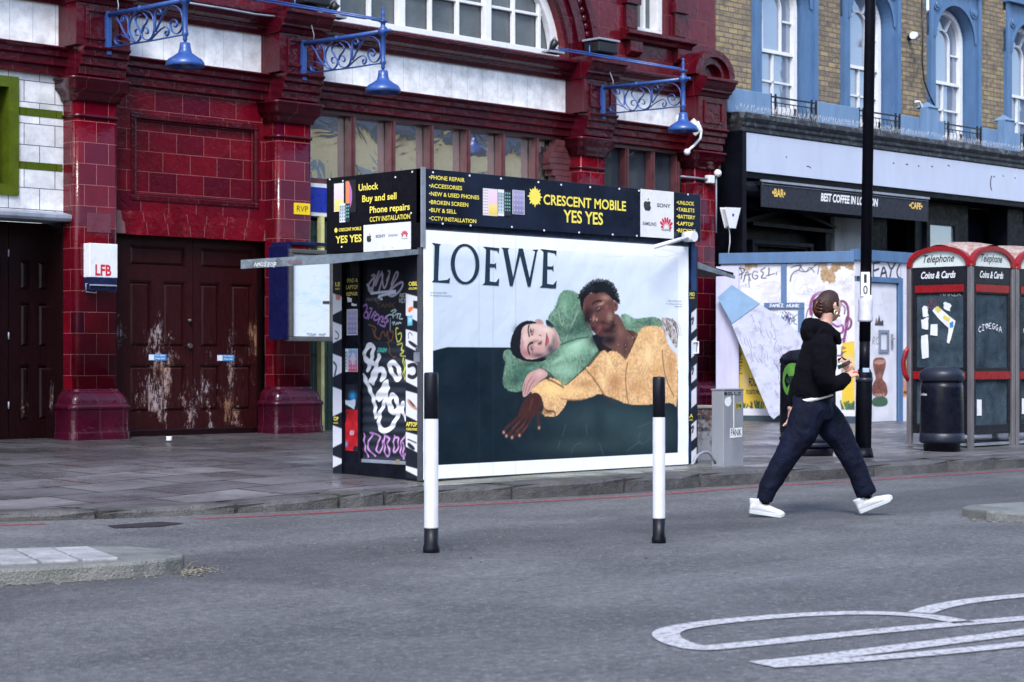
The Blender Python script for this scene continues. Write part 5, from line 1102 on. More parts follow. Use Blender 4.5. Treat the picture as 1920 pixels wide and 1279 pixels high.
bollard(808.5, 1036, 698, 27, 990, 785, 'black and white marker post standing before the poster\'s left edge')
bollard(1235.5, 1018, 706, 23.5, 972, 782, 'grubby black and white marker post standing before the poster\'s right side', True)
# ------------------------------------------------------------------ cabinets beside the kiosk
M['galv'] = mat('galvanised_grey', (.24, .26, .30), .4, .2, var=.2, dirt=(.16,.17,.20), streak=True); cz_ = ZM(1270, 680, 5.811)
p = G(1357, 874, .14); cb = thing('utility_cabinet', 'tall grey metal cabinet with a panik sticker at the kerb', 'cabinet', (p[0]+.15, p[1]+.1, .14)); m = MB(); m.box(p[0], p[0]+.30, p[1], p[1]+.15, .12, .86); bx_ = obj('casing', m, M['galv'], cb, bevel=.006)
m = MB(); m.box(p[0]-.006, p[0]+.306, p[1]-.006, p[1]+.156, .86, .875); obj('lid', m, M['galv'], cb, bevel=.004)
CP = YP(p[1]); m = flat(CP, [(575,718),(706,706),(706,808),(575,822)], .002, cz_); s_ = obj('sticker', m, M['stkw'], bx_); m = MB(); a = CP.uz(*cz_(585, 800), .003); b = CP.uz(*cz_(698, 795), .003); m.text(CP, 'PANIK', a[0], b[0], a[1]+.002, .062, .003, .01); obj('lettering', m, tx, s_)
m = flat(CP, [(628,440),(705,430),(705,498),(628,505)], .002, cz_); s_ = obj('sticker', m, mat('olive_yellow_sticker', (.35,.36,.05), .5), bx_); m = MB(); a = CP.uz(*cz_(640, 495), .003); m.text(CP, 'EWM', a[0], CP.uz(*cz_(695, 490), .003)[0], a[1], .04, .003, .02); obj('lettering', m, tx, s_)
m = flat(CP, [(515,400),(540,375),(580,375),(592,420),(575,470),(540,478),(518,450)], .002, cz_, .006); obj('torn_sticker', m, M['stkw'], bx_)
m = MB(); m.pbox(CP, *[CP.uz(*cz_(x, 500), .002)[0] for x in (612, 620)], .45, .84, .0, .002); obj('paint_drip', m, M['stkw'], bx_)
m = MB(); pentag(m, CP, 'BOULC', 515, 352, 700, 30, .008, .002, cz_); obj('tag', m, tx, bx_)
def rustmat():
    N = NT('rusting_grey_paint', .6); g = N.pos(); sp = N.n('ShaderNodeSeparateXYZ'); N.l(g, sp.inputs[0]); n = N.noise(14, 6, .75, g)
    f = N.math('ADD', n, N.math('MULTIPLY', sp.outputs[2], -.55)); c = N.mix(N.ramp(f, [(.14, 1.0), (.30, 0.0)]), (.25,.26,.29), N.mix(N.ramp(N.noise(40, 4, .6, g), [(.4, 0.0), (.6, 1.0)]), (.13,.05,.025), (.03,.02,.018))); N.col(c); N.nrm(N.bump(n, .3, .01)); return N.m
p2 = G(1299, 866, .14); m = MB(); m.box(p2[0], p2[0]+.36, p2[1]-.0, p2[1]+.2, .13, .66); c2_ = thing('utility_cabinet', 'low rusty grey cabinet half hidden behind the kiosk corner', 'cabinet', (p2[0]+.18, p2[1]+.1, .14)); bx2 = obj('casing', m, rustmat(), c2_, bevel=.008)
m = MB(); m.box(p2[0]-.015, p2[0]+.37, p2[1]-.015, p2[1]+.21, .665, .695); obj('lid', m, mat('crumbling_lid', (.3,.29,.27), .8, dirt=(.1,.09,.08), bump=.5), c2_, bevel=.008)
C2 = YP(p2[1]); m = MB(); pentag(m, C2, 'BROWNX', 212, 615, 335, 42, .010, .002, cz_); pentag(m, C2, 'TIBOR', 215, 745, 330, 36, .010, .002, cz_); obj('tag', m, mat('grey_ink', (.07,.07,.08), .6), bx2)
CH = YP(p[1]-.02); m = MB(); m.tube([CH.p(*CH.uz(*cz_(x, y)), 0) for x, y in ((150,1115),(178,1095),(195,1050),(230,1005),(285,975),(330,975),(365,1000),(390,1045),(415,1100))], .014, 8); simple('conduit_hoop', 'bent grey conduit hoop arching from the paving to the tall cabinet', 'conduit', m, M['galv'])
# ------------------------------------------------------------------ lamps on brackets
def lamp(u, label):
    t = thing('bracket_lamp', label, 'lamp', (u, FY-.2, 5.0), 'blue scrolled lamps along the station front'); S_ = XP(14.38); dx = u-14.38
    lz = ZM(560, 0, 6.73)
    def q(x, y): a = S_.uz(*lz(x, y)); return (u, -a[0], a[1])
    def L(name, m, mt=M['bluel'], par=t, **k): return obj(name, m, mt, par, **k)
    m = MB(); a = q(78, 510); b = q(78, 1015); m.box(u-.03, u+.03, FY-.455, FY-.40, b[2], a[2]); L('wall_plate', m, bevel=.006)
    c = q(1065, 400); m = MB(); m.tube([q(80, 550), q(480, 488), q(1040, 400)], [.028, .026, .026], 12); m.ball(q(480, 485), .036); L('top_bar', m)
    m = MB(); m.tube([q(90, 930), q(700, 850), q(1050, 795)], .010, 6); L('bottom_bar', m)
    curves = [[(170,580),(215,640),(260,740),(310,810),(360,862),(430,885),(480,840),(495,770),(470,725),(430,722),(412,755),(425,800),(450,795)],
      [(430,520),(370,590),(335,680),(340,770),(390,850),(440,885)], [(240,590),(235,630),(265,640),(275,600),(260,565),(300,570),(325,620),(330,700),(325,800)],
      [(480,560),(425,590),(415,640),(450,700),(500,770),(510,830),(580,858),(640,820),(665,740),(665,640),(640,560),(590,520),(540,515)],
      [(520,540),(580,590),(570,650),(520,700),(500,760)], [(510,760),(520,710),(560,700),(585,740),(580,785),(550,770)], [(215,905),(165,895),(150,840),(180,790),(240,780),(290,815),(340,830)], [(200,850),(180,880),(200,890)],
      [(670,750),(680,640),(670,560),(700,500),(740,490),(760,540),(730,570),(710,545)], [(680,760),(740,640),(800,530),(850,470),(920,455),(990,490),(1035,570),(1040,680),(1010,760),(950,795),(895,760),(870,690),(885,630),(930,615),(965,650),(960,700),(930,715),(915,685)],
      [(620,850),(700,770),(770,715),(820,700),(855,735),(850,790),(820,820),(805,780),(820,750)]]
    m = MB()
    for cu in curves:
        P = np.array([(q(x, y)[1], q(x, y)[2]) for x, y in cu]); Q = CV.smooth(None, P, 2, False); m.tube([(u, a[0], a[1]) for a in Q], [(.016, .0055)]*len(Q), 6, up=(1,0,0))
    L('scrollwork', m)
    x, y, z = c; s = -(q(1065,880)[2]-q(1065,460)[2])
    zt_ = q(1065, 400)[2]; zz_ = lambda v: q(1065, v)[2]-zt_
    m = MB(); m.lathe((x, y, zt_), [(.018, zz_(90)-.0), (.022, zz_(100)), (.012, zz_(125)), (.02, zz_(150)), (.024, zz_(195)), (.012, zz_(235)), (.03, zz_(255)), (.062, zz_(268)), (.03, zz_(292)), (.026, zz_(330)), (.05, zz_(355)), (.062, zz_(395)), (.048, zz_(435)), (.028, zz_(450)), (.028, zz_(760)), (.036, zz_(775)), (.036, zz_(800)), (.022, zz_(830)), (.026, zz_(850)), (.014, zz_(880))], 14)
    m.tube([(x, y, zt_), (x, y-.12, zt_+.0)], [.03, .015], 8); m.ball((x, y-.11, zt_), .024, 8, 6); L('post', m)
    m = MB(); R = .205; m.lathe((x, y, zt_), [(.03, zz_(885)), (.055, zz_(895)), (.062, zz_(960)), (.075, zz_(1010)), (.12, zz_(1045)), (.18, zz_(1085)), (R, zz_(1130)), (R+.004, zz_(1168)), (R-.006, zz_(1170)), (R-.012, zz_(1135)), (.17, zz_(1095)), (.03, zz_(1050))], 28)
    sh = L('shade', m)
    m = MB(); m.ball((x, y, zt_+zz_(1110)), .05, 10, 8); L('bulb', m, M['frost'], sh)
    m = MB(); w0 = (u-.55, FY+.02, 5.53); m.tube([w0, (x, y+.02, zt_+.13)], .012, 6); m.tube([(u-.45, FY+.02, 5.56), (x, y+.04, zt_+.15)], .012, 6); L('stay_rod', m)
    m = MB(); a = q(190, 500); m.tube([a, (u+.02, a[1]+.02, a[2]+.06), (u+.06, a[1]+.12, a[2]+.2), (u-.02, a[1]+.2, a[2]+.35)], .006, 5); L('cable', m, M['lead'])
    return t
lm = lamp(14.38, 'blue scrolled bracket lamp above the pilaster with the yellow plate')
dup(lm, (11.63, FY-.2, 5.0), 'leftmost blue scrolled bracket lamp, above the white box on its pilaster', 'blue scrolled lamps along the station front'); dup(lm, (19.72, FY-.2, 5.0), 'rightmost blue scrolled bracket lamp, hanging next to the white camera', 'blue scrolled lamps along the station front')
# floodlights on the cornice
def flood(px, label):
    u = F.uz(px, 35, .3)[0]; t = thing('floodlight', label, 'floodlight', F.p(u, 5.41, .25), 'floodlights on the station cornice'); m = MB(); m.pbox(F, u-.2, u+.2, 5.50, 5.66, .12, .42); obj('casing', m, M['blackm'], t, bevel=.02); m = MB(); m.pbox(F, u-.22, u+.22, 5.67, 5.70, .10, .44); obj('cover', m, M['lead'], t, bevel=.006)
    m = MB(); m.tube([F.p(u-.24, 5.41, .27), F.p(u-.24, 5.6, .27)], .012, 6); m.tube([F.p(u+.24, 5.41, .27), F.p(u+.24, 5.6, .27)], .012, 6); m.tube([F.p(u-.24, 5.42, .27), F.p(u+.24, 5.42, .27)], .012, 6); obj('bracket', m, M['bluel'], t); return t
flood(585, 'dark floodlight on the cornice left of the arched window'); flood(1130, 'dark floodlight on the cornice right of the arched window')
for px, py, lb_ in ((1040, 118, 'tiny black spotlight on the cornice at the right end of the arched window'), (627, 48, 'tiny black spotlight on the cornice near the middle blue lamp')):
    u, z = F.uz(px, py, .3); t = thing('spotlight', lb_, 'spotlight', F.p(u, 5.41, .25)); m = MB(); m.tube([F.p(u-.03, 5.43, .25), F.p(u, 5.50, .26), F.p(u+.03, 5.58, .30)], [.03, .05, .06], 10); obj('casing', m, M['blackm'], t); m = MB(); m.pbox(F, u-.1, u+.2, 5.412, 5.44, .14, .30); obj('base', m, M['lead'], t); m = MB(); m.tube([F.p(u-.12, 5.42, .3), F.p(u-.09, 5.55, .3), F.p(u+.0, 5.62, .3), F.p(u+.06, 5.58, .28)], .007, 6); obj('cable', m, M['lead'], t)
m = MB(); m.tube([F.p(*F.uz(x, y, .32), .32) for x, y in ((345, 4), (420, 16), (480, 27), (556, 35))], .012, 6); simple('cornice_cable', 'thin grey cable running along the cornice between the left and middle lamps', 'cable', m, M['lead'])
t = thing('cctv_camera', 'white wall camera on a bracket beside the rightmost blue lamp', 'camera', F.p(22.1, 4.5, .3)); kz = ZM(1060, 0, 3.198); KC = YP(FY-.45)
m = MB(); a = KC.uz(*kz(745, 790)); b = KC.uz(*kz(800, 735)); m.tube([KC.p(*a, .12), KC.p(*b, -.1)], .085, 4); obj('housing', m, M['whitep'], t, bevel=.01)
m = MB(); a = KC.uz(*kz(785, 740)); m.pbox(KC, a[0]-.12, a[0]+.05, a[1]+.02, a[1]+.14, -.3, -.24); obj('mount', m, M['whitep'], t)
m = MB(); m.tube([KC.p(*KC.uz(*kz(x, y)), -.02) for x, y in ((800,730),(822,780),(815,830),(780,870),(745,900),(728,915))], .02, 8); obj('conduit', m, M['whitep'], t); m = MB(); a = KC.uz(*kz(730, 912)); m.ball(KC.p(*a, 0), .05, 8, 6); obj('junction', m, M['whitep'], t)
t = thing('junction_box', 'small white junction box on the last red pilaster above the kiosk', 'junction box', F.p(22.3, 3.6, .3)); JP = YP(FY-.3)
m = MB(); u0, u1, z0, z1 = JP.rect(*kz(848, 1052), *kz(882, 1100)); m.pbox(JP, u0, u1, z0, z1, -.04, .05); obj('casing', m, M['whitep'], t, bevel=.01); m = MB(); a = JP.uz(*kz(690, 1088)); m.tube([JP.p(a[0], z0+.06, .01), JP.p(u0, z0+.06, .01)], .015, 6); a = JP.uz(*kz(905, 1040)); m.tube([JP.p(a[0], a[1]-.9, .0), JP.p(a[0], a[1], .0)], .012, 6); obj('conduit', m, M['lead'], t); m = MB(); m.ball(JP.p(a[0], a[1], .03), .06, 10, 8); obj('sensor', m, M['whitep'], t)
# ------------------------------------------------------------------ signs and boxes on the station wall
W1 = YP(FY-.262)
t = thing('rvp_sign', 'small yellow plate with black letters on the second pilaster', 'sign', W1.p(14.4, 2.9)); u0, u1, z0, z1 = W1.rect(551, 381, 581, 402.5); m = MB(); m.pbox(W1, u0, u1, z0, z1, 0, .006); s_ = obj('plate', m, mat('yellow_plate', (.72,.50,.01), .35, var=.05), t)
m = MB(); m.text(W1, 'RVP', u0+.04, u1-.035, z0+.035, (z1-z0)-.07, .0075, .0); obj('lettering', m, tx, s_)
t = thing('fire_brigade_box', 'white and navy metal box with red letters on the first pilaster', 'wall box', W1.p(11.6, 1.8)); lzz = ZM(0, 400, 2.78); u0, u1, z0, z1 = W1.rect(*lzz(468, 158), *lzz(613, 402), .13); zm = W1.uz(*lzz(540, 335), .13)[1]
m = MB(); m.pbox(W1, u0, u1, zm, z1, 0, .13); s_ = obj('casing', m, M['whitep'], t, bevel=.006); m = MB(); m.pbox(W1, u0+.005, u1-.005, z0, zm-.001, 0, .125); obj('base', m, mat('navy_enamel', (.008,.012,.05), .25), t, bevel=.006); m = MB(); m.mold(W1, u0, u1-.02, [(.125, z0+.045), (.15, z0+.05), (.15, z0+.06), (.125, z0+.065)]); obj('rail', m, M['lead'], t)
a = W1.uz(*lzz(497, 322), .132); b = W1.uz(*lzz(580, 322), .132); m = MB(); m.text(W1, 'LFB', a[0], b[0], a[1], W1.uz(*lzz(497, 268), .132)[1]-a[1], .132, .03); obj('lettering', m, mat('red_lettering', (.5,.015,.03), .4), s_)
m = MB(); m.tube([W1.p(u0-.005, z0+.07, .1), W1.p(u0-.03, z0+.07, .1), W1.p(u0-.03, z0-.02, .1), W1.p(u0+.10, z0-.03, .1), W1.p(u0+.10, z0+.01, .1)], .006, 6); obj('hook', m, M['lead'], t)
m = MB(); u0, u1, z0, z1 = W1.rect(*lzz(452, 0), *lzz(578, 100)); m.pbox(W1, u0, u1, z0, z1, 0, .004); simple('ghost_panel', 'dull mauve tile panel on the first pilaster above the white box', 'panel', m, mat('dull_mauve_glaze', (.11,.03,.045), .3, var=.3, dirt=(.2,.08,.1), dth=(.6,.7)))
# notice board with a map
NB = YP(FY-.75); nz_ = ZM(0, 400, 2.78); u0, u1, z0, z1 = NB.rect(*nz_(1515, 190), *nz_(1750, 668))
t = thing('notice_board', 'glazed notice board with a pale map jutting from the second pilaster', 'notice board', NB.p((u0+u1)/2, z0))
m = MB(); m.frame(NB, u0, u1, z0, z1, .05, -.10, .0); m.pbox(NB, u0+.05, u1-.05, z0+.05, z1-.05, -.10, -.06); cs = obj('casing', m, mat('bronze_frame', (.10,.10,.10), .4, .4), t, bevel=.008)
m = MB(); a = NB.uz(*nz_(1452, 400), -.3)[0]; m.pbox(NB, a-.0, u0-.01, z0+.02, z1+.05, -.42, -.04); m.pbox(NB, a-.02, u1+.02, z1+.05, z1+.09, -.42, .0); obj('side_panel', m, mat('deep_blue_enamel', (.004,.006,.045), .3), t, bevel=.006)
c = CV(NB, u0+.055, u1-.055, z0+.06, z1-.06, .008, (.60,.68,.76), n=-.05, zf=nz_)
for i in range(70):
    x = random.uniform(1540, 1730); y = random.uniform(320, 640); c.stroke([(x, y), (x+random.uniform(-40, 40), y+random.uniform(-6, 6)), (x+random.uniform(-50, 50), y+random.uniform(-30, 30))], .006, random.choice([(.3,.5,.7),(.45,.6,.7),(.7,.65,.68),(.35,.4,.5)]), alpha=.5)
for x, y in ((1690, 380), (1640, 460), (1590, 420)): c.blob((x, y), 30, 22, (.35,.6,.75), .5)
c.poly([(1682,457),(1718,457),(1718,474),(1682,474)], (.03,.04,.05), sm=0); c.tag('TOWN MAP', 1600, 640, 1700, 14, (.08,.09,.12), .008, jit=.02, slant=0); c.build('map_sheet', M['cvg'], cs)
# litter
m = MB(); g = G(317, 827, .262); m.lathe(g, [(.028, 0), (.036, .012), (.03, .03), (.036, .045), (.032, .05)], 10); simple('crushed_cup', 'tiny white crushed cup lying on the paving before the peeling doors', 'cup', m, M['whitep'])
# ------------------------------------------------------------------ the other side of the road (seen in glass and glaze; dark ground floor and roof shaped to dim reflections)
OT = PL(60, -12.5, -1, 0); t = thing('terrace_building', 'cream rendered terrace across the road, seen only in reflections', 'building', (25, -12.5, 0))
m = MB(); m.pbox(OT, -5, 70, 0, 5.6, -8, .2); obj('shopfronts', m, M['black'], t); m = MB(); m.pbox(OT, -5, 70, 5.6, 8.9, -8, 0); obj('wall', m, mat('cream_render', (.75,.54,.26), .7, var=.2), t); m = MB(); m.mold(OT, -5, 70, [(-9, 8.9), (.3, 8.9), (.3, 9.1), (-3, 12.5), (-9, 12.5)]); obj('roof', m, mat('added_dark_roof', (.05,.055,.07), .6), t)
m = MB()
for i in range(24):
    for z in (1.0, 6.0): m.pbox(OT, i*3-4, i*3-2.6, z, z+1.8, .201 if z < 3 else .001, .22)
obj('windows', m, M['glassd'], t, kind='stuff')
# ------------------------------------------------------------------ the kiosk
KX0, KX1, KY0, KY1 = 10.62, 14.17, 11.94, 13.10
kz0 = .125; KF = YP(KY0); KL = XP(KX0); KR = PL(KX1, 0, 0, 1)
ks = thing('phone_repair_kiosk', 'black phone repair kiosk with yellow lettering and a big fashion poster on its front', 'kiosk', ((KX0+KX1)/2, (KY0+KY1)/2, .13))
M['kblk'] = mat('kiosk_black_metal', (.006, .007, .013), .3, var=.4, spec=.12, dirt=(.018,.025,.045), dth=(.6,.75)); M['kblue'] = mat('chipped_blue_paint', (.012, .045, .14), .4, var=.5, dirt=(.01,.012,.02), dth=(.45,.6), dscale=14)
M['signb'] = mat('navy_sign_panel', (.009, .014, .030), .2, var=.5, scale=2, spec=.3); M['signk'] = mat('black_sign_panel', (.003, .003, .006), .3, var=.3, spec=.1)
M['yel'] = mat('yellow_vinyl', (.80, .68, .10), .4, var=.05); M['signwh'] = mat('white_sign_panel', (.66, .68, .73), .3, var=.05)
m = MB(); m.box(KX0+.12, KX1-.02, KY0+.04, KY1-.02, .26, 2.70); obj('body', m, M['kblk'], ks)
m = MB(); m.box(KX0+.01, KX1-.01, KY0+.01, KY1-.01, 2.69, 2.72); obj('roof', m, M['lead'], ks)
m = MB(); m.box(KX0+.02, KX1-.02, KY0+.03, KY1-.03, .10, .26); obj('plinth', m, M['kblk'], ks)
m = MB()
for x in (KX0+.03, KX1-.09):
    for y in (KY0, KY1-.06): m.box(x, x+.06, y+.002, y+.06, .11, 2.3)
m.box(KX0+.03, KX1-.03, KY0-.012, KY0+.03, 2.235, 2.31); m.box(KX1-.055, KX1, KY0-.03, KY0+.03, .12, 2.3); m.box(KX0+.004, KX0+.05, KY0-.03, KY0+.03, .12, 2.3)
obj('frame', m, M['kblue'], ks)
# sign boards
zs = ZM(780, 300, 3.4286); SN = YP(KY0-.075)
m = MB(); m.box(KX0-.03, KX1+.03, KY0-.07, KY0+.0, 2.295, 2.75); sg = obj('sign_board', m, M['signb'], ks, bevel=.003)
def rectw(pl, zf, x0, y0, x1, y1, n, mt, nm, par, th=.001):
    a, b, c_, d = pl.rect(*zf(x0, y0), *zf(x1, y1), n); q = MB(); q.pbox(pl, a, b, c_, d, n-th, n); return obj(nm, q, mt, par), (a, b, c_, d)
PS = PL(0, KY0-.07, 1, 0)
def T(m, pl, zf, txt, x0, x1, yb, yt, n=.002, bold=.02, x_=None):
    u0, z0 = pl.uz(*zf(x0, yb), n); u1 = pl.uz(*zf(x1, yb), n)[0]; z1 = pl.uz(*zf(x0, yt), n)[1]; m.text(pl, txt, u0, u1, z0, z1-z0, n, bold)
m = MB()
for s_, x1, yb, yt in (('\u2022PHONE REPAIR', 313, 122, 97), ('\u2022ACCESSORIES', 296, 176, 151), ('\u2022NEW & USED PHONES', 406, 228, 203), ('\u2022BROKEN SCREEN', 336, 282, 257), ('\u2022BUY & SELL', 260, 333, 308), ('\u2022CCTV INSTALLATION', 387, 386, 361)): T(m, PS, zs, s_, 84, x1, yb, yt, bold=.015)
for s_, x1, yb, yt in (('\u2022UNLOCK', 1788, 284, 261), ('\u2022TABLETS', 1790, 328, 305), ('\u2022BATTERY', 1795, 373, 350), ('\u2022LAPTOP', 1783, 418, 395), ('\u2022RECYCLE', 1796, 463, 440)): T(m, PS, zs, s_, 1676, x1, yb, yt, bold=.015)
T(m, PS, zs, 'CRESCENT MOBILE', 820, 1350, 284, 222, bold=.02); T(m, PS, zs, 'YES YES', 948, 1202, 398, 322, bold=.02)
obj('lettering', m, M['yel'], sg)
def sun(pl, zf, cx, cy, r0, r1, par, n=.002):
    u, z = pl.uz(*zf(cx, cy), n); R = pl.uz(*zf(cx, cy-r1), n)[1]-z; r = R*r0/r1; q = MB(); k = 32
    pts = []
    for i in range(k):
        rr = R*(1 if i % 4 == 0 else .82) if i % 2 == 0 else r*1.08; a = 2*math.pi*i/k; pts.append((u+rr*math.cos(a), z+rr*math.sin(a)))
    q.v = [pl.p(u, z, n)]+[pl.p(a, b, n) for a, b in pts]; q.f = [(0, 1+i, 1+(i+1) % k) for i in range(k)]; q.sm = [False]*k; return obj('sun_emblem', q, M['yel'], par)
sun(PS, zs, 765, 236, 44, 70, sg)
def phone(pl, zf, x0, y0, x1, y1, kind, par, n=.003):
    """printed phone picture: painted on a small sheet"""
    a, b, c_, d = pl.rect(*zf(x0, y0), *zf(x1, y1), n); q = CV(pl, a, b, c_, d, .005, (.5,.5,.5), n=n); h, w, _ = q.c.shape
    Y, X = np.mgrid[0:h, 0:w]; t = (Y/h)[:, :, None]; s2 = (X/w)[:, :, None]
    if kind == 'warm': q.c[:] = np.where(t < .42, np.array([.75,.55,.10])*(1-t)+np.array([.85,.8,.5])*t, np.array([.80,.45,.55])*(1-t)+np.array([.75,.62,.75])*t)
    elif kind == 'icons': q.c[:] = np.array([.55,.62,.66])*(1-t)+np.array([.30,.36,.42])*t; q.c[(X//2 % 3 == 1) & (Y//3 % 2 == 1)] = (.08,.12,.18)
    elif kind == 'dark': q.c[:] = (.02,.03,.04); q.c[(X % 5 > 1) & (Y % 6 > 2) & (Y > h*.2)] = (.15,.42,.38)
    elif kind == 'purple': q.c[:] = np.array([.20,.19,.33])*(1-t)+np.array([.35,.33,.55])*t; q.c[(X % 7 > 3) & (Y % 9 > 5)] = (.45,.42,.62)
    elif kind == 'planet': q.c[:] = (.012,.012,.018); mm = ((s2+.35)**2+(t-.5)**2*2.4) < .95; q.c[:] = np.where(mm, np.where(s2 < .4, np.array([.65,.22,.10]), np.array([.42,.15,.40])), q.c)
    elif kind == 'red': q.c[:] = np.array([.55,.06,.12])*(1-t)+np.array([.10,.35,.62])*t; q.c[(X % 7 > 4) & (Y % 8 > 5)] = (.7,.7,.7); mm = np.abs(s2-.5)+np.abs(t-.55) < .3; q.c[:] = np.where(mm, np.array([.5,.45,.55]), q.c)
    elif kind == 'pinkicons': q.c[:] = (.68,.70,.74); q.c[(X % 4 > 1) & (Y % 5 > 2)] = (.55,.05,.18)
    e = max(1, int(w*.08)); fr = (.55,.56,.6) if kind in ('warm', 'icons', 'purple', 'red', 'pinkicons') else (.012,.012,.015)
    q.c[:, :e] = fr; q.c[:, -e:] = fr; q.c[:max(1, h//22)] = fr; q.c[-max(1, h//22):] = fr
    if kind in ('icons',): q.c[-h//9:] = (.7,.72,.75); q.c[:h//9] = (.7,.72,.75)
    return q.build('phone_picture', M['cvg'], par, n)
for i, a in enumerate(((430,182,470,356,'pinkicons'), (466,186,524,360,'warm'), (526,190,566,360,'icons'), (567,193,610,362,'dark'), (620,195,698,350,'purple'))): phone(PS, zs, *a, sg, n=.003+.0006*i)
o, _ = rectw(PS, zs, 1443, 196, 1657, 500, .003, M['signwh'], 'logo_panel', sg)
M['logok'] = mat('near_black_print', (.03,.03,.035), .4); M['logor'] = mat('crimson_print', (.50,.01,.04), .4, var=.1)
def apple(m, pl, cx, cy, w, h, n):
    P = [(.0,.22),(.12,.30),(.28,.30),(.42,.20),(.34,.10),(.33,-.06),(.46,-.20),(.36,-.40),(.20,-.52),(.0,-.46),(-.16,-.52),(-.34,-.38),(-.44,-.12),(-.42,.12),(-.30,.28),(-.12,.30)]
    Q = CV.smooth(None, np.array(P), 2); m.ppoly(pl, [(cx+x*w, cy+y*h) for x, y in reversed(Q)], n-.001, n); L = CV.smooth(None, np.array([(.02,.36),(.06,.50),(.18,.60),(.17,.46),(.08,.37)]), 2); m.ppoly(pl, [(cx+x*w, cy+y*h) for x, y in L], n-.001, n)
def petals(m, pl, cx, cy, r, n):
    for a in (-82, -58, -34, -11, 11, 34, 58, 82):
        t = math.radians(a); d = Vector((math.sin(t), math.cos(t))); e = Vector((d.y, -d.x)); c_ = Vector((cx, cy)); s1 = .30*r; L = r*(1.0 if abs(a) < 60 else .72)
        pts = [c_+d*s1, c_+d*(s1+L*.35)+e*r*.13, c_+d*L*.95+e*r*.12, c_+d*L*1.05, c_+d*L*.95-e*r*.12, c_+d*(s1+L*.35)-e*r*.10]; m.ppoly(pl, [(p_.x, p_.y) for p_ in reversed(pts)], n-.001, n)
m = MB(); u, z = PS.uz(*zs(1487, 288), .004); h = PS.uz(*zs(1487, 240), .004)[1]-PS.uz(*zs(1487, 328), .004)[1]; apple(m, PS, u, z, h*.92, h*.88, .0045)
T(m, PS, zs, 'SONY', 1550, 1636, 302, 278, .0045, .02); T(m, PS, zs, 'SAMSUNG', 1458, 1545, 418, 396, .0045, .01); T(m, PS, zs, 'HUAWEI', 1580, 1638, 455, 441, .0045, .02); obj('logo_print', m, M['logok'], sg)
m = MB(); u, z = PS.uz(*zs(1609, 432), .004); r = PS.uz(*zs(1609, 362), .004)[1]-z; petals(m, PS, u, z-r*.1, r, .0045); obj('logo_print', m, M['logor'], sg)
m = MB()
for x, y in [(108,80),(343,101),(545,120),(785,143),(932,160),(1118,175),(1305,186),(1432,198),(1747,222),(170,410),(349,422),(615,431),(822,453),(1047,467),(1263,480),(1418,488)]:
    u, z = PS.uz(*zs(x, y), 0); m.tube([PS.p(u, z, .0), PS.p(u, z, .006)], .009, 8)
obj('screw_heads', m, M['signwh'], sg)
# left sign
LZ = ZM(440, 300, 4.918); PLf = PL(KX0-.03, 0, 0, -1)
m = MB(); m.box(KX0-.03, KX0+.02, KY0-.065, KY1+.03, 2.085, 2.75); sg2 = obj('sign_board', m, M['signk'], ks, bevel=.003)
m = MB(); T(m, PLf, LZ, 'Unlock', 1143, 1325, 285, 226, bold=.02); T(m, PLf, LZ, 'Buy and sell', 1176, 1492, 388, 330, bold=.02); T(m, PLf, LZ, 'Phone repairs', 1245, 1614, 490, 432, bold=.02); T(m, PLf, LZ, 'CCTV INSTALLATION', 1245, 1617, 570, 528, bold=.015)
T(m, PLf, LZ, 'CRESCENT MOBILE', 960, 1167, 660, 632, bold=.02); T(m, PLf, LZ, 'YES YES', 930, 1170, 768, 705, bold=.025); obj('lettering', m, M['yel'], sg2)
sun(PLf, LZ, 934, 648, 18, 27, sg2)
for i, a in enumerate(((1018,185,1118,485,'planet'), (916,215,1006,475,'warm'), (966,402,1020,575,'icons'), (1020,402,1062,575,'dark'))): phone(PLf, LZ, *a, sg2, n=.003+.0006*i)
o, _ = rectw(PLf, LZ, 1188, 585, 1625, 835, .002, M['signwh'], 'logo_panel', sg2)
m = MB(); u, z = PLf.uz(*LZ(1238, 720), .0035); h = PLf.uz(*LZ(1238, 675), .003)[1]-PLf.uz(*LZ(1238, 760), .003)[1]; apple(m, PLf, u, z, h*.9, h*.88, .0035)
T(m, PLf, LZ, 'SONY', 1300, 1390, 718, 692, .0035, .02); T(m, PLf, LZ, 'SAMSUNG', 1416, 1502, 708, 688, .0035, .0); T(m, PLf, LZ, 'HUAWEI', 1536, 1596, 731, 720, .0035, .0); obj('logo_print', m, M['logok'], sg2)
m = MB(); u, z = PLf.uz(*LZ(1566, 700), .003); r = PLf.uz(*LZ(1566, 642), .003)[1]-z; petals(m, PLf, u, z-r*.1, r*.95, .0035); obj('logo_print', m, M['logor'], sg2)
m = MB(); m.box(KX0-.04, KX0-.0, KY0-.085, KY0-.065, 2.09, 2.76); obj('corner_trim', m, M['lead'], ks)
m = MB()
for x, y in ((1000,195),(1485,160),(1640,110),(1630,490),(990,802),(1460,800),(1620,745),(880,180)):
    u, z = PLf.uz(*LZ(x, y), 0); m.tube([PLf.p(u, z, 0), PLf.p(u, z, .006)], .008, 8)
obj('screw_heads', m, M['signwh'], sg2)
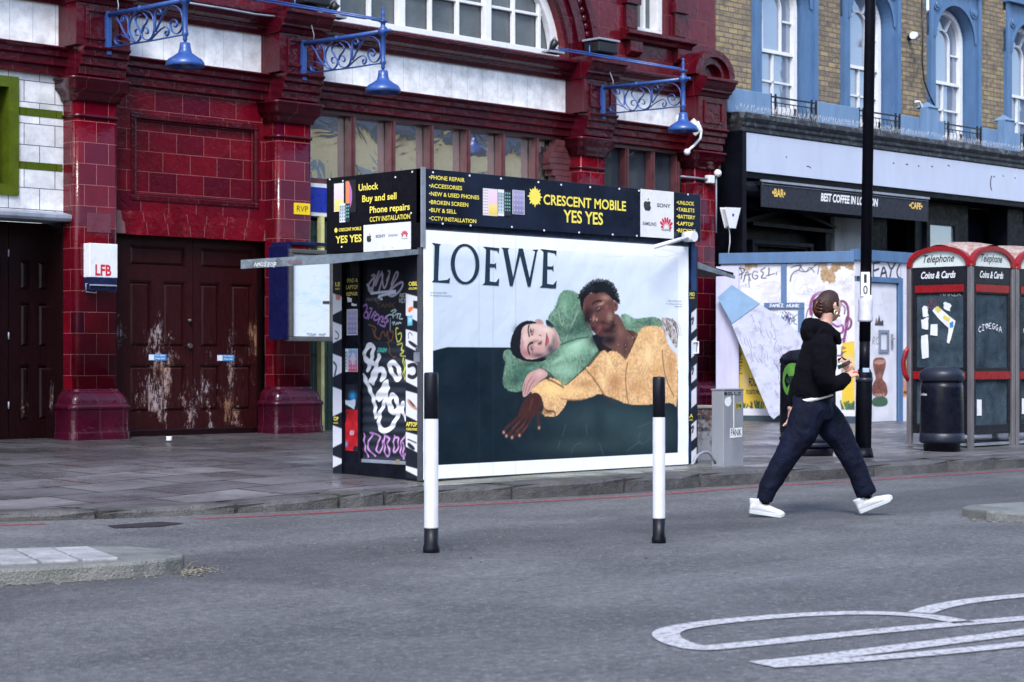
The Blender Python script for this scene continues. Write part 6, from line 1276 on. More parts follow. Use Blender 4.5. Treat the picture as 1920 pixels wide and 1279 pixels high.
# awning flap
m = MB(); xo = KX0-.97; z0_, z1_ = 2.045, 1.955
def slab(m, th, a, b): pass
v = [(KX0-.02, KY0-.02, z0_), (KX0-.02, KY1+.0, z0_+.01), (xo, KY1, z1_), (xo, KY0-.02, z1_)]; t_ = .028
m.add([(x, y, z) for x, y, z in v]+[(x, y, z+t_) for x, y, z in v], [(0,1,2,3),(7,6,5,4),(0,4,5,1),(1,5,6,2),(2,6,7,3),(3,7,4,0)])
fl = obj('flap', m, M['kblk'], ks)
m = MB(); m.hexa([(xo-.012, KY0-.03, z1_-.035), (xo+.0, KY0-.03, z1_-.035), (xo, KY1, z1_-.035), (xo-.012, KY1, z1_-.035), (xo-.012, KY0-.03, z1_+.04), (xo, KY0-.03, z1_+.04), (xo, KY1, z1_+.04), (xo-.012, KY1, z1_+.04)])
m.hexa([(xo, KY0-.032, z1_-.035), (KX0-.03, KY0-.032, z0_-.012), (KX0-.03, KY0-.02, z0_-.012), (xo, KY0-.02, z1_-.035), (xo, KY0-.032, z1_+.04), (KX0-.03, KY0-.032, z0_+.03), (KX0-.03, KY0-.02, z0_+.03), (xo, KY0-.02, z1_+.04)])
M['galvd'] = mat('oxidised_edging', (.17,.21,.25), .45, .2, var=.35, dirt=(.07,.09,.10), dth=(.5,.65), scale=9); eg = obj('edging', m, M['galvd'], fl)
EG = PL(xo-.012, 0, 0, -1); m = MB(); pentag(m, EG, 'AMOS', 180, 978, 300, 36, .010, .002, LZ); pentag(m, EG, 'SOP', 300, 982, 392, 36, .010, .002, LZ); obj('tag', m, M['paperw'], eg)
m = MB(); pentag(m, EG, 'TONIGA', 470, 955, 630, 22, .007, .002, LZ); obj('tag', m, mat('faded_pink_ink', (.30,.12,.16), .5), eg)
m = MB()
for i in range(13): y = KY0+.05+i*.09; m.tube([(xo-.012, y, z1_+.02), (xo-.018, y, z1_+.02)], .006, 6)
obj('rivets', m, M['lead'], eg)
m = MB(); v = [(KX1+.02, KY0+.0, 2.07), (KX1+.62, KY0+.0, 1.985), (KX1+.62, KY1, 1.985), (KX1+.02, KY1, 2.07)]; m.add([(x, y, z) for x, y, z in v]+[(x, y, z+.03) for x, y, z in v], [(3,2,1,0),(4,5,6,7),(0,1,5,4),(1,2,6,5),(2,3,7,6),(3,0,4,7)]); fl2 = obj('flap', m, M['kblk'], ks)
m = MB(); m.hexa([(KX1+.02, KY0-.012, 2.045), (KX1+.63, KY0-.012, 1.955), (KX1+.63, KY0, 1.955), (KX1+.02, KY0, 2.045), (KX1+.02, KY0-.012, 2.11), (KX1+.63, KY0-.012, 1.985), (KX1+.63, KY0, 1.985), (KX1+.02, KY0, 2.11)]); obj('edging', m, M['galvd'], fl2)
# left face: striped pillars, display column, shutter
SZ = ZM(600, 480, 2.909)
def stripes(c, x0, x1, segs, words):
    for ya, yb in segs: c.poly([(x0-2, ya-18), (x1+4, ya+18), (x1+4, yb+18), (x0-2, yb-18)], (.60,.62,.70), sm=0)
L_ = KL
a0, a1 = L_.uz(*SZ(70, 600))[0], L_.uz(*SZ(118, 600))[0]
c = CV(L_, a0, a1, .15, 2.05, .007, (.010,.012,.022), n=.0, zf=SZ)
for ya, yb in ((215,315),(370,470),(545,655),(725,870),(935,1040),(1100,1150)): c.poly([(60, ya-15), (130, ya+12), (130, yb-25), (60, yb+10)], (.60,.62,.70), sm=0)
c.poly([(85,210),(112,215),(110,240),(88,240)], (.5,.2,.15), sm=0); c.stroke([(85,410),(105,430),(95,455),(82,450)], .012, (.02,.02,.03)); c.stroke([(75,580),(92,600),(80,650)], .02, (.02,.02,.03))
pl1 = c.build('striped_pillar', M['cvg'], ks)
b0, b1_ = L_.uz(*SZ(468, 700))[0], L_.uz(*SZ(556, 700))[0]
c = CV(L_, b0, -KY0+.03, .15, 2.05, .006, (.010,.012,.022), n=.0, zf=SZ)
for ya, yb in ((205,345),(400,510),(565,705),(735,890),(960,1060),(1145,1190)): c.poly([(440, ya-8), (548, ya+22), (548, yb+20), (440, yb-35)], (.62,.64,.72), sm=0)
for xx in (546,): c.poly([(xx, 0), (580, 0), (580, 1300), (xx, 1300)], (.012,.014,.03), sm=0)
dk_ = (.02,.022,.03)
c.poly([(508,243),(538,246),(536,290),(508,285)], dk_, sm=0); c.poly([(480,280),(515,275),(505,295),(482,315)], (.7,.16,.02)); c.poly([(477,327),(505,325),(503,378),(478,380)], (.12,.42,.62), sm=0); c.poly([(482,338),(500,336),(499,360),(483,362)], (.3,.6,.72), sm=0)
c.poly([(482,455),(536,490),(532,512),(482,478)], dk_); c.stroke([(484,450),(480,425),(492,415),(503,432)], .008, dk_)
c.stroke([(484,600),(510,590),(530,610),(528,650),(505,665),(484,655)], .035, dk_)
c.poly([(476,775),(500,790),(532,830),(530,845),(500,830),(476,800)], (.45,.25,.2)); c.poly([(480,782),(500,795),(525,830),(500,815)], (.05,.05,.06))
c.poly([(478,1010),(520,1045),(515,1065),(476,1040)], dk_); c.stroke([(480,1000),(525,1020)], .012, dk_)
c.poly([(530,855),(546,865),(544,900),(528,890)], (.6,.2,.2))
pl2 = c.build('striped_pillar', M['cvg'], ks)
m = MB(); T(m, L_, SZ, 'OBILE', 483, 545, 163, 142, .002, .03); T(m, L_, SZ, 'ESSORIES', 484, 544, 184, 173, .002, .02); T(m, L_, SZ, 'APTOP', 469, 530, 928, 906, .002, .03); T(m, L_, SZ, 'CESSORIES', 470, 530, 950, 938, .002, .02); obj('lettering', m, M['yel'], pl2)
m = MB(); T(m, L_, SZ, 'LE', 84, 109, 165, 145, .002, .03); T(m, L_, SZ, 'RIES', 84, 108, 185, 175, .002, .01); T(m, L_, SZ, 'OP', 74, 101, 897, 877, .002, .03); T(m, L_, SZ, 'RIES', 74, 99, 915, 906, .002, .01); obj('lettering', m, M['yel'], pl1)
m = MB(); m.box(KX0+.001, KX0+.10, -a1-.0, -a0, .13, 2.05); m.box(KX0+.001, KX0+.10, KY0+.0, -b0, .13, 2.05); obj('pillar_box', m, M['kblk'], ks)
c0_, c1_ = L_.uz(*SZ(122, 600), -.04)[0], L_.uz(*SZ(212, 600), -.04)[0]; LI = PL(KX0+.045, 0, 0, -1)
m = MB(); m.pbox(LI, c0_-.03, c1_+.01, .16, 2.06, -.05, 0); m.pbox(LI, c1_, c1_+.025, .2, 2.05, 0, .02); dc = obj('display_column', m, M['kblk'], ks, bevel=.004)
m = MB(); T(m, LI, SZ, 'IPAD &', 147, 206, 145, 124, .003, .01); T(m, LI, SZ, 'LAPTOP', 142, 208, 182, 161, .003, .02); T(m, LI, SZ, 'REPAIR', 144, 206, 218, 198, .003, .02); obj('lettering', m, mat('dim_yellow_vinyl', (.50,.46,.10), .4), dc)
phone(LI, SZ, 146, 290, 205, 432, 'purple', dc); phone(LI, SZ, 136, 506, 152, 632, 'icons', dc); phone(LI, SZ, 152, 506, 206, 632, 'red', dc, .0036)
q = CV(LI, c0_, c1_, LI.uz(*SZ(160, 1062))[1], LI.uz(*SZ(160, 838))[1], .006, (.42,.012,.02), n=.003, zf=SZ); q.c *= (1+.7*(vnoise(q.c.shape[:2], 8)-.5))[:, :, None]
q.blob((143,1025), 9, 16, (.05,.3,.6), .95); q.tag('GU', 163, 975, 185, 22, (.5,.5,.6), .008); q.poly([(120,838),(150,838),(140,900),(122,930)], (.01,.012,.02), rough=.02); q.poly([(180,1040),(212,1030),(212,1070),(180,1070)], (.01,.012,.02), rough=.02); q.build('red_poster', M['cvg'], dc)
q = CV(LI, c0_, c1_, LI.uz(*SZ(160, 838))[1], LI.uz(*SZ(160, 700))[1], .007, (.012,.014,.02), n=.003, zf=SZ); q.blob((178,765), 22, 26, (.03,.28,.62), 1.0); q.poly([(128,785),(165,790),(196,775),(190,835),(160,820),(130,805)], (.45,.55,.66)); q.stroke([(125,760),(140,800),(185,832)], .012, (.6,.66,.75)); q.build('torn_poster', M['cvg'], dc)
m = MB(); 
for x0, y0, x1, y1 in ((150,228,172,252), (172,258,200,276)): a = flat(LI, [(x0,y0),(x1,y0+3),(x1,y1),(x0,y1-2)], .003, SZ, .006); m.add(a.v, a.f)
obj('torn_sticker', m, M['paperw'], dc)
d0, d1 = L_.uz(*SZ(226, 700), -.06)[0], L_.uz(*SZ(470, 700), -.06)[0]; SH = PL(KX0+.075, 0, 0, -1); zb_, zt2 = SH.uz(*SZ(330, 1112))[1], 2.04
c = CV(SH, d0, d1, zb_, zt2, .0055, (.010,.012,.022), n=.0, zf=SZ)
zsh = SH.uz(*SZ(330, 470))[1]; rows = c.z < zsh; c.c[rows] = (.016,.022,.036)
lav, pink, wht, lil = (.42,.42,.60), (.42,.24,.55), (.72,.74,.80), (.60,.66,.82)
TZ = ZM(660, 490, 5.561); old = c.zf; c.zf = TZ
def tl(pts, w, col, al=.95): c.stroke(pts, w, col, alpha=al)
# top throw-up
tl([(160,245),(200,300),(230,240),(280,110)], .022, lav); tl([(215,310),(180,320),(165,250),(210,190),(240,150)], .02, lav); tl([(205,150),(240,130),(215,300)], .016, lav)
tl([(245,250),(300,120),(330,140),(280,310)], .018, lav); tl([(310,110),(330,330),(400,120),(350,230),(400,110),(380,100)], .018, lav); tl([(410,240),(460,100),(490,130),(430,230),(380,330)], .018, lav); tl([(400,300),(470,240),(530,210),(530,260),(480,330),(420,370),(380,350)], .02, lav); tl([(200,335),(330,320),(450,310)], .022, lil); tl([(450,325),(330,350),(265,370),(310,395)], .022, lil)
# purple tag
for pts in ([(120,470),(150,440),(160,500),(130,540),(120,580),(160,600),(170,530),(140,530)], [(185,490),(215,490),(180,560),(170,600)], [(200,590),(240,510),(260,570),(225,560)], [(235,580),(270,540),(290,600),(235,620),(225,590)], [(270,650),(300,570),(330,580),(300,640),(340,620),(350,690),(290,660)], [(320,600),(380,590),(350,650),(380,620)]): tl(pts, .014, (.36,.20,.52))
for pts in ([(350,580),(400,550),(440,570)], [(410,520),(450,500),(465,520),(420,540),(430,590)], [(450,560),(480,540),(470,590)], [(480,550),(515,545),(485,600),(525,600)], [(420,640),(450,630),(430,660)], [(455,660),(470,635),(480,660),(490,635),(510,645)]): tl(pts, .011, (.42,.58,.62))
for pts in ([(175,660),(260,690),(225,760),(290,830),(300,760),(330,720),(350,800),(370,730)], [(370,730),(380,830),(420,830),(435,720),(400,740)], [(380,840),(390,950),(430,1010),(455,990)], [(215,700),(240,790)]): tl(pts, .013, (.16,.07,.03))
for pts in ([(480,700),(455,690),(460,800),(480,850),(515,810),(515,740),(480,760)], [(475,870),(540,850),(500,920),(555,940),(485,985),(560,990)], [(530,1010),(545,1120),(555,1200)], [(520,1150),(550,1230)], [(560,1010),(545,1170)]): tl(pts, .012, (.50,.52,.10))
c.tag('KROM', 268, 945, 360, 40, (.05,.35,.30), .011); c.tag('KEZ', 500, 370, 570, 32, (.35,.37,.4), .009); c.tag('WIS', 490, 430, 560, 40, (.35,.37,.4), .009); c.tag('HAVEN', 150, 415, 300, 32, (.12,.12,.15), .009); c.tag('TANK', 250, 480, 450, 45, (.10,.06,.03), .010)
tl([(400,600),(398,720)], .012, (.4,.42,.5), .6)
c.zf = old
# big white throw-up
bw = .047
for pts, w in (([(240,540),(255,500),(275,482),(295,500),(280,560),(262,620)], bw), ([(235,545),(262,578),(290,585)], bw), ([(275,680),(300,620),(322,545)], bw), ([(290,690),(310,625),(340,615),(355,650),(330,680),(355,640)], .05), ([(375,600),(395,575),(425,600),(438,650),(425,680),(400,650),(378,605)], bw),
               ([(310,770),(330,740),(360,690),(370,690),(345,760),(325,780)], .05), ([(390,830),(378,780),(400,750),(425,800),(425,840),(395,860),(365,800),(395,760)], bw), ([(238,655),(270,720),(300,800),(303,875)], bw*.95), ([(325,870),(320,930),(345,960),(390,940),(420,880),(455,805)], bw), ([(320,870),(350,810),(370,720)], bw*.9), ([(440,825),(470,890)], bw*.8)): c.stroke(pts, w, wht)
for pts in ([(240,970),(245,1050),(262,1095)], [(290,965),(262,1020),(255,1045),(300,1090)], [(275,965),(320,975),(330,1000),(300,1050),(330,1085),(345,1010)], [(350,975),(355,1105),(390,1070),(360,1030),(385,1000),(355,980)], [(405,980),(400,1080),(425,1060),(430,990),(410,990)], [(470,975),(440,1010),(440,1100),(470,1080)], [(455,1020),(455,1105)]): c.stroke(pts, .018, (.46,.24,.52))
sh_ = c.build('roller_shutter', M['cvg'], ks, wave=lambda U, Z: np.where(Z < zsh, .006*np.sin(Z*2*math.pi/.085), 0))
m = MB(); m.box(KX0+.06, KX0+.10, -d1, -d0, .14, zb_-.005); m.pbox(SH, d0, d1, zb_-.03, zb_, .0, .02); obj('shutter_rail', m, M['lead'], sh_)
m = MB(); u, z = L_.uz(*SZ(530, 545), .03); m.pbox(L_, u-.045, u+.03, z-.05, z+.03, .0, .03); m.tube([L_.p(u-.03, z+.03, .015), L_.p(u-.03, z+.07, .015), L_.p(u+.015, z+.07, .015), L_.p(u+.015, z+.03, .015)], .007, 6); obj('padlock', m, M['lead'], ks)
m = MB(); u, z = SH.uz(*SZ(424, 1130), .03); m.pbox(SH, u-.02, u+.02, z-.03, z+.03, .02, .035); obj('padlock', m, mat('brass_lock', (.5,.45,.3), .35, .6), sh_)
# right end strip of the front and right corner details
R2 = YP(KY0-.0); rz_ = ZM(780, 420, 2.557); c = CV(R2, KF.uz(*rz_(1308, 700))[0], KX1+.03, .15, 2.25, .008, (.012,.014,.025), n=.032, zf=rz_)
for ya, yb in ((425,520),(560,640),(690,760),(800,880),(960,1040),(1090,1150)): c.poly([(1290, ya+30), (1345, ya-20), (1345, yb-20), (1290, yb+30)], (.60,.62,.70), sm=0)
for y_ in (460, 700, 980): c.stroke([(1320,y_),(1332,y_-15),(1325,y_+20)], .02, (.02,.02,.03))
c.poly([(1290,0),(1345,0),(1345,320),(1290,320)], (.02,.05,.14), sm=0); ps2 = c.build('striped_pillar', M['cvg'], ks)
m = MB(); T(m, R2, rz_, 'MO', 1312, 1336, 345, 328, .035, .02); T(m, R2, rz_, 'ACC', 1312, 1336, 358, 350, .035, .01); T(m, R2, rz_, 'LA', 1302, 1328, 928, 912, .035, .02); T(m, R2, rz_, 'ACC', 1302, 1328, 944, 935, .035, .01); obj('lettering', m, M['yel'], ps2)
m = MB(); a = R2.uz(*rz_(1328, 590), .03); m.tube([R2.p(a[0], a[1]+.05, .035), R2.p(a[0]+.07, a[1]+.05, .035), R2.p(a[0]+.07, a[1]-.06, .035), R2.p(a[0], a[1]-.06, .035)], .010, 6); obj('pull_handle', m, M['signwh'], ks)
# security light
m = MB(); a = PS.uz(*zs(1523, 562), .25); b = PS.uz(*zs(1770, 492), .1); m.tube([PS.p(*a, .25), PS.p(*b, .08)], .020, 10); m.tube([PS.p(*b, .02), PS.p(*b, .14)], .052, 14); m.tube([PS.p(*PS.uz(*zs(1780, 500), .0), 0), PS.p(*b, .05)], .03, 8); obj('sign_lamp', m, M['whitep'], ks, bevel=.0)
# ------------------------------------------------------------------ the poster
RZ = ZM(780, 420, 2.557); QZ = ZM(900, 500, 3.5525); PN = .075
u0, _ = KF.uz(*RZ(35, 600), PN); u1, _ = KF.uz(*RZ(1306, 600), PN); zb2 = KF.uz(*RZ(100, 1222), PN)[1]; zt3 = KF.uz(*RZ(100, 32), PN)[1]
m = MB(); m.pbox(KF, u0-.012, u1+.012, zb2-.012, zt3+.012, .012, PN-.006); pbd = obj('poster_board', m, mat('board_edge', (.05,.055,.07), .5), ks)
paper = (.70, .73, .78)
c = CV(KF, u0, u1, zb2, zt3, .0062, paper, n=PN, zf=RZ)
h, w, _ = c.c.shape; X = np.linspace(0, 1, w)[None, :, None]; Yv = np.linspace(0, 1, h)[:, None, None]
pu0 = KF.uz(*RZ(80, 600), PN)[0]; pu1 = KF.uz(*RZ(1256, 600), PN)[0]; pz0 = KF.uz(*RZ(115, 1157), PN)[1]; pz1 = KF.uz(*RZ(115, 95), PN)[1]
bgc = np.array([.50,.57,.65])*(1-X)+np.array([.60,.66,.74])*X; bgc = bgc*(.88+.12*Yv)+0*Yv
UU, ZZ = np.meshgrid(c.u, c.z); ins = (UU > pu0) & (UU < pu1) & (ZZ > pz0) & (ZZ < pz1); fade = np.clip((ZZ-pz1+.12)/.12, 0, 1); mm = (ins*(1-fade*.6))[:, :, None]; c.c = c.c*(1-mm)+bgc*mm
teal = np.array([.0065,.022,.036])
def clipbox():
    pass
sofa = [(80,608),(150,590),(455,592),(700,600),(900,640),(1255,700),(1257,1108),(80,1157)]
P = c.cv(sofa); P[:, 0] = np.clip(P[:, 0], pu0, pu1); P[:, 1] = np.maximum(P[:, 1], pz0)
P = np.array([(pu0, P[0, 1]), tuple(P[1]), tuple(P[2]), tuple(P[3]), tuple(P[4]), (pu1, P[5, 1]), (pu1, pz0), (pu0, pz0)]); c.poly(P, tuple(teal), raw=True, sm=0, tex=(.25, .2))
for cx, cy, rx, ry, col, al in ((900,930,300,110,(.045,.085,.095),.85), (1100,1000,180,130,(.050,.090,.100),.85), (250,800,140,120,(.004,.016,.030),.6), (800,1060,240,60,(.055,.090,.095),.7), (650,700,120,60,(.002,.006,.01),.8), (880,960,45,120,(.012,.030,.042),.6)):
    # keep the shading inside the printed picture
    c.blob((cx, cy), rx, ry, col, al)
out = (ZZ < pz0) | (UU > pu1) | (UU < pu0); c.c[out & (ZZ < pz1)] = paper
c.zf = QZ
gr, gr2, gr3 = (.155,.255,.190), (.33,.52,.39), (.045,.11,.085); ftx = (.55, .017)
c.poly([(930,318),(975,312),(1030,352),(1100,338),(1190,333),(1235,400),(1060,445),(1000,440),(950,410)], gr, tex=ftx, rough=.004)
c.blob((985,350), 30, 40, gr2, .7); c.blob((1120,375), 60, 25, gr3, .6)
c.poly([(1188,345),(1250,335),(1317,375),(1317,565),(1275,500),(1235,410)], (.38,.35,.34), tex=(.9,.02)); 
for i in range(16): x = 1195+random.random()*115; y = 345+random.random()*60; c.stroke([(x, y), (x+25, y+40), (x+30, y+95)], .008, random.choice([(.62,.62,.64),(.12,.09,.07),(.5,.5,.55),(.3,.25,.2)]))
c.poly([(438,342),(500,280),(525,190),(560,153),(620,158),(672,195),(690,300),(740,420),(800,540),(820,560),(760,640),(700,690),(550,808),(522,756),(390,672),(330,760),(285,838),(185,832),(148,780),(160,690),(172,640),(150,600),(158,560),(200,545),(262,622),(350,632),(440,600),(540,500),(500,410)], gr, tex=ftx, rough=.004)
for cx, cy, rx, ry, col, al, an in ((590,230,60,80,(.14,.30,.20),.6,0), (660,400,70,90,gr3,.8,0), (520,410,50,40,gr3,.7,0), (640,550,120,60,gr2,.95,20), (560,690,110,60,gr2,.8,0), (280,700,90,60,(.05,.14,.10),.8,0), (700,500,60,40,gr2,.6,0), (760,560,30,30,gr2,.5,0), (330,650,90,25,gr3,.8,0)): c.blob((cx, cy), rx, ry, col, al, an)
for pts, wd, col in (([(525,300),(530,360),(550,400),(555,360)], .012, (.26,.36,.24)), ([(650,300),(600,420),(570,490)], .012, (.28,.40,.30)), ([(560,180),(530,250),(515,300)], .010, (.2,.36,.24)), ([(800,550),(700,680),(556,806)], .014, (.012,.035,.025)), ([(400,672),(470,712),(550,800)], .012, (.015,.03,.03)), ([(540,520),(640,480),(720,470)], .014, gr3)): c.stroke(pts, wd, col, soft=.012)
def fur(poly_px, n, cols, L=6, w=.006):
    P = np.array(poly_px, float); x0, y0 = P.min(0); x1, y1 = P.max(0); k = 0
    while k < n:
        x, y = random.uniform(x0, x1), random.uniform(y0, y1); ins = False
        for (ax, ay), (bx, by) in zip(P, np.roll(P, -1, 0)):
            if (ay > y) != (by > y) and x < (bx-ax)*(y-ay)/(by-ay)+ax: ins = not ins
        if ins: c.stroke([(x, y), (x+random.uniform(-L, L), y+random.uniform(-L, L))], w, random.choice(cols), alpha=.45, sm=0)
        k += 1
fur([(440,345),(560,160),(670,200),(740,420),(820,560),(700,690),(550,805),(522,756),(390,672),(540,510)], 520, [(.24,.44,.30),(.04,.12,.08),(.18,.36,.24),(.06,.16,.11)])
for cx, cy, rx, ry, col, al, an in ((600,430,60,30,(.03,.08,.065),.7,20), (700,330,40,70,(.035,.10,.08),.7,0), (560,260,24,80,(.30,.46,.34),.5,0), (640,520,100,26,(.40,.60,.46),.7,15), (520,620,60,20,(.34,.54,.40),.6,20), (740,620,50,26,(.06,.15,.11),.7,30), (230,760,80,50,(.03,.08,.07),.7,0), (200,600,30,30,(.16,.30,.22),.6,0)): c.blob((cx, cy), rx, ry, col, al, an)
fur([(150,600),(200,550),(350,632),(390,672),(285,838),(185,832),(148,780)], 160, [(.12,.26,.18),(.03,.09,.07)])
# dark lining and neck of the first man
c.poly([(436,345),(470,370),(500,405),(470,408),(440,392)], (.012,.04,.05)); skin1, sk1d = (.62,.45,.41), (.30,.15,.15)
c.poly([(440,392),(475,405),(500,420),(520,470),(540,520),(505,560),(450,520)], (.42,.27,.24)); c.poly([(475,405),(500,412),(525,470),(541,515),(520,500),(500,450)], (.50,.34,.32))
FZ = ZM(900, 520, 7.105); c.zf = FZ
face = [(545,760),(550,690),(585,645),(660,622),(740,622),(830,630),(930,670),(985,710),(1010,790),(1020,880),(990,960),(900,1030),(800,1070),(700,1100),(600,1090),(540,1020),(535,900)]
c.poly([(725,600),(735,565),(770,550),(820,565),(850,600),(840,640),(780,640)], (.46,.32,.30)); c.blob((790,590), 28, 22, (.30,.16,.15), .6)
c.poly(face, skin1, tex=(.05, .05))
for cx, cy, rx, ry, col, al in ((600,1010,110,90,(.36,.16,.17),.85), (560,880,40,200,(.34,.19,.20),.7), (780,1040,160,60,(.10,.06,.08),.9), (940,960,90,110,(.05,.05,.07),.9), (985,850,45,120,(.12,.09,.10),.75), (780,960,90,60,(.46,.22,.22),.6), (720,780,80,60,(.60,.44,.40),.5), (620,720,70,60,(.60,.46,.42),.5), (880,700,90,50,(.74,.60,.56),.75), (590,800,34,70,(.70,.54,.50),.6), (740,850,60,26,(.28,.14,.13),.7), (800,880,32,34,(.12,.05,.05),.85), (795,800,24,40,(.66,.50,.46),.7), (930,800,50,70,(.60,.42,.40),.5), (690,930,50,70,(.30,.14,.14),.6), (700,720,46,44,(.40,.26,.25),.6), (690,870,45,20,(.08,.04,.05),.8)): c.blob((cx, cy), rx, ry, col, al)
hr = (.010,.012,.020)
c.poly([(400,900),(410,830),(450,720),(500,640),(580,585),(660,572),(750,600),(755,618),(660,622),(590,645),(552,700),(550,770),(535,900),(540,1010),(600,1085),(700,1100),(820,1075),(900,1060),(850,1120),(760,1130),(600,1120),(480,1070),(420,1020)], hr, rough=.004)
c.blob((490,700), 60, 70, (.020,.026,.045), .7)
for pts, wd, col in (([(655,640),(640,700),(658,785)], .016, (.02,.010,.015)), ([(700,870),(640,900),(640,970),(660,1020)], .017, (.025,.012,.02)), ([(672,690),(672,740),(700,770)], .010, (.05,.025,.03)), ([(680,770),(710,760),(712,690)], .005, (.10,.05,.05)), ([(675,920),(705,960),(700,1010)], .006, (.05,.02,.02)), ([(790,770),(812,780)], .008, (.06,.02,.02)), ([(770,890),(812,880),(820,850)], .009, (.07,.02,.03)), ([(890,750),(880,830),(870,900),(880,920)], .006, (.14,.03,.04))): c.stroke(pts, wd, col, soft=.010)
c.poly([(888,745),(905,780),(925,830),(915,880),(880,920),(868,890),(880,820)], (.38,.12,.14)); c.stroke([(890,755),(884,830),(872,905)], .006, (.12,.02,.03))
for cx, cy in ((690,718), (692,955)): c.blob((cx, cy), 15, 30, (.50,.46,.46), .8); c.blob((cx, cy), 17, 26, (.008,.008,.014), 1.0); c.blob((cx+6, cy-8), 4, 5, (.7,.7,.75), .8)
# second man
c.zf = QZ; c.poly([(890,400),(1070,440),(1060,500),(1010,570),(978,650),(920,600),(850,585),(790,560)], (.09,.045,.04), sm=1); c.poly([(740,440),(880,480),(880,575),(800,580),(770,520)], (.02,.012,.02), sm=1)
c.zf = ZM(1060, 510, 6.732); sk2, s2d = (.145,.068,.062), (.035,.015,.020)
c.poly([(560,560),(640,520),(690,560),(740,680),(810,780),(870,830),(850,900),(800,1010),(770,1130),(720,1060),(640,990),(540,960),(440,880),(520,780),(600,700)], (.16,.085,.075), tex=(.08,.05))
c.blob((560,860), 130, 80, (.018,.012,.022), .95); c.blob((700,760), 60, 90, (.26,.15,.12), .6); c.blob((760,960), 40, 110, (.06,.025,.03), .7); c.blob((660,900), 40, 80, (.20,.10,.09), .6); c.blob((640,660), 30, 60, (.22,.13,.11), .5)
c.poly([(590,385),(600,365),(640,360),(665,390),(668,450),(650,490),(625,505),(605,470)], (.20,.10,.09)); c.blob((635,420), 20, 34, (.06,.02,.02), .8); c.stroke([(612,370),(650,380),(662,440)], .008, (.34,.20,.18), soft=.01)
c.poly([(205,420),(215,330),(260,290),(340,262),(440,250),(530,260),(590,310),(610,370),(615,470),(630,560),(625,640),(590,730),(540,780),(470,830),(400,800),(340,740),(300,660),(260,590),(215,500)], sk2, tex=(.1,.05))
for cx, cy, rx, ry, col, al, an in ((505,325,80,42,(.38,.23,.185),.9,0), (455,402,56,26,(.46,.29,.23),.85,20), (520,440,30,40,(.30,.17,.14),.6,0), (240,440,30,60,(.22,.12,.11),.6,0), (520,500,80,70,(.20,.085,.08),.7,0), (562,570,46,80,(.34,.23,.18),.85,0), (410,480,60,34,(.030,.012,.018),.85,20), (380,530,26,60,(.17,.08,.07),.5,0), (358,590,20,54,(.40,.25,.20),.85,0), (398,600,18,24,(.46,.32,.27),.9,0), (300,600,44,70,(.035,.015,.025),.8,0), (300,500,40,70,(.07,.03,.035),.7,0), (400,860,150,90,(.012,.014,.026),.95,0), (600,680,46,60,(.05,.03,.03),.85,0), (530,740,90,46,(.025,.014,.02),.9,0), (350,720,60,50,(.03,.014,.02),.8,0), (470,640,60,30,(.04,.015,.02),.7,0), (340,350,40,60,(.10,.05,.05),.5,0)): c.blob((cx, cy), rx, ry, col, al, an)
for i in range(200): a, b = random.gauss(590, 36), random.gauss(690, 55); c.stroke([(a, b), (a+3, b+5)], .005, (.015,.008,.012), alpha=.7, sm=0)
for pts, wd, col in (([(340,410),(370,380),(420,362),(450,370)], .014, (.02,.008,.012)), ([(380,470),(410,445),(450,430)], .008, (.012,.006,.01)), ([(385,490),(420,485),(445,455)], .006, (.05,.02,.02)), ([(345,650),(365,640),(375,610)], .010, (.035,.012,.015)), ([(395,640),(418,620),(410,590)], .008, (.03,.01,.012)), ([(250,590),(262,620)], .008, (.015,.006,.01))): c.stroke(pts, wd, col, soft=.010)
c.blob((418,462), 26, 12, (.40,.38,.42), .9, 25); c.blob((412,464), 11, 12, (.008,.008,.012), 1.0); c.blob((320,598), 7, 9, (.5,.5,.55), .8)
c.blob((270,560), 55, 170, (.018,.009,.014), .85); c.blob((330,500), 30, 50, (.03,.015,.02), .6); c.poly([(395,745),(410,690),(440,655),(465,660),(462,690),(440,730),(405,780),(395,770)], (.20,.075,.08)); c.stroke([(396,755),(425,715),(462,672)], .006, (.06,.015,.02)); c.blob((440,700), 18, 10, (.34,.15,.15), .7, 45)
hp_ = [(190,420),(185,330),(210,250),(280,180),(350,130),(440,110),(530,125),(590,170),(630,250),(655,340),(660,390),(625,360),(590,350),(560,300),(500,262),(430,258),(390,275),(340,262),(280,290),(240,340),(225,420),(215,510)]
c.poly(hp_, (.008,.010,.016), rough=.008)
for i in range(90):
    t = i/89; k = int(t*(9)); f_ = t*9-k; k2 = min(k+1, 9); x = hp_[k+1][0]*(1-f_)+hp_[min(k2+1, 10)][0]*f_; y = hp_[k+1][1]*(1-f_)+hp_[min(k2+1, 10)][1]*f_; a = math.atan2(y-330, x-430)+random.uniform(-.3, .3); r = random.uniform(14, 34); c.stroke([(x, y), (x+r*math.cos(a), y+r*math.sin(a))], .009, (.008,.010,.016), sm=0)
c.blob((330,200), 60, 40, (.02,.035,.055), .7)
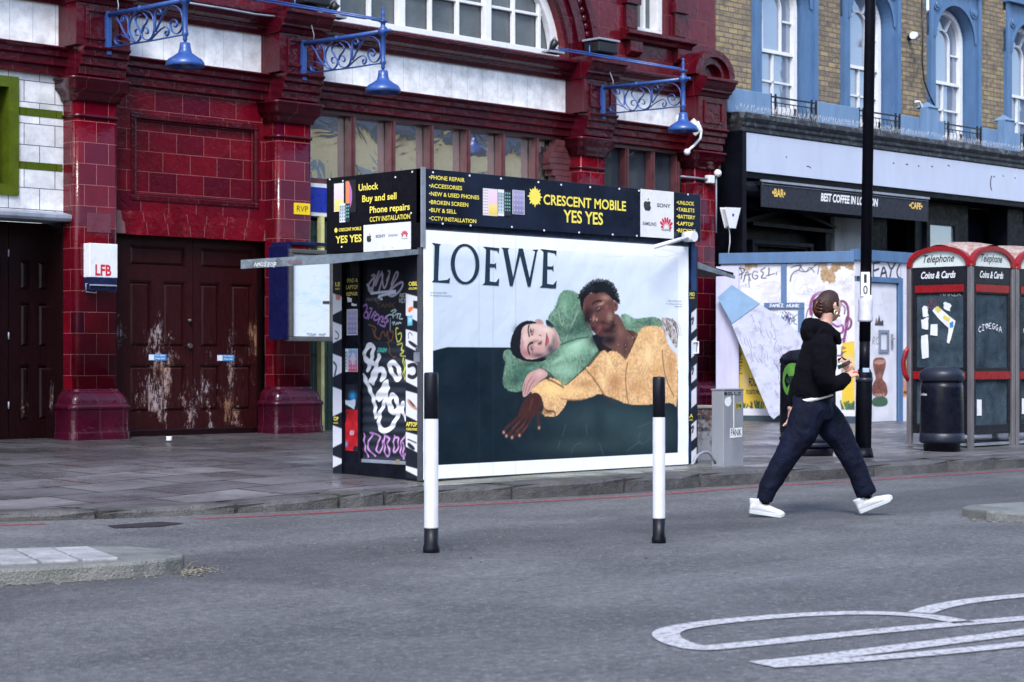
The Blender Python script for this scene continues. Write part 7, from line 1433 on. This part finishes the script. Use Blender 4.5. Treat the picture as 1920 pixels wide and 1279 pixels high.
# yellow coat
c.zf = QZ; yl, yl2, yl3 = (.62,.42,.235), (.80,.60,.34), (.20,.10,.06)
coat = [(1062,440),(1080,405),(1130,393),(1190,397),(1232,430),(1250,520),(1290,565),(1317,590),(1317,945),(1280,905),(1200,910),(1100,922),(980,918),(900,880),(860,868),(800,840),(740,872),(640,892),(580,882),(575,915),(540,965),(500,1003),(410,992),(430,930),(400,850),(335,843),(355,800),(450,738),(520,752),(556,806),(630,745),(720,665),(800,565),(830,555),(850,575),(870,560),(925,570),(975,632),(1000,570),(1035,500)]
P = c.cv(coat); P[:, 0] = np.minimum(P[:, 0], pu1); c.poly(P, yl, raw=True, sm=1, tex=(.34, .017), rough=.006)
for cx, cy, rx, ry, col, al, an in ((1120,590,40,80,yl2,.9,0), (1100,450,60,40,(.62,.42,.20),.7,0), (1170,480,16,90,yl2,.7,0), (480,820,100,60,(.80,.58,.28),.9,0), (620,830,80,40,(.74,.52,.26),.8,0), (700,780,60,30,(.40,.22,.10),.7,0), (900,780,60,90,(.42,.22,.11),.8,0), (860,640,20,70,yl2,.7,25), (820,760,24,70,yl2,.6,25), (1050,800,80,70,(.48,.27,.13),.6,0), (1270,680,30,120,(.44,.24,.11),.7,0), (450,970,50,20,yl3,.9,0), (990,650,20,60,(.66,.44,.20),.5,0), (1180,700,50,90,(.56,.33,.15),.5,0), (760,690,30,70,(.46,.25,.12),.6,0)): c.blob((cx, cy), rx, ry, col, al, an)
for pts, wd, col in (([(985,640),(968,720),(975,830),(990,915)], .012, yl3), ([(1215,560),(1222,680),(1250,780),(1290,860)], .012, yl3), ([(700,680),(770,760),(830,860)], .014, yl3), ([(860,620),(900,700)], .010, yl2), ([(430,740),(500,770),(556,806)], .012, (.05,.02,.02)), ([(720,665),(800,570)], .012, (.03,.02,.015)), ([(975,632),(1035,500),(1062,440)], .008, (.7,.5,.25)), ([(540,880),(620,890),(700,880)], .010, (.35,.18,.08)), ([(410,900),(430,960),(500,965),(500,990)], .014, (.10,.04,.03))): c.stroke(pts, wd, col, soft=.014)
fur([(1062,440),(1190,397),(1250,520),(1310,590),(1310,930),(980,915),(800,840),(575,900),(500,1000),(420,985),(400,850),(450,740),(556,806),(800,565)], 900, [(.74,.54,.28),(.32,.16,.07),(.62,.40,.18),(.42,.22,.10)])
for x, y in ((1003,738), (1030,885)): c.blob((x, y), 11, 14, (.60,.50,.42), .9); c.blob((x, y), 4, 5, (.15,.08,.05), .9)
# hands
c.poly([(284,865),(283,800),(300,745),(325,708),(372,688),(412,676),(457,712),(440,738),(395,765),(355,805),(330,845),(300,870)], (.50,.32,.30), tex=(.06,.03)); c.blob((400,710), 40, 30, (.62,.46,.44), .8)
for pts in ([(300,850),(312,780),(345,735)], [(318,845),(335,790),(365,755)], [(291,830),(296,780)]): c.stroke(pts, .006, (.24,.09,.09), soft=.008)
hd_ = (.075,.030,.028)
c.poly([(345,842),(385,838),(412,875),(414,925),(395,960),(345,1010),(300,1020),(245,1010),(260,960),(292,890)], hd_, tex=(.2,.03))
for pts, wd in (([(275,990),(215,1040),(165,1085),(160,1105)], .030), ([(290,1000),(240,1060),(200,1110),(180,1125)], .034), ([(315,1005),(275,1070),(235,1120),(215,1135)], .034), ([(340,1005),(305,1065),(275,1110),(262,1122)], .032), ([(375,940),(388,1000),(392,1050),(392,1075)], .034)): c.stroke(pts, wd, hd_, soft=.008)
for pts in ([(262,1030),(215,1080)], [(290,1050),(240,1100)], [(318,1060),(285,1100)], [(350,880),(330,950)]): c.stroke(pts, .010, (.16,.075,.065), soft=.012, alpha=.8)
for pts in ([(272,1000),(235,1045)], [(300,1010),(262,1070)], [(328,1010),(298,1065)]): c.stroke(pts, .006, (.012,.005,.008), soft=.006)
for x, y in ((158,1104), (176,1128), (213,1138), (262,1124), (393,1074)): c.blob((x, y), 9, 12, (.55,.33,.28), .95)
# creases in the pasted sheets and joints between them
c.zf = RZ
for x in (302, 370, 478): c.stroke([(x, 40), (x, 1200)], .005, (.05,.09,.12) if x < 400 else (.03,.04,.05), alpha=.35, sm=0)
for pts in ([(1075,1000),(1060,1040),(1085,1060),(1130,1020)], [(1130,950),(1065,975)], [(700,1020),(720,960)], [(745,1100),(760,1060),(790,1050)], [(880,1050),(900,1110)], [(820,1010),(815,960)], [(1010,1090),(1075,1040)], [(680,1080),(690,1040)]): c.stroke(pts, .006, (.10,.14,.16), alpha=.7)
for pts in ([(1180,120),(1260,140)], [(900,160),(1000,155)], [(1140,150),(1190,160),(1260,142)], [(1270,400),(1290,360)], [(380,360),(470,350)]): c.stroke(pts, .006, (.48,.54,.64), alpha=.7)
def pwave(U, Z): 
    nz = vnoise(U.shape, 22); n2 = vnoise(U.shape, 7); return .004*(nz-.5)+.0012*(n2-.5)
c.c = np.clip(c.c, 0, 1)**1.22*1.22
pst = c.build('poster_sheet', M['cvg'], ks, wave=pwave)
# serif lettering, drawn as outlines
def R_(pts): return [KF.uz(*RZ(x, y), PN+.004) for x, y in pts]
m = MB()
def shp(pts, smooth_=0):
    P = R_(pts)
    if smooth_: P = [tuple(a) for a in CV.smooth(None, np.array(P), smooth_)]
    m.ppoly(KF, list(reversed(P)), PN+.002, PN+.005)
shp([(78,90),(120,97),(112,103),(106,258),(107,272),(150,268),(163,258),(160,284),(76,278),(86,268),(90,104)])
uo, zo = KF.uz(*RZ(235, 192), PN+.004); ua = KF.uz(*RZ(166, 192), PN+.004)[0]; ub = KF.uz(*RZ(304, 192), PN+.004)[0]; zh = (KF.uz(*RZ(235, 96), PN)[1]-KF.uz(*RZ(235, 290), PN)[1])/2
rx, ry = (ub-ua)/2, zh; k = 48; vs = []
for n_ in (PN+.005, PN+.002):
    for i in range(k):
        t = 2*math.pi*i/k; vs.append(KF.p((ua+ub)/2+rx*math.cos(t), zo+ry*math.sin(t), n_)); vs.append(KF.p((ua+ub)/2+rx*.72*math.cos(t+.10), zo+ry*.88*math.sin(t+.10), n_))
m.add(vs, [(2*i, 2*((i+1)%k), 2*((i+1)%k)+1, 2*i+1) for i in range(k)])
def Eshape(x, y, w, h, s):
    # x,y top left; w,h size; s slope of lines per pixel
    f = lambda a, b: (x+a*w, y+b*h+s*a*w); shp([f(0,0),f(1,.02),f(.97,.16),f(.88,.09),f(.43,.07),f(.42,.44),f(.72,.44),f(.80,.40),f(.80,.58),f(.72,.52),f(.41,.52),f(.40,.90),f(.80,.91),f(1.0,.80),f(.96,1.0),f(-.05,1.0),f(.10,.94),f(.18,.07)])
Eshape(323, 108, 76, 184, .06); Eshape(598, 120, 76, 184, .06)
shp([(410,113),(447,116),(440,124),(466,258),(494,117),(513,118),(545,262),(572,130),(560,124),(586,122),(580,132),(549,300),(536,300),(500,150),(463,298),(450,297),(418,122)])
obj('headline', m, mat('ink_blue_print', (.010,.028,.050), .35, var=.1), pst)
m = MB(); T(m, KF, RZ, 'Spring Summer 2023', 68, 148, 331, 324, PN+.005, 0); T(m, KF, RZ, 'Photographed by David Sims', 68, 174, 345, 338, PN+.005, 0); T(m, KF, RZ, 'CASA LOEWE London', 1206, 1274, 371, 364, PN+.005, 0); T(m, KF, RZ, '41 - 42 New Bond Street', 1198, 1274, 385, 378, PN+.005, 0); T(m, KF, RZ, 'loewe.com', 1240, 1274, 398, 391, PN+.005, 0); obj('small_print', m, mat('grey_print', (.10,.12,.15), .4), pst)
# ------------------------------------------------------------------ the walking woman
D0 = 14.0; PT0 = (1540-960)/FPX; PO = FW*D0+RT*(PT0*D0)
def HP(u, z, v=0.0): q = PO+RT*u+FW*v; return Vector((q.x, q.y, z))
pe = thing('person', 'woman in black hoodie, dark baggy jeans and white trainers striding across the road', 'person', (PO.x, PO.y, 0))
e_ = lambda x, y, v=0.0: HP((x-435)/693.6, (1216-y)/693.6, v)        # zoomed tracing coordinates
def cloth(name, c, rough=.85, bump=.5, var=.35, fold=9):
    N = NT(name, rough, 0, .25); g = N.pos(); n = N.noise(fold, 4, .6, g, .6); f = N.noise(260, 2, .6, g)
    N.col(N.mix(N.ramp(n, [(.3, 0.0), (.7, 1.0)]), tuple(x*(1-var) for x in c), tuple(x*(1+var) for x in c))); N.b.inputs['Specular IOR Level'].default_value = .12
    N.nrm(N.bump(f, .25, .002, N.bump(n, bump, .03))); return N.m
M['hood'] = cloth('black_cotton_fleece', (.0020, .0020, .0045), .95, .6); M['denim'] = cloth('dark_indigo_denim', (.0032, .0050, .016), .75, 1.0, .45, 6)
M['skin'] = mat('skin', (.52, .30, .235), .5, var=.06, scale=20); M['hair'] = mat('dark_brown_hair', (.030, .014, .011), .55, var=.7, scale=70, bump=.5, bscale=90, spec=.3)
M['shoe'] = mat('white_leather_shoe', (.50, .52, .56), .45, var=.10); M['sole'] = mat('white_rubber_sole', (.42, .45, .48), .5, var=.1)
def remesh(o, vox, smooth=4, sub=0):
    r = o.modifiers.new('remesh', 'REMESH'); r.mode = 'VOXEL'; r.voxel_size = vox; r.use_smooth_shade = True
    s = o.modifiers.new('smooth', 'SMOOTH'); s.iterations = smooth; s.factor = .6
    return o
def folds(o, amp, scale, seed=0):
    t = bpy.data.textures.new('folds', 'CLOUDS'); t.noise_scale = scale; t.noise_depth = 2
    d = o.modifiers.new('folds', 'DISPLACE'); d.texture = t; d.strength = amp; d.mid_level = .5; d.texture_coords = 'GLOBAL'; return o
VA = tuple((FW.x, FW.y, 0))   # away axis
def limb(m, pts, n=14):
    """pts: (x, y, v, half width in the picture plane, half depth)"""
    P = [e_(x, y, v) for x, y, v, a, b in pts]; m.tube(P, [(b, a) for x, y, v, a, b in pts], n, up=VA)
# trousers: near (right) leg trails to the left of the picture, far leg strides forward
m = MB()
limb(m, [(385,600,-.0,.130,.110), (385,640,0,.142,.125), (392,690,0,.150,.130), (400,735,0,.140,.120)], 18)
limb(m, [(372,650,-.07,.125,.10), (345,730,-.075,.128,.10), (318,800,-.078,.120,.095), (268,880,-.08,.096,.085), (224,950,-.08,.089,.080), (188,1010,-.08,.083,.076), (158,1070,-.08,.072,.070), (146,1110,-.08,.060,.062), (139,1128,-.08,.058,.060), (138,1140,-.08,.052,.054)])
limb(m, [(425,650,.06,.110,.10), (475,730,.07,.118,.095), (520,790,.075,.112,.09), (558,845,.075,.092,.082), (590,910,.075,.085,.078), (622,980,.075,.080,.074), (652,1045,.075,.076,.072), (672,1092,.075,.078,.074), (679,1112,.075,.078,.074)])
tr = remesh(obj('jeans', m, M['denim'], pe), .011, 5); folds(tr, .024, .15)
# creases: thin tubes would read as wires; folds come from the displacement
# hoodie
m = MB()
limb(m, [(398,618,0,.140,.125), (396,590,0,.148,.135), (396,540,0,.152,.140), (404,470,0,.150,.145), (418,400,0,.142,.150), (430,340,0,.128,.155), (440,300,0,.105,.13), (455,262,0,.075,.08)], 20)
limb(m, [(430,305,-.16,.06,.06), (424,345,-.19,.074,.070), (418,400,-.20,.076,.070), (420,460,-.20,.074,.068), (440,520,-.195,.072,.066), (470,545,-.18,.066,.062), (510,535,-.155,.060,.056), (545,508,-.13,.050,.046), (560,496,-.12,.036,.034)])
limb(m, [(445,305,.15,.06,.06), (410,380,.20,.068,.062), (370,470,.22,.064,.060), (335,560,.20,.058,.055), (305,640,.17,.050,.046), (296,668,.16,.036,.036)])
limb(m, [(440,300,-.14,.075,.065), (445,298,0,.085,.08), (450,300,.14,.075,.065)])
ho = remesh(obj('hoodie', m, M['hood'], pe), .011, 4); folds(ho, .022, .10)
m = MB()   # hood: a thick roll behind the neck
limb(m, [(520,340,-.065,.022,.030), (503,295,-.085,.032,.04), (455,262,-.092,.044,.045), (400,250,-.070,.058,.055), (374,248,0,.066,.07), (400,250,.070,.058,.055), (455,262,.092,.044,.045), (503,295,.085,.032,.04), (520,340,.065,.022,.03)])
limb(m, [(376,228,0,.040,.09), (366,262,0,.056,.11), (370,300,0,.056,.11), (384,335,0,.040,.09)])
hd2 = remesh(obj('hood', m, M['hood'], pe), .010, 5); folds(hd2, .014, .07)
m = MB(); limb(m, [(398,606,0,.1405,.128), (400,616,0,.1425,.130), (402,624,0,.140,.127)], 24); obj('shirt_hem', m, mat('white_cotton', (.62,.60,.60), .8), pe)
# head and neck
HC = e_(474, 146, 0); fwd = (Vector((RT.x, RT.y, 0))*.84+Vector((FW.x, FW.y, 0))*.54).normalized(); sde = Vector((0,0,1)).cross(fwd); upv = (Vector((0,0,1))+fwd*.04).normalized()
def H(a, b, c_): return HC+fwd*a+sde*b+upv*c_       # a forward, b to her left, c up
m = MB(); nu, nv = 40, 30; vs = []
for j in range(nv+1):
    t = math.pi*j/nv
    for i in range(nu):
        p_ = 2*math.pi*i/nu; x = math.sin(t)*math.cos(p_); y = math.sin(t)*math.sin(p_); z = math.cos(t)
        X = x*.094; Y = y*.074; Z = z*.108
        if z < 0: k_ = -z; Y *= 1-.32*k_; X = X*(1-.10*k_)+(.022*k_ if x > -.2 else .030*k_)
        if x > 0:
            X -= .010*max(0, 1-abs(z-.0)/.35)*(abs(y) > .25)*abs(y)           # eye hollow
            X += .016*math.exp(-((z+.42)/.10)**2-(y/.18)**2)*1.0               # nose tip
            X += .010*math.exp(-((z+.22)/.18)**2-(y/.14)**2)                   # nose bridge
            X += .007*math.exp(-((z+.66)/.07)**2-(y/.30)**2)                   # lips
            X += .009*math.exp(-((z+.93)/.12)**2-(y/.30)**2)                   # chin
            X -= .005*math.exp(-((z+.05)/.10)**2-(y/.25)**2)
        else: X *= 1.10
        vs.append(H(X+.004, Y, Z-.004))
fs = [(j*nu+i, (j+1)*nu+i, (j+1)*nu+(i+1)%nu, j*nu+(i+1)%nu) for j in range(nv) for i in range(nu)]; m.add(vs, fs, True)
m.tube([H(-.030, 0, -.05), H(-.032, 0, -.10), H(-.040, 0, -.15), H(-.05, 0, -.21)], [(.058,.058), (.054,.052), (.056,.055), (.07,.075)], 18)
# nose as a small wedge
m.add([H(.090,0,-.002), H(.112,0,-.047), H(.096,.015,-.055), H(.096,-.015,-.055), H(.085,0,-.062)], [(0,1,2), (0,3,1), (1,4,2), (1,3,4), (0,2,4), (0,4,3)])
for s_ in (-1, 1): m.tube([H(.002, s_*.070, .012), H(-.012, s_*.080, .022), H(-.022, s_*.083, .006), H(-.016, s_*.081, -.018), H(.0, s_*.074, -.034)], [.007, .009, .010, .009, .007], 8); m.ball(H(-.008, s_*.073, -.004), (.016,.016,.026), 8, 6)
hdo = remesh(obj('body', m, M['skin'], pe), .0045, 2)
m = MB()   # hair cap swept back
vs = []; nu, nv = 44, 26
for j in range(nv+1):
    t = math.pi*j/nv
    for i in range(nu):
        p_ = 2*math.pi*i/nu; x = math.sin(t)*math.cos(p_); y = math.sin(t)*math.sin(p_); z = math.cos(t)
        zr = z
        X = x*.104*(1.10 if x < 0 else .97); Y = y*.081; Z = z*.116+.004
        # cut away the face: pull inside the head where skin must show
        face_ = x > .30+.30*max(0, z) and z < .72 or (x > -.15 and z < -.08 and x > -z*-.8-.30)
        low = z < -.42+.1*x
        k_ = .86 if (face_ or low) else 1.0
        vs.append(H(X*k_, Y*k_, Z*k_+.002))
m.add(vs, [(j*nu+i, (j+1)*nu+i, (j+1)*nu+(i+1)%nu, j*nu+(i+1)%nu) for j in range(nv) for i in range(nu)], True)
m.tube([H(-.085, 0, .06), H(-.112, 0, .03), H(-.112, 0, -.02), H(-.10, 0, -.06), H(-.085, 0, -.085)], [.022, .036, .040, .032, .014], 12)
hr2 = remesh(obj('hair', m, M['hair'], pe), .0055, 3)
m = MB(); m.tube([H(-.128, -.03, .045), H(-.150, -.02, .01), H(-.148, -.015, -.03), H(-.128, -.03, -.06)], .009, 8); 
for k in range(4): m.tube([H(-.143, -.02, .03-k*.024), H(-.12, -.055, .025-k*.024), H(-.10, -.062, .02-k*.024)], .005, 6)
obj('hair_clip', m, mat('tortoiseshell', (.060,.012,.008), .3, var=.8, scale=50), hr2)
m = MB(); m.tube([H(-.006+.014*math.cos(a), -.082, -.046+.017*math.sin(a)) for a in [i*math.pi/8 for i in range(17)]], .0045, 8); obj('earring', m, mat('gold_earring', (.75,.60,.42), .3, .5), hdo)
m = MB()
for s_ in (-1, 1): m.ball(H(.083, s_*.030, .004), (.011,.011,.010), 10, 8)
obj('eyes', m, mat('eye_white', (.6,.58,.56), .2), hdo)
m = MB()
for s_ in (-1, 1): m.ball(H(.0905, s_*.031, .003), (.005,.005,.005), 8, 6); m.tube([H(.088, s_*.012, .024), H(.090, s_*.028, .030), H(.078, s_*.046, .026)], [.0025,.0035,.002], 6)
obj('brows_and_irises', m, mat('dark_brow', (.02,.012,.01), .5), hdo)
m = MB(); m.tube([H(.093, -.020, -.071), H(.104, -.008, -.069), H(.106, 0, -.070), H(.104, .008, -.069), H(.093, .020, -.071)], [(.002,.002), (.006,.004), (.006,.004), (.006,.004), (.002,.002)], 8); obj('lips', m, mat('lips', (.38,.12,.11), .4), hdo)
# hands: palm and five fingers, near one closed round a phone
def hand(name, wrist, dirp, nrm, s_=1.0, curl=.6, parent=pe, thumb=1):
    d = dirp.normalized(); nn = nrm.normalized(); w_ = d.cross(nn).normalized(); m = MB()
    R_ = lambda a, b, c_: wrist+d*a*s_+w_*b*s_+nn*c_*s_
    m.tube([R_(-.03,0,0), R_(0,0,0), R_(.03,.0,0), R_(.06,0,0), R_(.085,0,.003)], [(.026*s_,.020*s_), (.028*s_,.017*s_), (.036*s_,.016*s_), (.040*s_,.015*s_), (.036*s_,.012*s_)], 12, up=tuple(w_))
    for k, (off, L) in enumerate(((-.030,.066), (-.010,.076), (.010,.071), (.029,.056))):
        p_ = R_(.080-.004*abs(k-1), off, .002); a = 0; pts = [R_(.05, off*.9, 0), p_]; rr = [.0095*s_, .0095*s_]
        for j, f_ in enumerate((.45, .32, .23)): a += curl*(.9 if j else .7)*(1+.12*k); p_ = p_+(d*math.cos(a)-nn*math.sin(a))*L*f_*s_; pts.append(p_); rr.append((.0088, .0078, .0062)[j]*s_)
        m.tube(pts, rr, 8); m.ball(pts[-1], .0062*s_, 8, 6)
    t0 = R_(.018, -.030*thumb, -.004); t1 = t0+(d*.55-w_*.75*thumb-nn*.35).normalized()*.036*s_; t2 = t1+(d*.8-w_*.15*thumb-nn*.55).normalized()*.030*s_; m.tube([R_(.0,-.012*thumb,0), t0, t1, t2], [.014*s_, .013*s_, .0105*s_, .0085*s_], 8); m.ball(t2, .0085*s_, 8, 6)
    return remesh(obj(name, m, M['skin'], parent), .0036, 2)
aw3 = Vector((FW.x, FW.y, 0)); rt3 = Vector((RT.x, RT.y, 0)); up3 = Vector((0,0,1))
wN = e_(548, 500, -.128); hn = hand('hand', wN, (rt3*.80+up3*.25+aw3*.35), (-aw3*.6+up3*.75), .95, .75)
wF = e_(296, 672, .16); hf = hand('hand', wF, (-up3*.9-rt3*.1), (aw3*.2+rt3*.9), .95, .45, thumb=-1)
m = MB(); limb(m, [(300,655,.165,.030,.030), (296,680,.16,.026,.024)], 10); obj('wrist', m, M['skin'], hf)
# what she holds: kept top level, it can be put down
ph = thing('phone', 'dark phone with a green edge held in the woman\'s near hand', 'phone', e_(530, 440, -.14)); m = MB()
c0 = e_(506, 452, -.150); ax1 = (rt3*.92+up3*.38).normalized(); ax2 = (aw3*.8-up3*.4+rt3*.2).normalized(); ax2 = (ax2-ax1*ax2.dot(ax1)).normalized(); ax3 = ax1.cross(ax2)
def pb(c_, L, w_, t_): return [c_+ax1*(i*L)+ax2*(j*w_)+ax3*(k*t_) for k in (-1, 1) for i, j in ((0,-1),(1,-1),(1,1),(0,1))]
m.hexa(pb(c0, .085, .034, .006)); obj('casing', m, mat('phone_case', (.012,.014,.03), .3), ph, bevel=.003); m = MB(); m.hexa(pb(c0-ax1*.006, .030, .0345, .0065)); obj('edge', m, mat('mint_edge', (.08,.30,.24), .3), ph)
m = MB(); m.tube([e_(512,424,-.09), e_(530,420,-.085), e_(552,432,-.08)], [.016,.022,.020], 10); obj('sleeve_cuff', m, M['hood'], pe)
hw = hand('hand', e_(530, 432, -.10), (rt3*.72-up3*.62+aw3*.05), (-aw3*.9+up3*.25), .85, .55)
m = MB(); k0 = e_(578, 488, -.12); m.tube([k0, k0+rt3*.018+up3*.014, k0+rt3*.032+up3*.010, k0+rt3*.045+up3*.014], [.005, .009, .007, .003], 8, .5); cd = simple('key_fob', 'small coral pink tab poking out of the woman\'s hand', 'key fob', m, mat('coral_plastic', (.70,.10,.07), .4))
# trainers
def shoe(heel, toe, roll, name):
    """heel and toe: sole points (tracing x, y) ; built as stations from heel to toe"""
    h0 = e_(*heel); t0 = e_(*toe); d = (t0-h0); L = d.length; d.normalize(); side = aw3; up_ = d.cross(side)*-1
    if up_.z < 0: up_ = -up_
    m = MB(); n = 16
    st_ = [(-.01,.026,.055,.0),(.02,.034,.085,.0),(.08,.036,.098,.0),(.22,.037,.100,.0),(.34,.038,.092,.0),(.46,.041,.078,.0),(.58,.046,.064,.0),(.72,.050,.052,.0),(.86,.047,.044,0),(.95,.036,.036,0),(1.0,.018,.026,0)]
    vs = []
    for f_, w_, h_, o_ in st_:
        for k in range(n):
            a = 2*math.pi*k/n; y = math.sin(a); q = h0+d*(f_*L)+side*(w_*math.cos(a)*(1 if y < .2 else .82))+up_*(h_*(.5+.5*y)+.012); vs.append(q)
    m.add(vs, [(i*n+k, i*n+(k+1)%n, (i+1)*n+(k+1)%n, (i+1)*n+k) for i in range(len(st_)-1) for k in range(n)]+[tuple(reversed(range(n))), tuple((len(st_)-1)*n+k for k in range(n))], True)
    m.tube([h0+d*(.16*L)+up_*.07, h0+d*(.15*L)+up_*.112], [(.038,.050), (.040,.054)], 16, up=tuple(side))
    so_ = remesh(obj(name, m, M['shoe'], pe), .006, 3)
    m = MB(); vs = []
    for z_ in (0, .012, .026):
        for f_, w_, h_, o_ in st_: vs.append(h0+d*(f_*L)+side*(w_*1.07+.003)+up_*(z_+(.012 if f_ > .9 else 0)))
        for f_, w_, h_, o_ in reversed(st_): vs.append(h0+d*(f_*L)-side*(w_*1.07+.003)+up_*(z_+(.012 if f_ > .9 else 0)))
    k = len(st_)*2; m.add(vs, [tuple(reversed(range(k))), tuple(2*k+i for i in range(k))]+[(r*k+i, r*k+(i+1)%k, (r+1)*k+(i+1)%k, (r+1)*k+i) for r in range(2) for i in range(k)]); obj('sole', m, M['sole'], so_, bevel=.003)
    m = MB()
    for f_ in (.32, .39, .46, .53): m.tube([h0+d*(f_*L)+side*.026+up_*(.105-f_*.075), h0+d*((f_-.0)*L)+up_*(.124-f_*.085), h0+d*(f_*L)-side*.026+up_*(.105-f_*.075)], .004, 6)
    b_ = h0+d*(.30*L)+up_*.098-side*.012
    for s2 in (-1, 1): m.tube([b_, b_+d*.03*s2+up_*.018-side*.02, b_+d*.045*s2-up_*.004-side*.025, b_], .003, 6)
    obj('laces', m, mat('lace_cotton', (.66,.67,.70), .7), so_)
    return so_
s1 = shoe((60,1196,-.08), (238,1222,-.08), 0, 'trainer'); s2_ = shoe((640,1208,.075), (812,1136,.075), 0, 'trainer')
m = MB(); limb(m, [(140,1120,-.08,.040,.040), (138,1150,-.08,.036,.036)], 12); limb(m, [(676,1100,.075,.045,.045), (672,1128,.075,.040,.04)], 12); obj('socks', m, M['hood'], pe)
